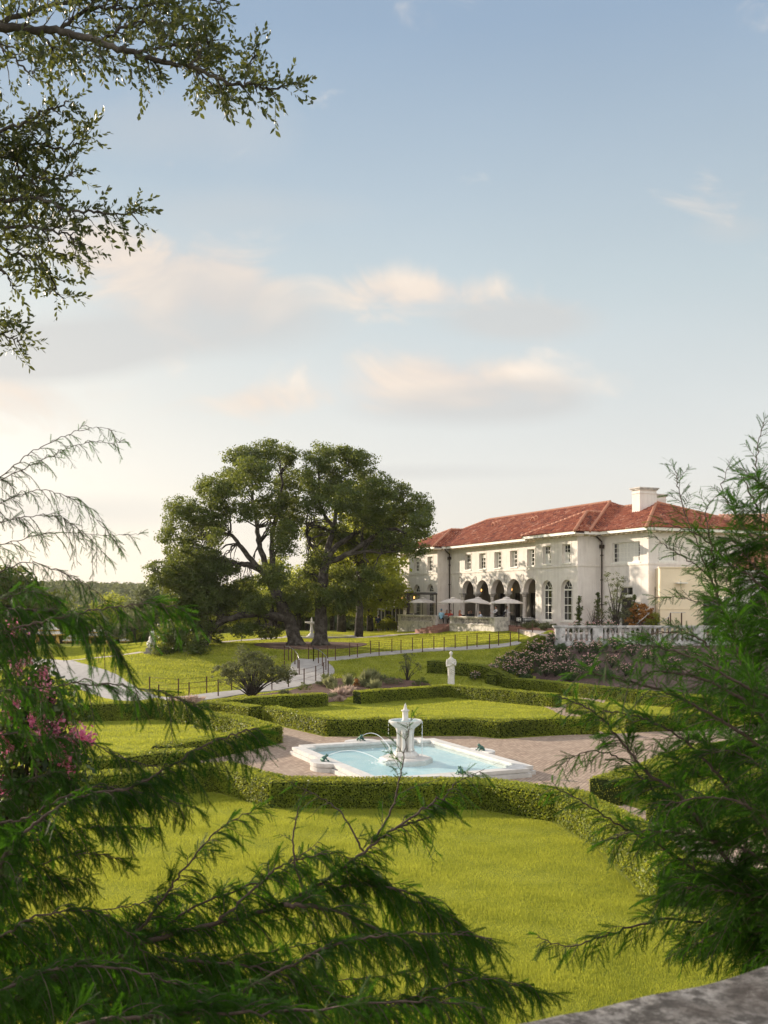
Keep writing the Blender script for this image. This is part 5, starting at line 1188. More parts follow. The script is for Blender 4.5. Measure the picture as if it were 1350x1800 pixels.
def shrub(name, label, cat, px, py, w, h, mat, n=40, leaf=.07, lobes=None, group=None, Z=None, stem=True, bare=0, flower=None, nf=0, each=60, spr=.16, depth=None, loc=None, stems='bark'):
    base = np.array(loc) if loc is not None else (G(px, py) if Z is None else AT(px, Z)); r = np.random.default_rng(abs(hash((px, py))) % 100000 if False else int(px*7+py*3) % 99991)
    th = thing(name, label, cat, tuple(base), group); d = depth or w
    L_ = lobes or [(0, 0, h*.55, w*.42, d*.42, h*.40), (w*.18, 0, h*.40, w*.3, d*.3, h*.30), (-w*.2, .05, h*.42, w*.28, d*.3, h*.30)]
    C = clumps(L_, n/(w*h), r)
    if stem:
        m = MB()
        for c in C[r.choice(len(C), min(len(C), 10+bare), replace=False)]:
            P = [(0+r.normal()*.03, r.normal()*.03, -.05), c*np.array([.35, .35, .45]), c]; m.tube(P, [max(.012, h*.016), max(.01, h*.010), .005], 5)
        m.build('stems', stems, th)
    m = MB(); V, F = leaves(C, each, spr, leaf, r); m.add(V, F); m.build('foliage', mat, th)
    if flower:
        m = MB(); cc = C[np.argsort(-(C[:, 2]-C[:, 1]*.6))[:int(len(C)*.75)]]; q = cc[r.choice(len(cc), nf)]+r.normal(size=(nf, 3))*spr*.5+np.array([0, -spr*.45, spr*.5])
        for k in range(nf):
            V, F = leaves(q[k:k+1], 9, .045, .055, r, .7, 1.0); m.add(V, F)
        m.build('blossoms', flower, th)
    return th

# planting bed and lawn shrubs
shrub('bush', 'big airy grey-green bush standing beside the lower walk', 'bush', 442, 1226, 5.2, 3.3, 'olive_leaf', 420, .085, [(0, 0, 1.7, 1.7, 1.4, .9), (-1.4, 0, 1.5, 1.1, 1.0, .7), (1.5, 0, 1.55, 1.3, 1.0, .65), (-.4, 0, 2.6, .8, .7, .6), (.7, 0, 2.4, .8, .7, .5), (2.2, 0, 1.3, .7, .6, .45)], each=46, spr=.22, bare=50)
shrub('young_tree', 'small sparse young tree in the bed left of the statue', 'tree', 716, 1197, 1.9, 2.1, 'olive_leaf', 60, .08, [(0, 0, 1.5, .5, .5, .5), (.4, 0, .9, .6, .5, .45), (-.35, 0, 1.0, .4, .4, .4)], each=30, spr=.2, bare=10)
for i, (px, py, w, h, mt, lb) in enumerate([(536, 1217, 1.1, .75, 'oak_leaf', 'round green shrub below the railing posts'), (577, 1197, 1.2, .6, 'oak_leaf', 'low dark shrub at the corner of the widening walk'), (615, 1195, 1.3, .6, 'oak_leaf', 'dark green shrub at the top edge of the planting bed'), (668, 1198, 1.4, .5, 'grey_leaf', 'blue-green shrub beside the tall pale grass'), (690, 1204, 1.6, .6, 'grey_leaf', 'wide blue-green shrub left of the young tree'), (590, 1215, 1.3, .6, 'olive_leaf', 'olive green mound in the middle of the planting bed'),
        (603, 1222, .9, .5, 'olive_leaf', 'small olive mound in front of the middle one'), (625, 1207, .8, .5, 'copper_leaf', 'small russet plant amid the green mounds'), (740, 1206, 1.3, .6, 'oak_leaf', 'dark shrub near the statue end of the bed'), (500, 1222, .9, .35, 'grey_leaf', 'low grey mound left of the round green shrub'), (585, 1228, .7, .4, 'grey_leaf', 'silvery mound at the hedge gap'), (640, 1208, 1.0, .5, 'grey_leaf', 'silvery mound under the tall pale grass'), (565, 1207, 1.0, .5, 'olive_leaf', 'olive mound just below the walk corner'), (655, 1211, 1.3, .5, 'olive_leaf', 'olive mound behind the long back hedge')]):
    shrub('shrub', lb, 'shrub', px, py, w, h, mt, 26, .055, each=40, spr=.13, stem=False, group='shrubs in the planting bed')
def tuft(px, py, h, w, mat, label, n=260):
    b = G(px, py); r = np.random.default_rng(int(px*3+py)); a = r.random(n)*6.28; ln = r.random(n); l = h*(.6+.5*r.random(n)); m = MB()
    x = .12*r.normal(size=n)*w; y = .12*r.normal(size=n)*w; tx = x+np.cos(a)*ln*w*.6; ty = y+np.sin(a)*ln*w*.6; z = l*(1-.35*ln); c, s = np.cos(a+1.57)*.012, np.sin(a+1.57)*.012
    V = np.stack([np.stack([x-c, y-s, 0*x], 1), np.stack([x+c, y+s, 0*x], 1), np.stack([(x+tx)*.4+c, (y+ty)*.4+s, z*.75], 1), np.stack([tx, ty, z], 1)], 1).reshape(-1, 3)
    m.add(V, np.arange(4*n).reshape(n, 4)); o = m.build('ornamental_grass', mat); o.location = b; tag(o, label, 'plant', 'ornamental grasses in the bed')
for a in [(598, 1226, .7, 1.0, 'pink_grass', 'pinkish grass tuft in the hedge gap, left one'), (613, 1222, .7, .8, 'pink_grass', 'pinkish grass tuft in the hedge gap, right one'), (596, 1234, .45, .6, 'pink_grass', 'lowest pale tuft beside the gap path'), (645, 1206, 1.3, .9, 'reed_grass', 'tall pale reed grass in the middle of the bed'), (657, 1203, 1.2, .8, 'reed_grass', 'tall pale reed grass right of the middle one'), (612, 1210, 1.1, .7, 'reed_grass', 'upright pale grass above the pinkish tufts'), (580, 1210, .9, .8, 'reed_grass', 'feathery grass at the left of the bed'), (335, 1242, .75, 1.3, 'pink_grass', 'big pinkish grass tuft behind the left hedge block'), (315, 1241, .6, 1.0, 'pink_grass', 'smaller pinkish tuft beside the big one'), (660, 1213, .8, .8, 'reed_grass', 'pale grass close behind the long back hedge')]: tuft(*a)

# roses on the bank
rl = ['pink-flowering rose bush on the dark mulch bank below the balustrade']
rp = None; rr = np.random.default_rng(21)
rose_px = [(765+70, 1196, .6), (868, 1187, .9), (893, 1189, .9), (885, 1176, .9), (902, 1178, 1), (912, 1183, 1), (925, 1170, 1), (938, 1150, 1), (948, 1175, 1), (955, 1155, 1.05), (968, 1170, 1), (976, 1190, 1), (960, 1190, .9), (995, 1165, 1), (1018, 1150, 1), (975, 1135, 1), (1008, 1129, .9), (1040, 1131, .95), (1070, 1128, 1), (1050, 1150, 1.1), (1082, 1148, 1.05), (1035, 1176, 1), (1045, 1190, 1), (1015, 1195, .8), (1000, 1186, .9), (920, 1195, .8), (1075, 1175, .9), (1110, 1155, .9), (1140, 1165, 1), (1130, 1135, .8), (1205, 1133, .9), (1250, 1133, .9), (1170, 1150, .9), (1215, 1165, 1), (1260, 1170, 1), (1300, 1150, 1), (1180, 1185, 1), (1240, 1195, 1), (1100, 1190, .9), (900, 1165, .8), (930, 1187, .95)]
rose_label = [None]*len(rose_px); ORD = ['first', 'second', 'third', 'fourth', 'fifth', 'sixth', 'seventh', 'eighth', 'ninth', 'tenth', 'eleventh', 'twelfth', 'thirteenth', 'fourteenth', 'fifteenth']
for lo, hi, nm in ((0, 1142, 'row under the balustrade'), (1142, 1162, 'upper middle row of the bank'), (1162, 1182, 'lower middle row of the bank'), (1182, 1300, 'lowest row by the long hedge')):
    ii = sorted([i for i, q in enumerate(rose_px) if lo <= q[1] < hi], key=lambda i: rose_px[i][0])
    for k, i in enumerate(ii): rose_label[i] = ('leftmost' if k == 0 else ORD[k]+' from the left')+' pink rose bush in the '+nm
protos = []
for k in range(3):
    t = shrub('rose_bush', rl[0], 'rose bush', 1000+k*3, 1150, 1.35, 1.15, 'rose_leaf', 46, .07, each=44, spr=.17, flower='rose_petal', nf=46, loc=(0, 0, 0)); protos.append(t)
for i, (px, py, s) in enumerate(rose_px):
    b = G(px, py); u = protos[i] if i < 3 else dup(protos[i % 3]); u.location = b; u.rotation_euler = (0, 0, rr.random()*.9-.45); u.scale = (s,)*3; u['group'] = 'rose bushes on the bank'; u['label'] = rose_label[i]
for px, py, s, lb in [(950, 1163, .9, 'flowerless green shrub among the upper roses'), (985, 1150, .9, 'flowerless leafy shrub below the first balusters'), (1000, 1198, .7, 'low green shrub at the foot of the rose bank'), (925, 1200, .7, 'low green shrub near the sloping hedge foot'), (1065, 1196, .9, 'dark leafy shrub at the right foot of the rose bank')]:
    shrub('shrub', lb, 'shrub', px, py, 1.5*s, .9*s, 'rose_leaf', 40, .08, each=44, spr=.17, stem=False, group='green shrubs on the rose bank')

# plants along the mansion wall
def column_tree(label, px, Z, z0, w, h, mat='oak_leaf', vine=False):
    p = AT(px, Z); b = (p[0], Z, z0); r = np.random.default_rng(int(px)); th = thing('climbing_vine' if vine else 'cypress_column', label, 'plant', b); n = int(h*26)
    C = np.stack([r.normal(size=n)*w*.26, r.normal(size=n)*w*.26, h*r.random(n)], 1); C[:, :2] *= (np.clip(1.15-(C[:, 2:3]/h)**2, .2, 1)); m = MB(); V, F = leaves(C, 46, .14, .08, r); m.add(V, F); m.build('foliage', mat, th); m = MB(); m.tube([(0, 0, -.1), (0, 0, h*.9)], .05, 6); m.build('trunk', 'bark', th)
column_tree('slim clipped cypress against the wall right of the arched windows', 1018, 78.3, 3.5, .5, 2.8)
column_tree('ivy column climbing the right hand downpipe', 1051, 78.9, 3.5, .55, 3.2, vine=True)
column_tree('slim dark cypress beside the wing door', 1115, 76.0, 3.5, .6, 2.9)
shrub('young_tree', 'slender pale green young tree in front of the wing door', 'tree', 1085, 1098, 3.0, 5.0, 'grey_leaf', 150, .10, [(0, 0, 3.9, .7, .6, .8), (.2, 0, 2.8, 1.0, .8, .8), (-.3, 0, 1.8, 1.1, .8, .8), (.8, 0, 1.4, .8, .7, .9), (-.7, 0, 4.3, .25, .25, .3)], each=34, spr=.26, bare=12, loc=((1083-CX)/FPX*76.5, 76.5, 3.5))
shrub('magnolia', 'copper-leaved magnolia bush beside the wing door', 'bush', 1130, 1098, 2.4, 2.4, 'copper_leaf', 110, .13, [(0, 0, 1.75, .85, .8, .55), (-.45, 0, 1.0, .75, .7, .65), (.45, 0, 1.2, .6, .6, .6)], each=34, spr=.2, loc=((1128-CX)/FPX*75.6, 75.6, 3.5))
shrub('shrub', 'bright green shrub right of the copper magnolia', 'shrub', 1155, 1098, 1.5, 1.7, 'back_leaf', 70, .1, each=36, spr=.2, loc=((1150-CX)/FPX*75.2, 75.2, 3.5))
shrub('bush', 'bare twiggy bush in front of the ivy column', 'bush', 1048, 1098, 2.6, 2.3, 'pink_grass', 40, .05, each=14, spr=.35, bare=90, loc=((1045-CX)/FPX*77.2, 77.2, 3.5))
shrub('shrub', 'low green shrub at the foot of the arched window wall', 'shrub', 958, 1098, 2.2, .8, 'olive_leaf', 50, .09, each=36, spr=.2, stem=False, loc=(*F_(-16.3, 2.5, 3.45)[:2], 3.5))
shrub('shrub', 'blue-green agave-like shrub next to the start of the balustrade', 'shrub', 966, 1100, 1.5, .7, 'grey_leaf', 40, .11, each=36, spr=.2, stem=False, loc=(*F_(-18.6, 2.7, 3.45)[:2], 3.5))

# ------------------------------------------------------------------ annex at the right
AX = MB(); base = (22.8, 72, 3.3); an = thing('side_building', 'smooth cream rendered block with a brown glazed door right of the wing', 'building', base)
sb = lambda s, z, d: (s, 74.8+d+.10*(s-20.6), z)
ops = [(24.1, 25.6, 3.5, 6.3, False)]
panel(AX, sb, 20.75, 26.6, 3.2, 8.42, ops, .3)
AX.box(20.752, 20.9, 74.83, 79, 3.2, 8.415); AX.box(20.76, 26.6, 75.6, 80, 8.2, 8.4); AX.build('wall', 'cream_render', an, base)
AX = MB(); bx(AX, sb, 20.65, 26.65, 8.42, 8.52, -.06, .3); bx(AX, sb, 20.68, 24.05, 5.3, 5.38, -.04, .02); AX.build('wall_trim', 'cream_render', an, base)
w_ = window(sb, 24.1, 25.6, 3.5, 6.3, False, 3, 4, .12, an, None, False, base, 'door'); w_.data.materials[0] = MATS['brown_wood']
m = MB(); m.box(21.9, 22.7, 74.3, 74.95, 7.25, 7.33); m.tube([(22.2, 74.9, 7.6), (22.2, 74.35, 7.32)], .015, 5); m.build('door_hood', 'window_paint', an, base)
base = (32, 79, 3.3); an2 = thing('tiled_building', 'low white building with an orange tiled roof behind the right cypress', 'building', base)
m = MB(); fr_ = lambda s, z, d: (s, 78+d-.1*(s-27), z); ops = [(28.5+k*2.3, 30.2+k*2.3, 3.5, 5.7, True) for k in range(5)]
panel(m, fr_, 27.9, 42, 3.2, 8.15, ops, .5); m.box(27.91, 28.1, 78.1, 87, 3.2, 8.14); m.build('wall', 'white_stone', an2, base)
m = MB(); m.box(27.4, 42, 80.5, 80.6, 3.2, 8.0); m.build('arcade_back_wall', 'stucco', an2, base)
m = MB(); bx(m, fr_, 27.6, 42.5, 8.18, 8.35, -.5, .4); m.build('gutter', 'window_paint', an2, base)
m = MB(); tiles(m, [(27.6, 77.5, 8.35), (42.4, 76.0, 8.35), (42.4, 84.5, 13.4), (28.9, 85.8, 13.4)], (1, -.1, 0), .33, .5, .1); tiles(m, [(27.6, 77.5, 8.35), (28.9, 85.8, 13.4), (27.6, 92, 8.35)], (0, 1, 0), .33, .5, .1); m.build('roof', 'roof_tile_orange', an2, base)
m = MB(); m.box(24.6, 25.5, 71.9, 72.9, 3.5, 6.1); m.box(24.5, 25.6, 71.8, 73, 6.1, 6.25); base2 = (25, 72.4, 3.5); o = m.build('garden_pier', 'white_stone', None, base2); o.location = base2; tag(o, 'white square garden pier right of the brown glazed door', 'pillar')
def rail(pts, label):
    base = (*pts[0][:2], 3.5); th = thing('handrail', label, 'handrail', base)
    for (x, y, z) in pts[1:-1]: m = MB(); m.box(x-.04, x+.04, y-.04, y+.04, 3.4, z); m.build('post', 'rust_steel', th, base)
    m = MB(); m.tube(pts, .025, 6); m.build('rail', 'silver_pole', th, base)
q = lambda px, py: tuple(W(px, py, 74.3))
rail([q(1156, 1097), q(1175, 1085), q(1178.5, 1077), q(1198, 1077), q(1205, 1077)], 'sloping metal handrail with rusty posts before the cream wall')
rail([q(1118, 1098), q(1126, 1091), q(1142, 1077)], 'short slanting silver handrail in front of the magnolia')

# ------------------------------------------------------------------ left of the house: pergola, awning, conservatory
base = (1.5, 108, 2.9); pg = thing('pergola', 'slender dark metal pergola at the left end of the terrace', 'pergola', base)
for (px, Z, zt, w) in ((717.5, 104.5, 6.75, .16), (699.5, 106, 6.75, .07), (682.5, 109, 6.8, .06), (767, 101, 6.7, .05)):
    p = AT(px, Z); m = MB(); m.box(p[0]-w, p[0]+w, Z-w, Z+w, 2.7, zt); m.build('post', 'dark_metal', pg, base)
m = MB(); a = W(684, 1043.5, 109); b = W(768, 1044, 100.5); m.tube([a, b], .09, 4, 0, True, False); a2 = a+[0, 2.2, .1]; b2 = b+[0, 2, .1]; m.tube([a2, b2], .07, 4, 0, True, False)
for k in range(9): s = k/8; m.tube([a*(1-s)+b*s, a2*(1-s)+b2*s], .05, 4, 0, True, False)
m.build('beams', 'dark_metal', pg, base)
for px, py, Z, lb in ((706, 1050, 106, 'small glass lantern hung from the pergola above the wooden door'), (728, 1050, 104, 'small glass lantern hung from the pergola before the left arched door')):
    l = thing('lantern', lb, 'lantern', tuple(W(px, py, Z)), 'pergola lanterns'); m = MB(); m.tube([(0, 0, .2), (0, 0, .42)], .012, 4); m.lathe([(.14, .17), (.03, .26)], (0, 0, 0), 6, 0, False); m.lathe([(.12, -.2), (.12, -.17)], (0, 0, 0), 6, 0, False)
    for k in range(4): an_ = k*1.57; m.tube([(.11*math.cos(an_), .11*math.sin(an_), -.18), (.12*math.cos(an_), .12*math.sin(an_), .18)], .012, 4)
    m.build('lantern_frame', 'dark_metal', l); m = MB(); m.lathe([(.06, -.16), (.08, 0), (.05, .12)], (0, 0, 0), 8); m.build('lamp_glass', 'lamp_glow', l)
base = (2, 113, 2.8); cv = thing('conservatory', 'low white conservatory with a sloping striped awning at the left end of the mansion', 'building', base)
A = lambda px, py, Z: W(px, py, Z)
m = MB(); P0, P1, P2, P3 = A(716, 1052, 108), A(668, 1068, 116), A(690, 1043, 118), A(722, 1038, 110)
m.add([P0, P1, P2, P3, P0-[0, 0, .1], P1-[0, 0, .1], P2-[0, 0, .1], P3-[0, 0, .1]], [(0, 1, 2, 3), (4, 7, 6, 5), (0, 4, 5, 1), (1, 5, 6, 2), (2, 6, 7, 3), (3, 7, 4, 0)])
for k in range(14):
    s = k/14; a_ = P0*(1-s)+P1*s; b_ = P0*(1-s-.05)+P1*(s+.05); m.add([a_, b_, b_-[0, 0, .42], (a_+b_)/2-[0, 0, .5], a_-[0, 0, .42]], [(0, 1, 2, 3, 4)])
m.build('awning', 'striped_cloth', cv, base)
m = MB(); B0, B1 = A(716, 1100, 110), A(664, 1100, 118)
for k in range(9): s = k/8; p = B0*(1-s)+B1*s; m.box(p[0]-.06, p[0]+.06, p[1]-.06, p[1]+.06, 2.5, 5.0+.9*(1-s))
p = (B0+B1)/2; m.add([B0+[0, .3, 0], B1+[0, .3, 0], (B1[0], B1[1]+.3, 5.0), (B0[0], B0[1]+.3, 6.0)], [(0, 1, 2, 3)]); m.build('wall', 'stucco', cv, base)
m = MB(); m.add([B0*(1-s)+B1*s+np.array([0, .2, z]) for s, z in ((.12, -.3), (.95, -.3), (.95, 1.9), (.12, 2.5))], [(0, 1, 2, 3)]); m.build('pane', 'window_glass', cv, base)
for i, (px, h) in enumerate([(676, 1.8), (684, 2.6), (690, 1.6), (668, 1.2), (694, 1.3)]):
    shrub('potted_shrub', ['leafy shrub just right of the walking person', 'tall climbing shrub on the pergola post', 'leafy shrub left of the terrace corner', 'small shrub behind the walking person', 'small leafy shrub touching the terrace corner'][i], 'shrub', px, 1108, 1.1, h, 'back_leaf', 40, .1, each=34, spr=.2, Z=108, stem=False, group='shrubs by the conservatory')

# ------------------------------------------------------------------ garden sculptures and the far fountain
p = AT(548, 93); uf = thing('tiered_fountain', 'pale stone pedestal fountain on a round slab beyond the two oaks', 'fountain', tuple(p)); uf.scale = (.8, .8, .78)
m = MB(); m.lathe([(4.3, -.4), (4.3, .10), (4.15, .16), (3.7, .17), (3.7, .06), (.3, .06)], (1.0, 0, 0), 40, 0, False); m.build('basin', 'slate_stone', uf)
m = MB(); m.lathe([(.62, .06), (.62, .16), (.45, .2), (.40, .34), (.2, .5), (.16, .62), (.24, .75), (.17, .95), (.13, 1.35), (.16, 1.55), (.1, 1.6)], (0, 0, 0), 16); m.build('pedestal', 'white_stone', uf)
m = MB(); m.lathe([(.1, 1.52), (.4, 1.6), (.72, 1.72), (.82, 1.8), (.8, 1.84), (.5, 1.74), (.1, 1.72)], (0, 0, 0), 24); m.build('bowl', 'white_stone', uf)
m = MB(); m.lathe([(.12, 1.7), (.08, 1.9), (.13, 2.05), (.07, 2.2), (.02, 2.4)], (0, 0, 0), 10); m.build('finial', 'white_stone', uf)
p = AT(267, 79); p[2] = Hs(p[0], p[1]); sp = thing('garden_sculpture', 'white stone seated beast sculpture on a brown plinth at the lawn edge', 'sculpture', tuple(p))
m = MB(); m.box(-.55, .55, -.45, .45, -.1, .12); m.box(-.42, .42, -.36, .36, .12, .42); m.build('plinth', 'slate_stone', sp)
m = MB(); blob(m, (-.05, 0, .72), (.38, .34, .34)); blob(m, (.02, 0, 1.1), (.28, .26, .32)); blob(m, (.06, -.05, 1.45), (.22, .22, .24)); blob(m, (.22, -.1, 1.4), (.12, .12, .1)); blob(m, (.12, 0, 1.66), (.07, .06, .09)); blob(m, (-.03, 0, 1.66), (.07, .06, .09))
for s in (-.14, .14): m.tube([(.2, s, .95), (.27, s, .6), (.3, s, .44)], [.12, .09, .1], 8); m.tube([(-.2, s*1.6, .6), (.05, s*2, .5), (.2, s*2, .46)], [.18, .13, .08], 8)
q_ = remesh(m, .03, 3); q_.build('figure', 'white_stone', sp)
p = AT(291, 80.5); m = MB(); m.lathe([(.22, -.1), (.22, .5), (.3, .52), (.3, .62), (.12, .64), (.14, .7)], (0, 0, 0), 12); th = thing('stone_ball', 'pale stone ball on a short pedestal beside the beast sculpture', 'sculpture', tuple(p)); m.build('pedestal', 'garden_stone', th)
m = MB(); m.lathe([(math.sin(t)*.34, 1.0-math.cos(t)*.34) for t in np.linspace(.1, 3.04, 12)], (0, 0, 0), 16); m.build('ball', 'garden_stone', th)
p = np.array([(108-CX)/FPX*29.5, 29.5, 0]); th = thing('stone_finial', 'round stone ball finial on a low pier beside the left hedge end', 'finial', tuple(p)); m = MB(); m.box(-.22, .22, -.22, .22, 0, .22); m.build('pier', 'garden_stone', th); m = MB(); m.lathe([(.08, .22), (.05, .26)]+[(math.sin(t)*.155, .42-math.cos(t)*.155) for t in np.linspace(.4, 3.04, 12)], (0, 0, 0), 16); m.build('ball', 'garden_stone', th)

# pool cabanas far left
def cabana(px, Z, s, label, tiers=3):
    p = AT(px, Z); th = thing('parasol', label, 'parasol', tuple(p), 'striped parasols beyond the left lawn')
    m = MB(); m.tube([(0, 0, 0), (0, 0, 2.2*s)], .04, 6); 
    for a in range(4): x, y = 1.3*s*math.cos(a*1.57+.78), 1.3*s*math.sin(a*1.57+.78); m.tube([(x, y, 0), (x, y, 2.2*s)], .04, 5)
    m.build('poles', 'brown_wood', th)
    for k, (R_, z, h) in enumerate([(2.1, 2.1, .55), (1.45, 2.65, .45), (.75, 3.1, .5)][:tiers]):
        m = MB(); n = 8; V = [(R_*s*math.cos(a)*(.95), R_*s*math.sin(a)*.95, z*s) for a in np.linspace(0, 2*math.pi, n, endpoint=False)]+[(R_*s*.45*math.cos(a), R_*s*.45*math.sin(a), (z+h)*s) for a in np.linspace(0, 2*math.pi, n, endpoint=False)]+[(R_*s*math.cos(a)*.95, R_*s*math.sin(a)*.95, (z-.16)*s) for a in np.linspace(0, 2*math.pi, n, endpoint=False)]
        F = [(i, (i+1) % n, n+(i+1) % n, n+i) for i in range(n)]+[tuple(range(n, 2*n))]; m.add(V, F, 0); m.add(V, [(2*n+i, 2*n+(i+1) % n, (i+1) % n, i) for i in range(n)], 1); m.build('canopy_tier', ['striped_cloth', 'yellow_cloth'], th)
    for sgn in (-1, 1):
        m = MB(); m.tube([(sgn*1.25*s, -.5*s, 2.0*s), (sgn*1.3*s, -.6*s, 1.0*s), (sgn*1.15*s, -.55*s, .1)], [.12, .3, .16], 8); m.build('curtain', 'yellow_cloth', th)
cabana(86, 128, 1.0, 'tallest striped parasol with yellow trim, three tiers, beyond the left lawn'); cabana(176, 130, .95, 'striped yellow-trimmed parasol right of the tallest one'); cabana(25, 124, .95, 'striped parasol with yellow drapes at the photo\'s left edge', 2); cabana(207, 138, .85, 'small pale parasol furthest right of the group', 2); cabana(132, 140, .9, 'striped parasol half hidden between the two large ones', 2)

# ------------------------------------------------------------------ background trees
def tree_proto(seed, mat, h=12, w=9, leafsz=.26, dens=2.6, low=False):
    r = np.random.default_rng(seed); th = thing('tree', 'tree', 'tree'); L_ = []
    for k in range(11): a = r.random()*6.28; q = r.random()**.6; L_.append((math.cos(a)*q*w*.36, math.sin(a)*q*w*.36, h*((.30 if low else .42)+.48*r.random()*(1.15-q*.6)), w*(.15+.10*r.random()), w*(.15+.10*r.random()), h*(.09+.06*r.random())))
    C = clumps(L_, dens, r); m = MB(); m.tube([(0, 0, -.5), (.1, 0, h*.2), (-.1, .1, h*.42), (.05, 0, h*.6)], [w*.038, w*.028, w*.022, .05], 9); limbs(m, (0, 0, h*.3), C, r, w*.02, 26, .02); m.build('trunk', 'bark', th)
    m = MB(); V, F = leaves(C, 40, .8, leafsz, r, .65, .75); m.add(V, F); m.build('crown', mat, th); return th
PR = [tree_proto(31, 'back_leaf'), tree_proto(32, 'back_leaf', 11, 10, low=True), tree_proto(33, 'oak_leaf', 12, 10), tree_proto(34, 'grey_leaf', 11, 8, low=True)]
used = set()
BT = [(628, 112, 0, 1.05, 'backlit tree with a thick trunk left of the pergola'), (652, 119, 2, 1.0, 'dark tree directly behind the walking person'), (600, 121, 1, 1.0, 'yellow-green tree seen behind the straight oak trunk'), (560, 124, 0, .9, 'bright backlit tree behind the far fountain'), (525, 118, 1, .85, 'backlit tree just left of the leaning oak trunk'), (490, 126, 0, .95, 'backlit tree under the oak\'s low limb'), (455, 119, 1, .8, 'low yellow-green tree above the curved upper path'), (420, 125, 1, .9, 'leafy tree left of the low oak limb'), (385, 120, 2, .8, 'dark tree behind the drooping oak branch'), (350, 124, 0, .8, 'tree behind the left side of the leaning oak'),
      (305, 122, 2, .78, 'dark rounded tree left of the leaning oak'), (268, 110, 3, .88, 'grey-green tree with bare twigs above its crown'), (236, 124, 3, .82, 'pale green tree at the left edge of the oaks'), (208, 132, 1, .95, 'small green tree behind the right parasols'), (178, 140, 3, 1.0, 'grey-green tree left of the pale one'), (150, 146, 1, .95, 'low tree behind the middle parasol'), (112, 148, 2, .95, 'dark low tree behind the tallest parasol'), (74, 152, 3, 1.05, 'grey-green tree above the tallest parasol'), (38, 134, 2, 1.15, 'dark tree at the left edge above the parasols'), (-5, 126, 2, 1.35, 'large dark tree cut by the photo\'s left edge'),
      (585, 133, 2, 1.1, 'tall dark tree deep between the oaks'), (540, 136, 2, 1.0, 'dark tree deep behind the far fountain'), (662, 130, 0, .9, 'tree above the conservatory awning'), (470, 140, 2, 1.0, 'deep dark tree behind the low limb'), (676, 140, 1, .9, 'backlit tree touching the mansion\'s left end'),
      (600, 104, 1, 1.4, 'tall sunlit tree close behind the straight oak'), (630, 93, 0, 1.3, 'tall leafy tree standing just right of the straight oak'), (650, 108, 1, 1.0, 'broad yellow-green tree whose crown meets the mansion\'s left corner'), (235, 165, 1, .9, 'far tree in the gap left of the oaks'), (195, 170, 3, .9, 'far grey-green tree below the hill line')]
for i, (px, Z, k, s, lb) in enumerate(BT):
    p = AT(px, Z); u = PR[k] if k not in used else dup(PR[k]); used.add(k); u.location = (p[0], Z, p[2]-.3); u.rotation_euler = (0, 0, i*1.7); u.scale = (s*1.05, s*1.05, s*.92); u['label'] = lb; u['group'] = 'trees beyond the upper lawn'
# trees standing left of the picture that shade the mansion and the slope
for i, (x, y, s, lb) in enumerate([(-52, 108, 1.3, 'large tree beyond the left edge, nearest the parasols'), (-62, 124, 1.3, 'large tree far to the left of the parasols')]):
    u = dup(PR[2]); u.location = (x, y, Hs(x, y)-.3); u.rotation_euler = (0, 0, i*2.1); u.scale = (s,)*3; u['label'] = lb
u = dup(PR[3]); u.location = (31, 98, 3); u.scale = (1.0, 1.0, 1.12); u['label'] = 'tree showing above the mansion roof right of the chimney'
u = dup(PR[0]); u.location = (42, 88, 3); u.scale = (1.0, 1.0, 1.0); u['label'] = 'tree behind the orange tiled roof'
# wooded hill
def woods():
    r = np.random.default_rng(77); n = 9000; x = -420+r.random(n)*560; y = 142+r.random(n)**1.2*620; keep = (x/y > -.52) & (x/y < .06); x = x[keep]; y = y[keep]; z = H(x, y)+2.2+2.0*r.random(len(x))
    C = np.stack([x, y, z], 1); m = MB()
    idx = np.repeat(np.arange(len(C)), 46); k = len(idx); d = r.normal(size=(k, 3)); d /= np.linalg.norm(d, axis=1, keepdims=True); d[:, 2] = np.abs(d[:, 2])*.9; s = (3.2+2.6*r.random(len(C)))[idx][:, None]
    V, F = leaf_tris(C[idx]+d*s*(.75+.25*r.random(k))[:, None], d+np.array([0, 0, .3]), 1.7, r, .5, .9); m.add(V, F)
    o = m.build('forest', 'far_leaf'); tag(o, 'distant wooded hillside seen beyond the trees at the left', 'forest', kind='stuff')
woods()

# ------------------------------------------------------------------ foreground: cypress twigs, oak sprigs, crape myrtle, coping
def spray_templates(r, nt=5, n=24, nl=.160, nw=.034):
    out = []
    for k in range(nt):
        s = np.linspace(.04, 1, n); cur = -.16*s**2*(.4+r.random()); px = s; pz = cur; V = []; F = []
        for i in range(n):
            for sg in (1, -1):
                l = nl*(1-.55*abs(s[i]-.45))*(.8+.4*r.random()); a = R(48+14*r.random()); el = .35*r.normal()*.5
                b = np.array([px[i], 0, pz[i]]); t = b+np.array([math.cos(a)*l, sg*math.sin(a)*l, el*l-.015]); o = np.array([nw/2, 0, 0]); q = len(V); V += [b-o, b+o, t]; F.append((q, q+1, q+2))
        q = len(V); 
        for i in range(0, n, 5): pass
        w = .008; V += [(0, -w, 0), (0, w, 0), (.5, w*.7, -.04), (.5, -w*.7, -.04), (1, 0, cur[-1])]; F += [(q, q+1, q+2), (q, q+2, q+3), (q+3, q+2, q+4)]
        out.append((np.array(V, float), np.array(F, int)))
    return out
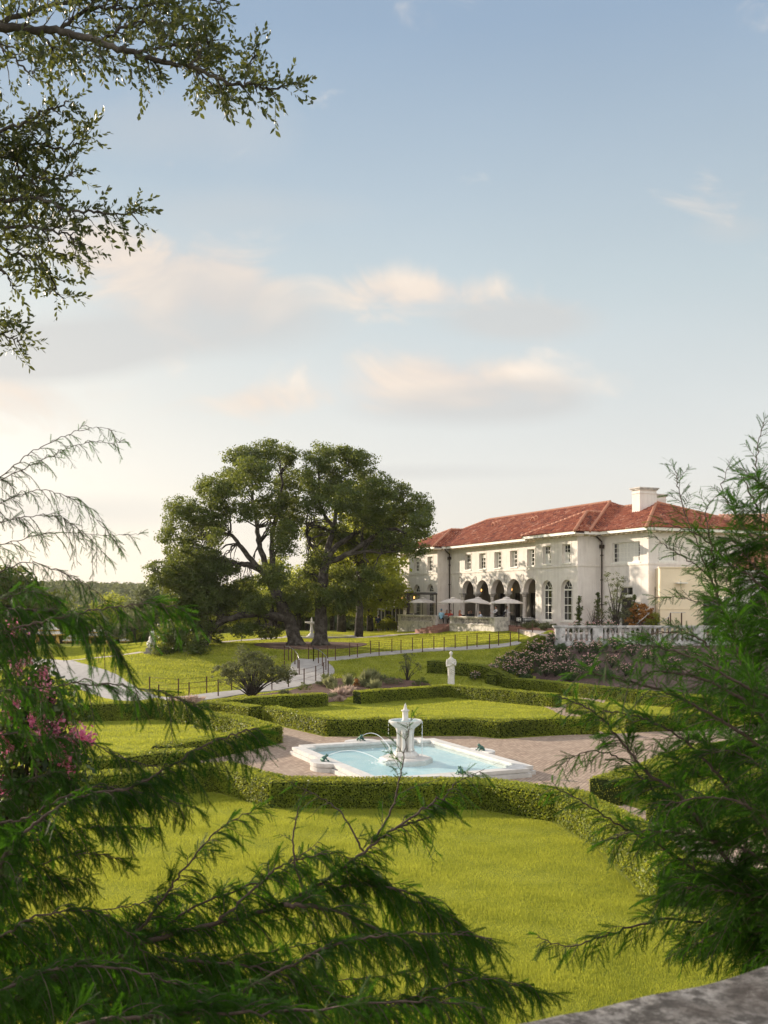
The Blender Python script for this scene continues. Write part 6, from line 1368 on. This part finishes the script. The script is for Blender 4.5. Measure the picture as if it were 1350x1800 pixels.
def scatter(m, tmpl, Pn, Dn, Ln, r, mi=0, roll=.7):
    """place sprays at points, along directions"""
    Pn = np.asarray(Pn); Dn = np.asarray(Dn); Dn = Dn/(np.linalg.norm(Dn, axis=1, keepdims=True)+1e-9); Ln = np.asarray(Ln)
    up = np.array([0, 0, 1.])+roll*r.normal(size=Pn.shape); Yn = np.cross(up, Dn); Yn /= np.linalg.norm(Yn, axis=1, keepdims=True)+1e-9; Zn = np.cross(Dn, Yn); k = r.integers(0, len(tmpl), len(Pn))
    for q, (V, F) in enumerate(tmpl):
        s = np.where(k == q)[0]
        if not len(s): continue
        B = np.stack([Dn[s], Yn[s], Zn[s]], 1)*Ln[s][:, None, None]
        VV = np.einsum('vi,kij->kvj', V, B)+Pn[s][:, None, :]; FF = F[None]+(np.arange(len(s))*len(V))[:, None, None]
        m.add(VV.reshape(-1, 3), FF.reshape(-1, F.shape[1]), mi)
CT = spray_templates(np.random.default_rng(4))
def cyp_branch(wood, needle, path, Z, sl, droop, dens, r, rad=.012, tw=.10, taper=True, Z2=None, bare=.0, side=1.0):
    n = len(path); Zs = np.linspace(Z, Z2 or Z, n); P = smooth_path([W(px, py, z) for (px, py), z in zip(path, Zs)], 10); P += r.normal(size=P.shape)*.004
    seg = np.linalg.norm(np.diff(P, axis=0), axis=1); S = np.concatenate([[0], np.cumsum(seg)]); LT = S[-1]
    rr = np.interp(S, [0, LT], [rad, rad*.18]); wood.tube(P, rr, 6)
    Pn = []; Dn = []; Ln = []
    s = LT*bare+.02
    while s < LT:
        p = np.array([np.interp(s, S, P[:, i]) for i in range(3)]); t = np.array([np.interp(min(s+.05, LT), S, P[:, i])-np.interp(max(s-.05, 0), S, P[:, i]) for i in range(3)]); t /= np.linalg.norm(t)+1e-9
        q = r.normal(size=3); q[1] *= .8; q -= t*np.dot(q, t); q /= np.linalg.norm(q)+1e-9
        f = s/LT; L_ = sl*(.45+.75*r.random())*(1.0-.62*max(0, f-.35)/.65)
        d = t*(.55+.3*f)+q*.75*side; d /= np.linalg.norm(d)
        k = max(3, int(L_/.05)); u = np.linspace(0, 1, k+1)[:, None]; A = p+d*L_*u*(1-.25*u*droop)+np.array([0, 0, -1.])*L_*droop*.75*u**1.7
        wood.tube(A, np.linspace(max(.0022, rr.mean()*.25), .0010, k+1), 4, 0, False)
        T = np.gradient(A, axis=0); T /= np.linalg.norm(T, axis=1, keepdims=True)
        m_ = max(4, int(L_/(.0120 if tw > .08 else .0150))); uu = (np.arange(m_)+r.random(m_)*.5)/m_*.97+.03
        AA = np.stack([np.interp(uu, u[:, 0], A[:, i]) for i in range(3)], 1); TT = np.stack([np.interp(uu, u[:, 0], T[:, i]) for i in range(3)], 1)
        sd = np.cross(TT, np.array([0, 0, 1.])+.5*r.normal(size=3)); sd /= np.linalg.norm(sd, axis=1, keepdims=True)+1e-9; sg = np.where(np.arange(m_) % 2, 1., -1.)[:, None]
        Pn.append(AA); Dn.append(TT*.75+sd*sg*.62+r.normal(size=(m_, 3))*.16+np.array([0, 0, -.32*droop])); Ln.append(1.2*tw*(.45+.7*r.random(m_))*(1-.35*uu))
        s += ((.50 if tw > .08 else .6)/dens)*(.5+r.random())
    for s in (LT,):
        Pn.append(P[-1:]); Dn.append((P[-1:]-P[-4:-3])); Ln.append(np.array([tw]))
    Pn = np.concatenate(Pn); Dn = np.concatenate(Dn); Ln = np.concatenate(Ln); scatter(needle, CT, Pn, Dn, Ln, r)

def left_cypress():
    r = np.random.default_rng(101); base = (-4.2, 5.4, Hs(-4.2, 5.4)); th = thing('cypress_tree', 'weeping cypress whose feathery branches hang across the left and bottom foreground', 'tree', base)
    m = MB(); m.tube([(-4.2, 5.4, -.2), (-4.1, 5.4, 2.5), (-4.0, 5.5, 5), (-3.9, 5.6, 8.2)], [.28, .22, .16, .07], 12); m.build('trunk', 'bark', th, base)
    T = (-700, 1500)
    BR = [  # path, Z, shoot length, droop, density, radius, Z2, bare, twig
     ([(-500, 1150), (-120, 900), (0, 838), (60, 792), (120, 764), (170, 752), (205, 757)], 5.9, .30, .75, 12, .008, 6.0, .5, .055),
     ([(-500, 1150), (-100, 890), (20, 836), (90, 802), (150, 778), (212, 778)], 5.7, .34, .8, 13, .007, 6.2, .5, .055),
     ([(-500, 1200), (-120, 960), (0, 884), (70, 862), (130, 880), (180, 925), (212, 968)], 5.8, .34, .95, 15, .007, 6.0, .5, .058),
     ([(-500, 1200), (-110, 980), (0, 920), (80, 906), (140, 930), (190, 980)], 5.4, .36, .95, 16, .007, 5.6, .5, .058),
     ([(-500, 1200), (-100, 1000), (20, 952), (110, 936), (180, 941), (246, 938)], 6.0, .30, .7, 12, .007, 6.1, .5, .055),
     ([(-500, 1250), (-100, 1060), (30, 992), (90, 1000), (150, 1026), (190, 1062)], 5.4, .34, .9, 18, .008, 5.4, .5, .065),
     ([(-500, 1250), (-80, 1090), (10, 1050), (60, 1040), (110, 1060)], 4.4, .28, .9, 17, .009, 4.3, .5, .085),
     ([(-500, 1300), (-60, 1135), (20, 1106), (100, 1086), (190, 1068), (260, 1060), (312, 1067)], 4.2, .32, .8, 18, .010, 4.0, .5, .085),
     ([(-500, 1300), (-60, 1100), (40, 1074), (120, 1082), (180, 1112), (205, 1150)], 4.3, .42, 1.2, 18, .010, 4.2, .5, .085),
     ([(-500, 1350), (-60, 1228), (60, 1210), (150, 1203), (230, 1206), (300, 1222), (342, 1238)], 4.7, .32, 1.1, 17, .009, 4.5, .5, .085),
     ([(-500, 1400), (-60, 1300), (60, 1292), (150, 1304), (220, 1334), (300, 1352)], 5.2, .30, 1.0, 17, .009, 5.2, .5, .09),
     (  [(-600, 1800), (-60, 1560), (10, 1500), (70, 1440), (150, 1398), (230, 1384), (300, 1346), (360, 1310), (420, 1288), (452, 1280)], 4.6, .36, .95, 24, .017, 4.8, .45, .095),
     ([(-600, 1700), (-60, 1470), (40, 1440), (110, 1402), (160, 1384), (250, 1392), (340, 1420)], 4.8, .36, 1.1, 20, .012, 4.9, .45, .09),
     ([(-600, 1760), (-60, 1610), (0, 1560), (70, 1520), (140, 1500), (210, 1510)], 4.9, .34, .9, 20, .012, 5.0, .45, .09),
     ([(-600, 2000), (-60, 1800), (60, 1735), (150, 1690), (260, 1655), (380, 1624), (500, 1588), (590, 1535), (660, 1480), (720, 1440), (770, 1402)], 4.9, .34, .75, 23, .026, 5.2, .38, .095),
     ([(60, 1735), (180, 1692), (240, 1640), (290, 1575), (330, 1520), (390, 1455), (455, 1420)], 5.0, .28, .6, 16, .012, 5.3, .1, .09),
     ([(-600, 2000), (300, 1806), (440, 1735), (560, 1672), (640, 1650), (760, 1640), (866, 1650)], 3.9, .34, .8, 26, .015, 3.9, .5, .09),
     ([(500, 1590), (600, 1604), (700, 1660), (790, 1700), (880, 1730), (965, 1745)], 4.8, .30, .6, 22, .012, 4.9, .0, .09),
     ([(500, 1588), (590, 1560), (680, 1560), (760, 1590), (850, 1660)], 5.1, .34, .9, 22, .010, 5.2, .0, .09),
     ([(540, 1575), (515, 1500), (522, 1430), (540, 1382)], 5.0, .12, .4, 9, .008, 5.1, .1, .06),
     ([(655, 1482), (690, 1420), (706, 1350), (716, 1300), (722, 1262)], 5.3, .30, .25, 9, .007, 5.4, .1, .07),
     ([(700, 1455), (760, 1430), (800, 1380), (850, 1352)], 5.2, .24, .8, 16, .007, 5.3, .0, .08),
     ([(640, 1500), (600, 1430), (560, 1400), (500, 1370)], 5.2, .22, .7, 9, .006, 5.2, .0, .07),
     ([(-400, 1950), (100, 1812), (300, 1785), (500, 1780), (700, 1760), (850, 1770)], 3.4, .34, .7, 24, .012, 3.3, .4, .09),
     ([(-400, 1900), (0, 1740), (120, 1700), (250, 1710), (400, 1760)], 3.9, .36, .9, 26, .012, 3.8, .3, .09),
     ([(-500, 1700), (-60, 1660), (60, 1612), (140, 1600), (200, 1620), (260, 1680)], 4.4, .38, .9, 26, .012, 4.5, .45, .09),
     ([(200, 1680), (330, 1690), (450, 1700), (560, 1740), (680, 1770)], 4.6, .36, .9, 24, .010, 4.6, .0, .09),
     ([(380, 1624), (450, 1560), (500, 1520), (580, 1500), (640, 1520)], 5.0, .32, .8, 18, .008, 5.1, .0, .09),
     ([(-300, 1950), (0, 1770), (140, 1740), (280, 1720), (420, 1700), (560, 1700)], 5.3, .40, .9, 26, .012, 5.4, .2, .09), ([(260, 1655), (330, 1600), (400, 1570), (480, 1540), (560, 1480)], 5.3, .34, .9, 22, .009, 5.4, .0, .09), ([(600, 1530), (660, 1540), (720, 1580), (790, 1620), (830, 1680)], 5.3, .34, .9, 22, .009, 5.4, .0, .09),
     ([(-300, 1700), (-40, 1660), (80, 1660), (200, 1640), (300, 1600)], 5.5, .36, .9, 22, .011, 5.6, .2, .09), ([(-200, 2000), (500, 1840), (640, 1790), (760, 1740), (860, 1720), (940, 1740)], 4.4, .34, .8, 24, .011, 4.4, .3, .09)]
    for y0, xe, ye, Z in [(1420, 300, 1400, 5.3), (1500, 260, 1450, 5.5), (1740, 520, 1620, 5.6), (1790, 640, 1660, 5.8), (1760, 380, 1700, 5.5), (1800, 760, 1700, 5.9), (1820, 850, 1760, 5.7), (1600, 150, 1540, 5.4), (1680, 330, 1560, 5.7)]:
        n_ = 5; BR.append(([(-400, y0+90), (-60, y0+15)]+[(-60+(xe+60)*k/n_, y0+(ye-y0)*k/n_+12*r.normal()-25*math.sin(k/n_*3.1)) for k in range(1, n_+1)], Z, .36, .95, 22, .010, Z, .45, .09))
    for i, (p, Z, sl, dr, de, ra, Z2, ba, tw) in enumerate(BR):
        w_ = MB(); nd = MB(); cyp_branch(w_, nd, p, Z, sl, dr, de, r, ra, tw, Z2=Z2, bare=ba); b = w_.build('branch', 'bark_near', th, base); f = nd.build('foliage', 'cypress_leaf', b, base); f.parent = b
left_cypress()
def right_cypress():
    r = np.random.default_rng(202); base = (5.2, 6.2, Hs(5.2, 6.2)); th = thing('cypress_tree', 'feathery green cypress filling the right foreground in front of the wing', 'tree', base)
    m = MB(); m.tube([(5.2, 6.2, -.2), (5.1, 6.2, 2.5), (4.9, 6.4, 5), (4.7, 6.6, 8.5)], [.28, .22, .16, .06], 12); m.build('trunk', 'bark', th, base)
    BR = [([(1800, 1650), (1450, 1400), (1330, 1210), (1285, 1110), (1250, 1020), (1215, 930), (1195, 870), (1188, 828)], 6.6, .34, .10, 17, .015, 6.9, .38, .08),
     ([(1800, 1500), (1420, 1180), (1348, 1010), (1336, 890), (1330, 810), (1342, 742)], 6.6, .30, .05, 16, .015, 7.0, .45, .075),
     ([(1330, 960), (1290, 900), (1270, 860), (1282, 815)], 6.8, .22, .0, 14, .008, 7.0, 0, .08), ([(1335, 900), (1310, 850), (1300, 820)], 6.8, .2, .0, 14, .008, 6.8, 0, .08),
     ([(1420, 1190), (1320, 1110), (1240, 1064), (1190, 1050), (1150, 1050)], 6.2, .20, .3, 17, .008, 6.3, .1, .075),
     ([(1285, 1110), (1250, 1020), (1210, 985), (1170, 960), (1148, 938)], 6.5, .20, .3, 16, .008, 6.5, .1, .075),
     ([(1300, 1010), (1240, 950), (1190, 925), (1146, 916)], 6.5, .18, .3, 16, .008, 6.5, 0, .075),
     ([(1260, 1040), (1250, 960), (1240, 900), (1262, 870)], 6.4, .22, .1, 14, .008, 6.4, 0, .075),
     ([(1420, 1100), (1350, 1040), (1300, 1000), (1270, 990)], 6.0, .28, .3, 18, .010, 6.0, 0, .08), ([(1420, 1000), (1380, 960), (1330, 940), (1300, 930)], 6.2, .28, .2, 16, .010, 6.2, 0, .08),
     ([(1450, 1270), (1300, 1200), (1200, 1150), (1120, 1135), (1058, 1160)], 4.6, .24, .3, 20, .010, 4.4, .15, .08),
     ([(1400, 1260), (1280, 1190), (1240, 1130), (1180, 1110), (1120, 1120)], 5.0, .26, .3, 18, .010, 5.0, .1, .08),
     ([(1450, 1380), (1350, 1320), (1260, 1262), (1180, 1220), (1080, 1192), (1010, 1180)], 4.7, .28, .35, 19, .012, 4.5, .1, .08),
     ([(1420, 1330), (1330, 1250), (1250, 1200), (1160, 1180), (1100, 1210)], 4.6, .30, .4, 18, .012, 4.5, .1, .08),
     ([(1500, 1800), (1380, 1660), (1290, 1530), (1240, 1460), (1195, 1400), (1130, 1350), (1090, 1300), (1040, 1250), (985, 1225)], 5.0, .28, .4, 21, .020, 5.2, .12, .09),
     ([(1500, 1650), (1400, 1540), (1330, 1440), (1260, 1360), (1200, 1300), (1130, 1262), (1060, 1250)], 5.1, .28, .35, 18, .016, 5.1, .1, .085),
     ([(1240, 1460), (1160, 1400), (1100, 1340), (1040, 1320), (985, 1345)], 5.2, .20, .3, 16, .009, 5.3, .1, .085),
     ([(1500, 1750), (1350, 1640), (1260, 1560), (1180, 1500), (1090, 1450), (1010, 1402), (975, 1384)], 5.3, .26, .35, 18, .014, 5.4, .12, .09),
     ([(1500, 1780), (1380, 1700), (1280, 1640), (1180, 1615), (1080, 1640), (1000, 1662), (945, 1648)], 5.4, .24, .5, 17, .013, 5.5, .15, .09),
     ([(1500, 1640), (1400, 1560), (1320, 1500), (1220, 1470), (1130, 1460), (1060, 1480)], 5.0, .32, .5, 21, .014, 5.0, .1, .085),
     ([(1500, 1560), (1400, 1480), (1320, 1420), (1240, 1400), (1150, 1420)], 4.8, .32, .5, 20, .014, 4.8, .1, .085),
     ([(1500, 1480), (1420, 1420), (1350, 1360), (1290, 1320), (1230, 1330)], 4.9, .30, .4, 20, .012, 4.9, .1, .085),
     ([(1480, 1620), (1380, 1590), (1300, 1570), (1220, 1560), (1150, 1580)], 4.9, .36, .6, 26, .012, 4.9, .1, .09), ([(1480, 1700), (1400, 1660), (1330, 1640), (1260, 1640), (1200, 1680)], 5.2, .30, .6, 20, .012, 5.2, .1, .09),
     ([(1480, 1320), (1400, 1280), (1340, 1230), (1300, 1160), (1290, 1090)], 5.4, .36, .2, 24, .012, 5.6, .1, .1), ([(1480, 1240), (1420, 1180), (1370, 1110), (1345, 1060)], 5.4, .36, .2, 22, .012, 5.6, .1, .1)]
    for y0, xe, ye, Z in [(1290, 1200, 1230, 5.6), (1400, 1170, 1330, 5.8), (1500, 1150, 1450, 5.9), (1560, 1180, 1500, 5.5), (1620, 1170, 1560, 5.8), (1690, 1190, 1650, 5.8), (1160, 1250, 1080, 5.9), (1100, 1270, 1010, 6.0), (1060, 1290, 960, 6.2), (1010, 1260, 930, 6.3), (960, 1290, 880, 6.4), (1120, 1240, 1050, 6.2), (900, 1310, 830, 6.5), (1040, 1240, 990, 6.4), (1440, 1190, 1390, 5.4), (1340, 1220, 1290, 5.2), (1650, 1230, 1600, 5.3)]:
        n_ = 5; hi_ = y0 < 1200; BR.append(([(1500, y0+40), (1400, y0+10)]+[(1400+(xe-1400)*k/n_, y0+(ye-y0)*k/n_+12*r.normal()) for k in range(1, n_+1)], Z, .30 if hi_ else .31, .45, 22 if hi_ else 27, .009, Z, .1, .088 if hi_ else .09))
    for i, (p, Z, sl, dr, de, ra, Z2, ba, tw) in enumerate(BR):
        w_ = MB(); nd = MB(); cyp_branch(w_, nd, p, Z, sl, dr, de, r, ra, tw, Z2=Z2, bare=ba); b = w_.build('branch', 'bark_near', th, base); nd.build('foliage', 'cypress_leaf', b, base)
right_cypress()

def sprig_templates(r, nt=6, n=10, ll=.27, lw=.125):
    out = []
    for k in range(nt):
        V = []; F = []
        for i in range(n):
            s = .15+.85*i/(n-1); b = np.array([s, 0, .06*math.sin(s*3)]); a = r.random()*6.28; d = np.array([.55+.4*s, math.cos(a)*.8, math.sin(a)*.8+.25]); d /= np.linalg.norm(d); l = ll*(.7+.5*r.random()); e = np.cross(d, r.normal(size=3)); e /= np.linalg.norm(e)
            f = np.cross(d, e); q = len(V); V += [b, b+d*l*.4+e*lw*l*2+f*.03*l, b+d*l*.75+e*lw*l*1.3, b+d*l, b+d*l*.72-e*lw*l*1.5, b+d*l*.35-e*lw*l*1.8+f*.03*l]; F += [(q, q+1, q+2, q+3), (q, q+3, q+4, q+5)]
        q = len(V); w = .012; V += [(0, -w, 0), (0, w, 0), (.95, w*.5, .03), (.95, -w*.5, .03)]; F.append((q, q+1, q+2, q+3)); out.append((np.array(V, float), np.array(F, int)))
    return out
OT = sprig_templates(np.random.default_rng(8))
def oak_branch(wood, lf, path, Z, rad, spread, dens, r, tw=.19, droop=.0, start=0.0, sub=.5):
    P = smooth_path([W(px, py, Z) for px, py in path], 8); P += r.normal(size=P.shape)*.01; n = len(P); S = np.concatenate([[0], np.cumsum(np.linalg.norm(np.diff(P, axis=0), axis=1))]); LT = S[-1]
    wood.tube(P, np.interp(S, [0, LT], [rad, .006]), 7); Pn = []; Dn = []; Ln = []; s = LT*start
    while s < LT:
        p = np.array([np.interp(s, S, P[:, i]) for i in range(3)]); t = np.array([np.interp(min(s+.1, LT), S, P[:, i])-np.interp(max(s-.1, 0), S, P[:, i]) for i in range(3)]); t /= np.linalg.norm(t)
        q = r.normal(size=3); q[1] *= .7; q -= t*np.dot(q, t); q /= np.linalg.norm(q); f = s/LT; L_ = spread*(.35+.8*r.random())*(1-.6*f); d = t*.6+q*.8; d /= np.linalg.norm(d)
        k = 5; u = np.linspace(0, 1, k)[:, None]; A = p+d*L_*u+np.array([0, 0, -1.])*L_*droop*u**2+r.normal(size=(k, 3))*.03*L_; wood.tube(A, np.linspace(.008, .003, k), 4, 0, False)
        m_ = max(3, int(L_/.056)); uu = .25+.75*r.random(m_); AA = np.stack([np.interp(uu, u[:, 0], A[:, i]) for i in range(3)], 1); Pn.append(AA); Dn.append(np.tile(d, (m_, 1))+r.normal(size=(m_, 3))*.75+np.array([0, 0, .15])); Ln.append(tw*(.6+.6*r.random(m_)))
        s += (1/dens)*(.5+r.random())
    Pn.append(P[-1:]); Dn.append(P[-1:]-P[-5:-4]); Ln.append(np.array([tw])); scatter(lf, OT, np.concatenate(Pn), np.concatenate(Dn), np.concatenate(Ln), r)
def near_oak():
    r = np.random.default_rng(303); base = (-8.5, 9.5, Hs(-8.5, 9.5)); th = thing('oak_tree', 'near oak whose leafy limbs reach in from the upper left against the sky', 'tree', base)
    m = MB(); m.tube([(-8.5, 9.5, -.3), (-8.3, 9.4, 3), (-7.8, 9.2, 7), (-7.2, 9.1, 12.5)], [.5, .38, .30, .16], 12); m.build('trunk', 'bark', th, base); Z = 8.8
    BR = [([(-700, 60), (-300, 40), (-40, 48), (60, 50), (130, 60), (200, 84), (270, 104), (330, 116), (390, 140), (440, 150), (480, 156), (508, 148)], .075, .36, 15, .33), ([(-40, 48), (60, 20), (130, 0), (200, -30)], .03, .45, 16, .1), ([(100, 55), (150, 20), (220, 15), (290, 5), (330, -20)], .02, .42, 18, .1), ([(170, 75), (230, 45), (290, 40), (330, 50), (350, 80)], .016, .36, 18, .1), ([(240, 95), (290, 80), (330, 85), (352, 100)], .014, .26, 16, .1),
          ([(60, 52), (90, 80), (120, 95), (170, 100)], .012, .26, 14, .1), ([(-20, 60), (10, 90), (40, 120), (60, 128)], .012, .26, 13, .1), ([(330, 116), (360, 90), (372, 70)], .010, .24, 12, 0), ([(340, 118), (370, 150), (385, 165)], .010, .18, 12, 0), ([(430, 148), (440, 110), (450, 100)], .008, .14, 12, 0), ([(340, -40), (370, -10), (392, 18)], .008, .12, 12, .3),
          ([(-600, 60), (-200, 220), (-60, 240), (0, 230), (50, 210), (90, 190), (120, 180)], .05, .30, 15, .55), ([(-200, 220), (-60, 290), (0, 275), (60, 255), (110, 262), (150, 245)], .03, .30, 14, .4), ([(-200, 220), (-40, 320), (30, 310), (80, 315), (130, 310)], .03, .36, 17, .3), ([(-100, 300), (0, 350), (70, 350), (120, 370), (160, 372), (200, 378), (238, 376)], .022, .24, 11, .25), ([(-100, 300), (-10, 390), (50, 400), (110, 410), (150, 430)], .022, .30, 14, .2), ([(-100, 300), (0, 430), (60, 450), (90, 480), (100, 520)], .022, .28, 13, .2), ([(-60, 300), (0, 250), (30, 290), (60, 340)], .02, .34, 16, .1), ([(-80, 360), (-20, 450), (10, 480), (25, 510)], .012, .14, 8, .2), ([(-80, 540), (-30, 570), (10, 590), (35, 600)], .012, .20, 12, .3), ([(-80, 380), (20, 370), (70, 400), (100, 450)], .018, .30, 15, .2)]
    for p, ra, sp, de, st in BR:
        w_ = MB(); lf = MB(); oak_branch(w_, lf, p, Z+r.normal()*.35, ra, sp*1.08, de*1.25, r, .21, .1, st); b = w_.build('branch', 'bark', th, base); lf.build('foliage', 'near_oak_leaf', b, base)
near_oak()

def myrtle():
    r = np.random.default_rng(404); Z = 8.6; px0 = W(20, 1400, Z); base = (px0[0]-.5, Z, Hs(px0[0]-.5, Z)); th = thing('crape_myrtle', 'crape myrtle with pink blossom clusters behind the cypress at the far left', 'flowering tree', base)
    L_ = [(10, 1130, 45, 40), (40, 1190, 50, 45), (90, 1235, 45, 40), (30, 1260, 60, 50), (80, 1310, 60, 40), (120, 1350, 45, 35), (20, 1350, 60, 60), (60, 1400, 60, 40), (0, 1430, 50, 50), (70, 1250, 30, 60)]
    lob = [(*(W(cx, cy, Z)), rx*Z/FPX, rx*Z/FPX, ry*Z/FPX) for cx, cy, rx, ry in L_]; C = clumps([(a, b, c, d, e, f) for (a, b, c, d, e, f) in lob], 330, r)
    m = MB()
    for k in range(5): m.tube([(base[0]-.6+.1*k, Z, -.2), (base[0]-.5+.12*k, Z+.05*k, 2.2), (base[0]-.1+.12*k, Z, 4.2)], [.05, .04, .02], 7)
    limbs(m, (base[0]+.4, Z, 3.4), C, r, .03, 60, .004); m.build('stems', 'bark_near', th, base)
    m = MB(); n = len(C)*9; idx = r.integers(0, len(C), n); d = r.normal(size=(n, 3)); P = C[idx]+d*.05; V, F = leaf_tris(P, d+[0, 0, .6], .055, r, .5, .95); m.add(V, F); m.build('foliage', 'myrtle_leaf', th, base)
    for (cx, cy, s) in [(22, 1105, 1.2), (6, 1120, .9), (34, 1122, .8), (75, 1185, .8), (80, 1215, 1.1), (88, 1228, .9), (55, 1208, .8), (20, 1235, .9), (14, 1258, .8), (26, 1240, .7), (62, 1262, 1.0), (70, 1285, 1.1), (55, 1295, 1.0), (100, 1272, 1.1), (92, 1290, 1.0), (104, 1262, .9), (130, 1293, 1.1), (145, 1297, 1.1), (155, 1300, .8), (110, 1320, .8), (118, 1335, .8), (95, 1328, .7), (122, 1355, .8), (8, 1300, .8), (15, 1320, .7), (5, 1380, 1.0), (12, 1395, .8), (30, 1175, .8), (48, 1160, .7), (65, 1240, .7)]:
        c = W(cx, cy, Z-.25+.2*r.random()); m = MB(); n = int(120*s); q = r.normal(size=(n, 3))*np.array([.030, .030, .040])*s; V, F = leaf_tris(c+q, q+[0, 0, .02], .026, r, .8, 1.1); m.add(V, F); m.build('blossom_cluster', 'myrtle_petal', th, base)
myrtle()

def coping():
    import bmesh
    a = np.array((.24, 1.88)); b = np.array((.85, 2.20)); d = (b-a)/np.linalg.norm(b-a); nrm = np.array((d[1], -d[0]))   # toward the viewer
    zt = 5.2; p0 = a-d*1.2; p1 = b+d*1.6; th = thing('garden_wall', 'thick lichen-stained stone coping of the terrace wall at the lower right corner', 'wall', (float(a[0]), float(a[1]), 0))
    bm = bmesh.new(); nx, ny = 150, 30; wd = .50; grid = {}; r = np.random.default_rng(6)
    nz = r.normal(size=(nx+1, ny+1)); 
    for _ in range(3): nz = (nz+np.roll(nz, 1, 0)+np.roll(nz, -1, 0)+np.roll(nz, 1, 1)+np.roll(nz, -1, 1))/5
    vs = []
    prof = [(0.02, -.12), (-.0, -.10), (-.005, -.03), (.004, -.008), (.018, 0)]+[(.018+(wd-.036)*i/18, 0) for i in range(1, 19)]+[(wd, -.02), (wd, -.12)]
    ln = np.linalg.norm(p1-p0)
    for i in range(nx+1):
        s = i/nx; row = []
        for j, (w_, z) in enumerate(prof):
            k = nz[i, j % (ny+1)]*.006; p = p0+d*ln*s+nrm*(w_+k*(.8 if j < 5 else 0)); row.append(bm.verts.new((p[0], p[1], zt+z+k*(1 if j > 3 else .3)+.004*math.sin(s*23)+(.0025*math.sin(s*61)))))
        vs.append(row)
    for i in range(nx):
        for j in range(len(prof)-1): bm.faces.new((vs[i][j], vs[i+1][j], vs[i+1][j+1], vs[i][j+1]))
    bmesh.ops.recalc_face_normals(bm, faces=bm.faces)
    me = bpy.data.meshes.new('coping'); bm.to_mesh(me); bm.free(); me.materials.append(MATS['lichen_stone'])
    for p in me.polygons: p.use_smooth = True
    o = bpy.data.objects.new('coping', me); COL.objects.link(o); o.parent = th; me.transform(Matrix.Translation((-float(a[0]), -float(a[1]), 0)))
    m = MB(); T = lambda s, w_, z: (*(p0+d*s+nrm*w_), z); m.box(0, ln, .06, wd-.06, -.2, zt-.115, 0, T); m.build('wall_base', 'lichen_stone', th, (float(a[0]), float(a[1]), 0))
coping()

# ------------------------------------------------------------------ thin evening haze round everything
m, t = newmat('haze_air'); v = N(t, 'ShaderNodeVolumePrincipled'); v.inputs['Color'].default_value = (.95, .93, .90, 1); v.inputs['Density'].default_value = .00009; v.inputs['Anisotropy'].default_value = .35
o_ = N(t, 'ShaderNodeOutputMaterial'); L(t, v.outputs[0], o_.inputs[1])
m = MB(); m.box(-1300, 1300, -60, 1250, -9, 45); h = m.build('haze', 'haze_air'); tag(h, 'thin warm haze over the garden and the far hill', 'haze', kind='stuff')
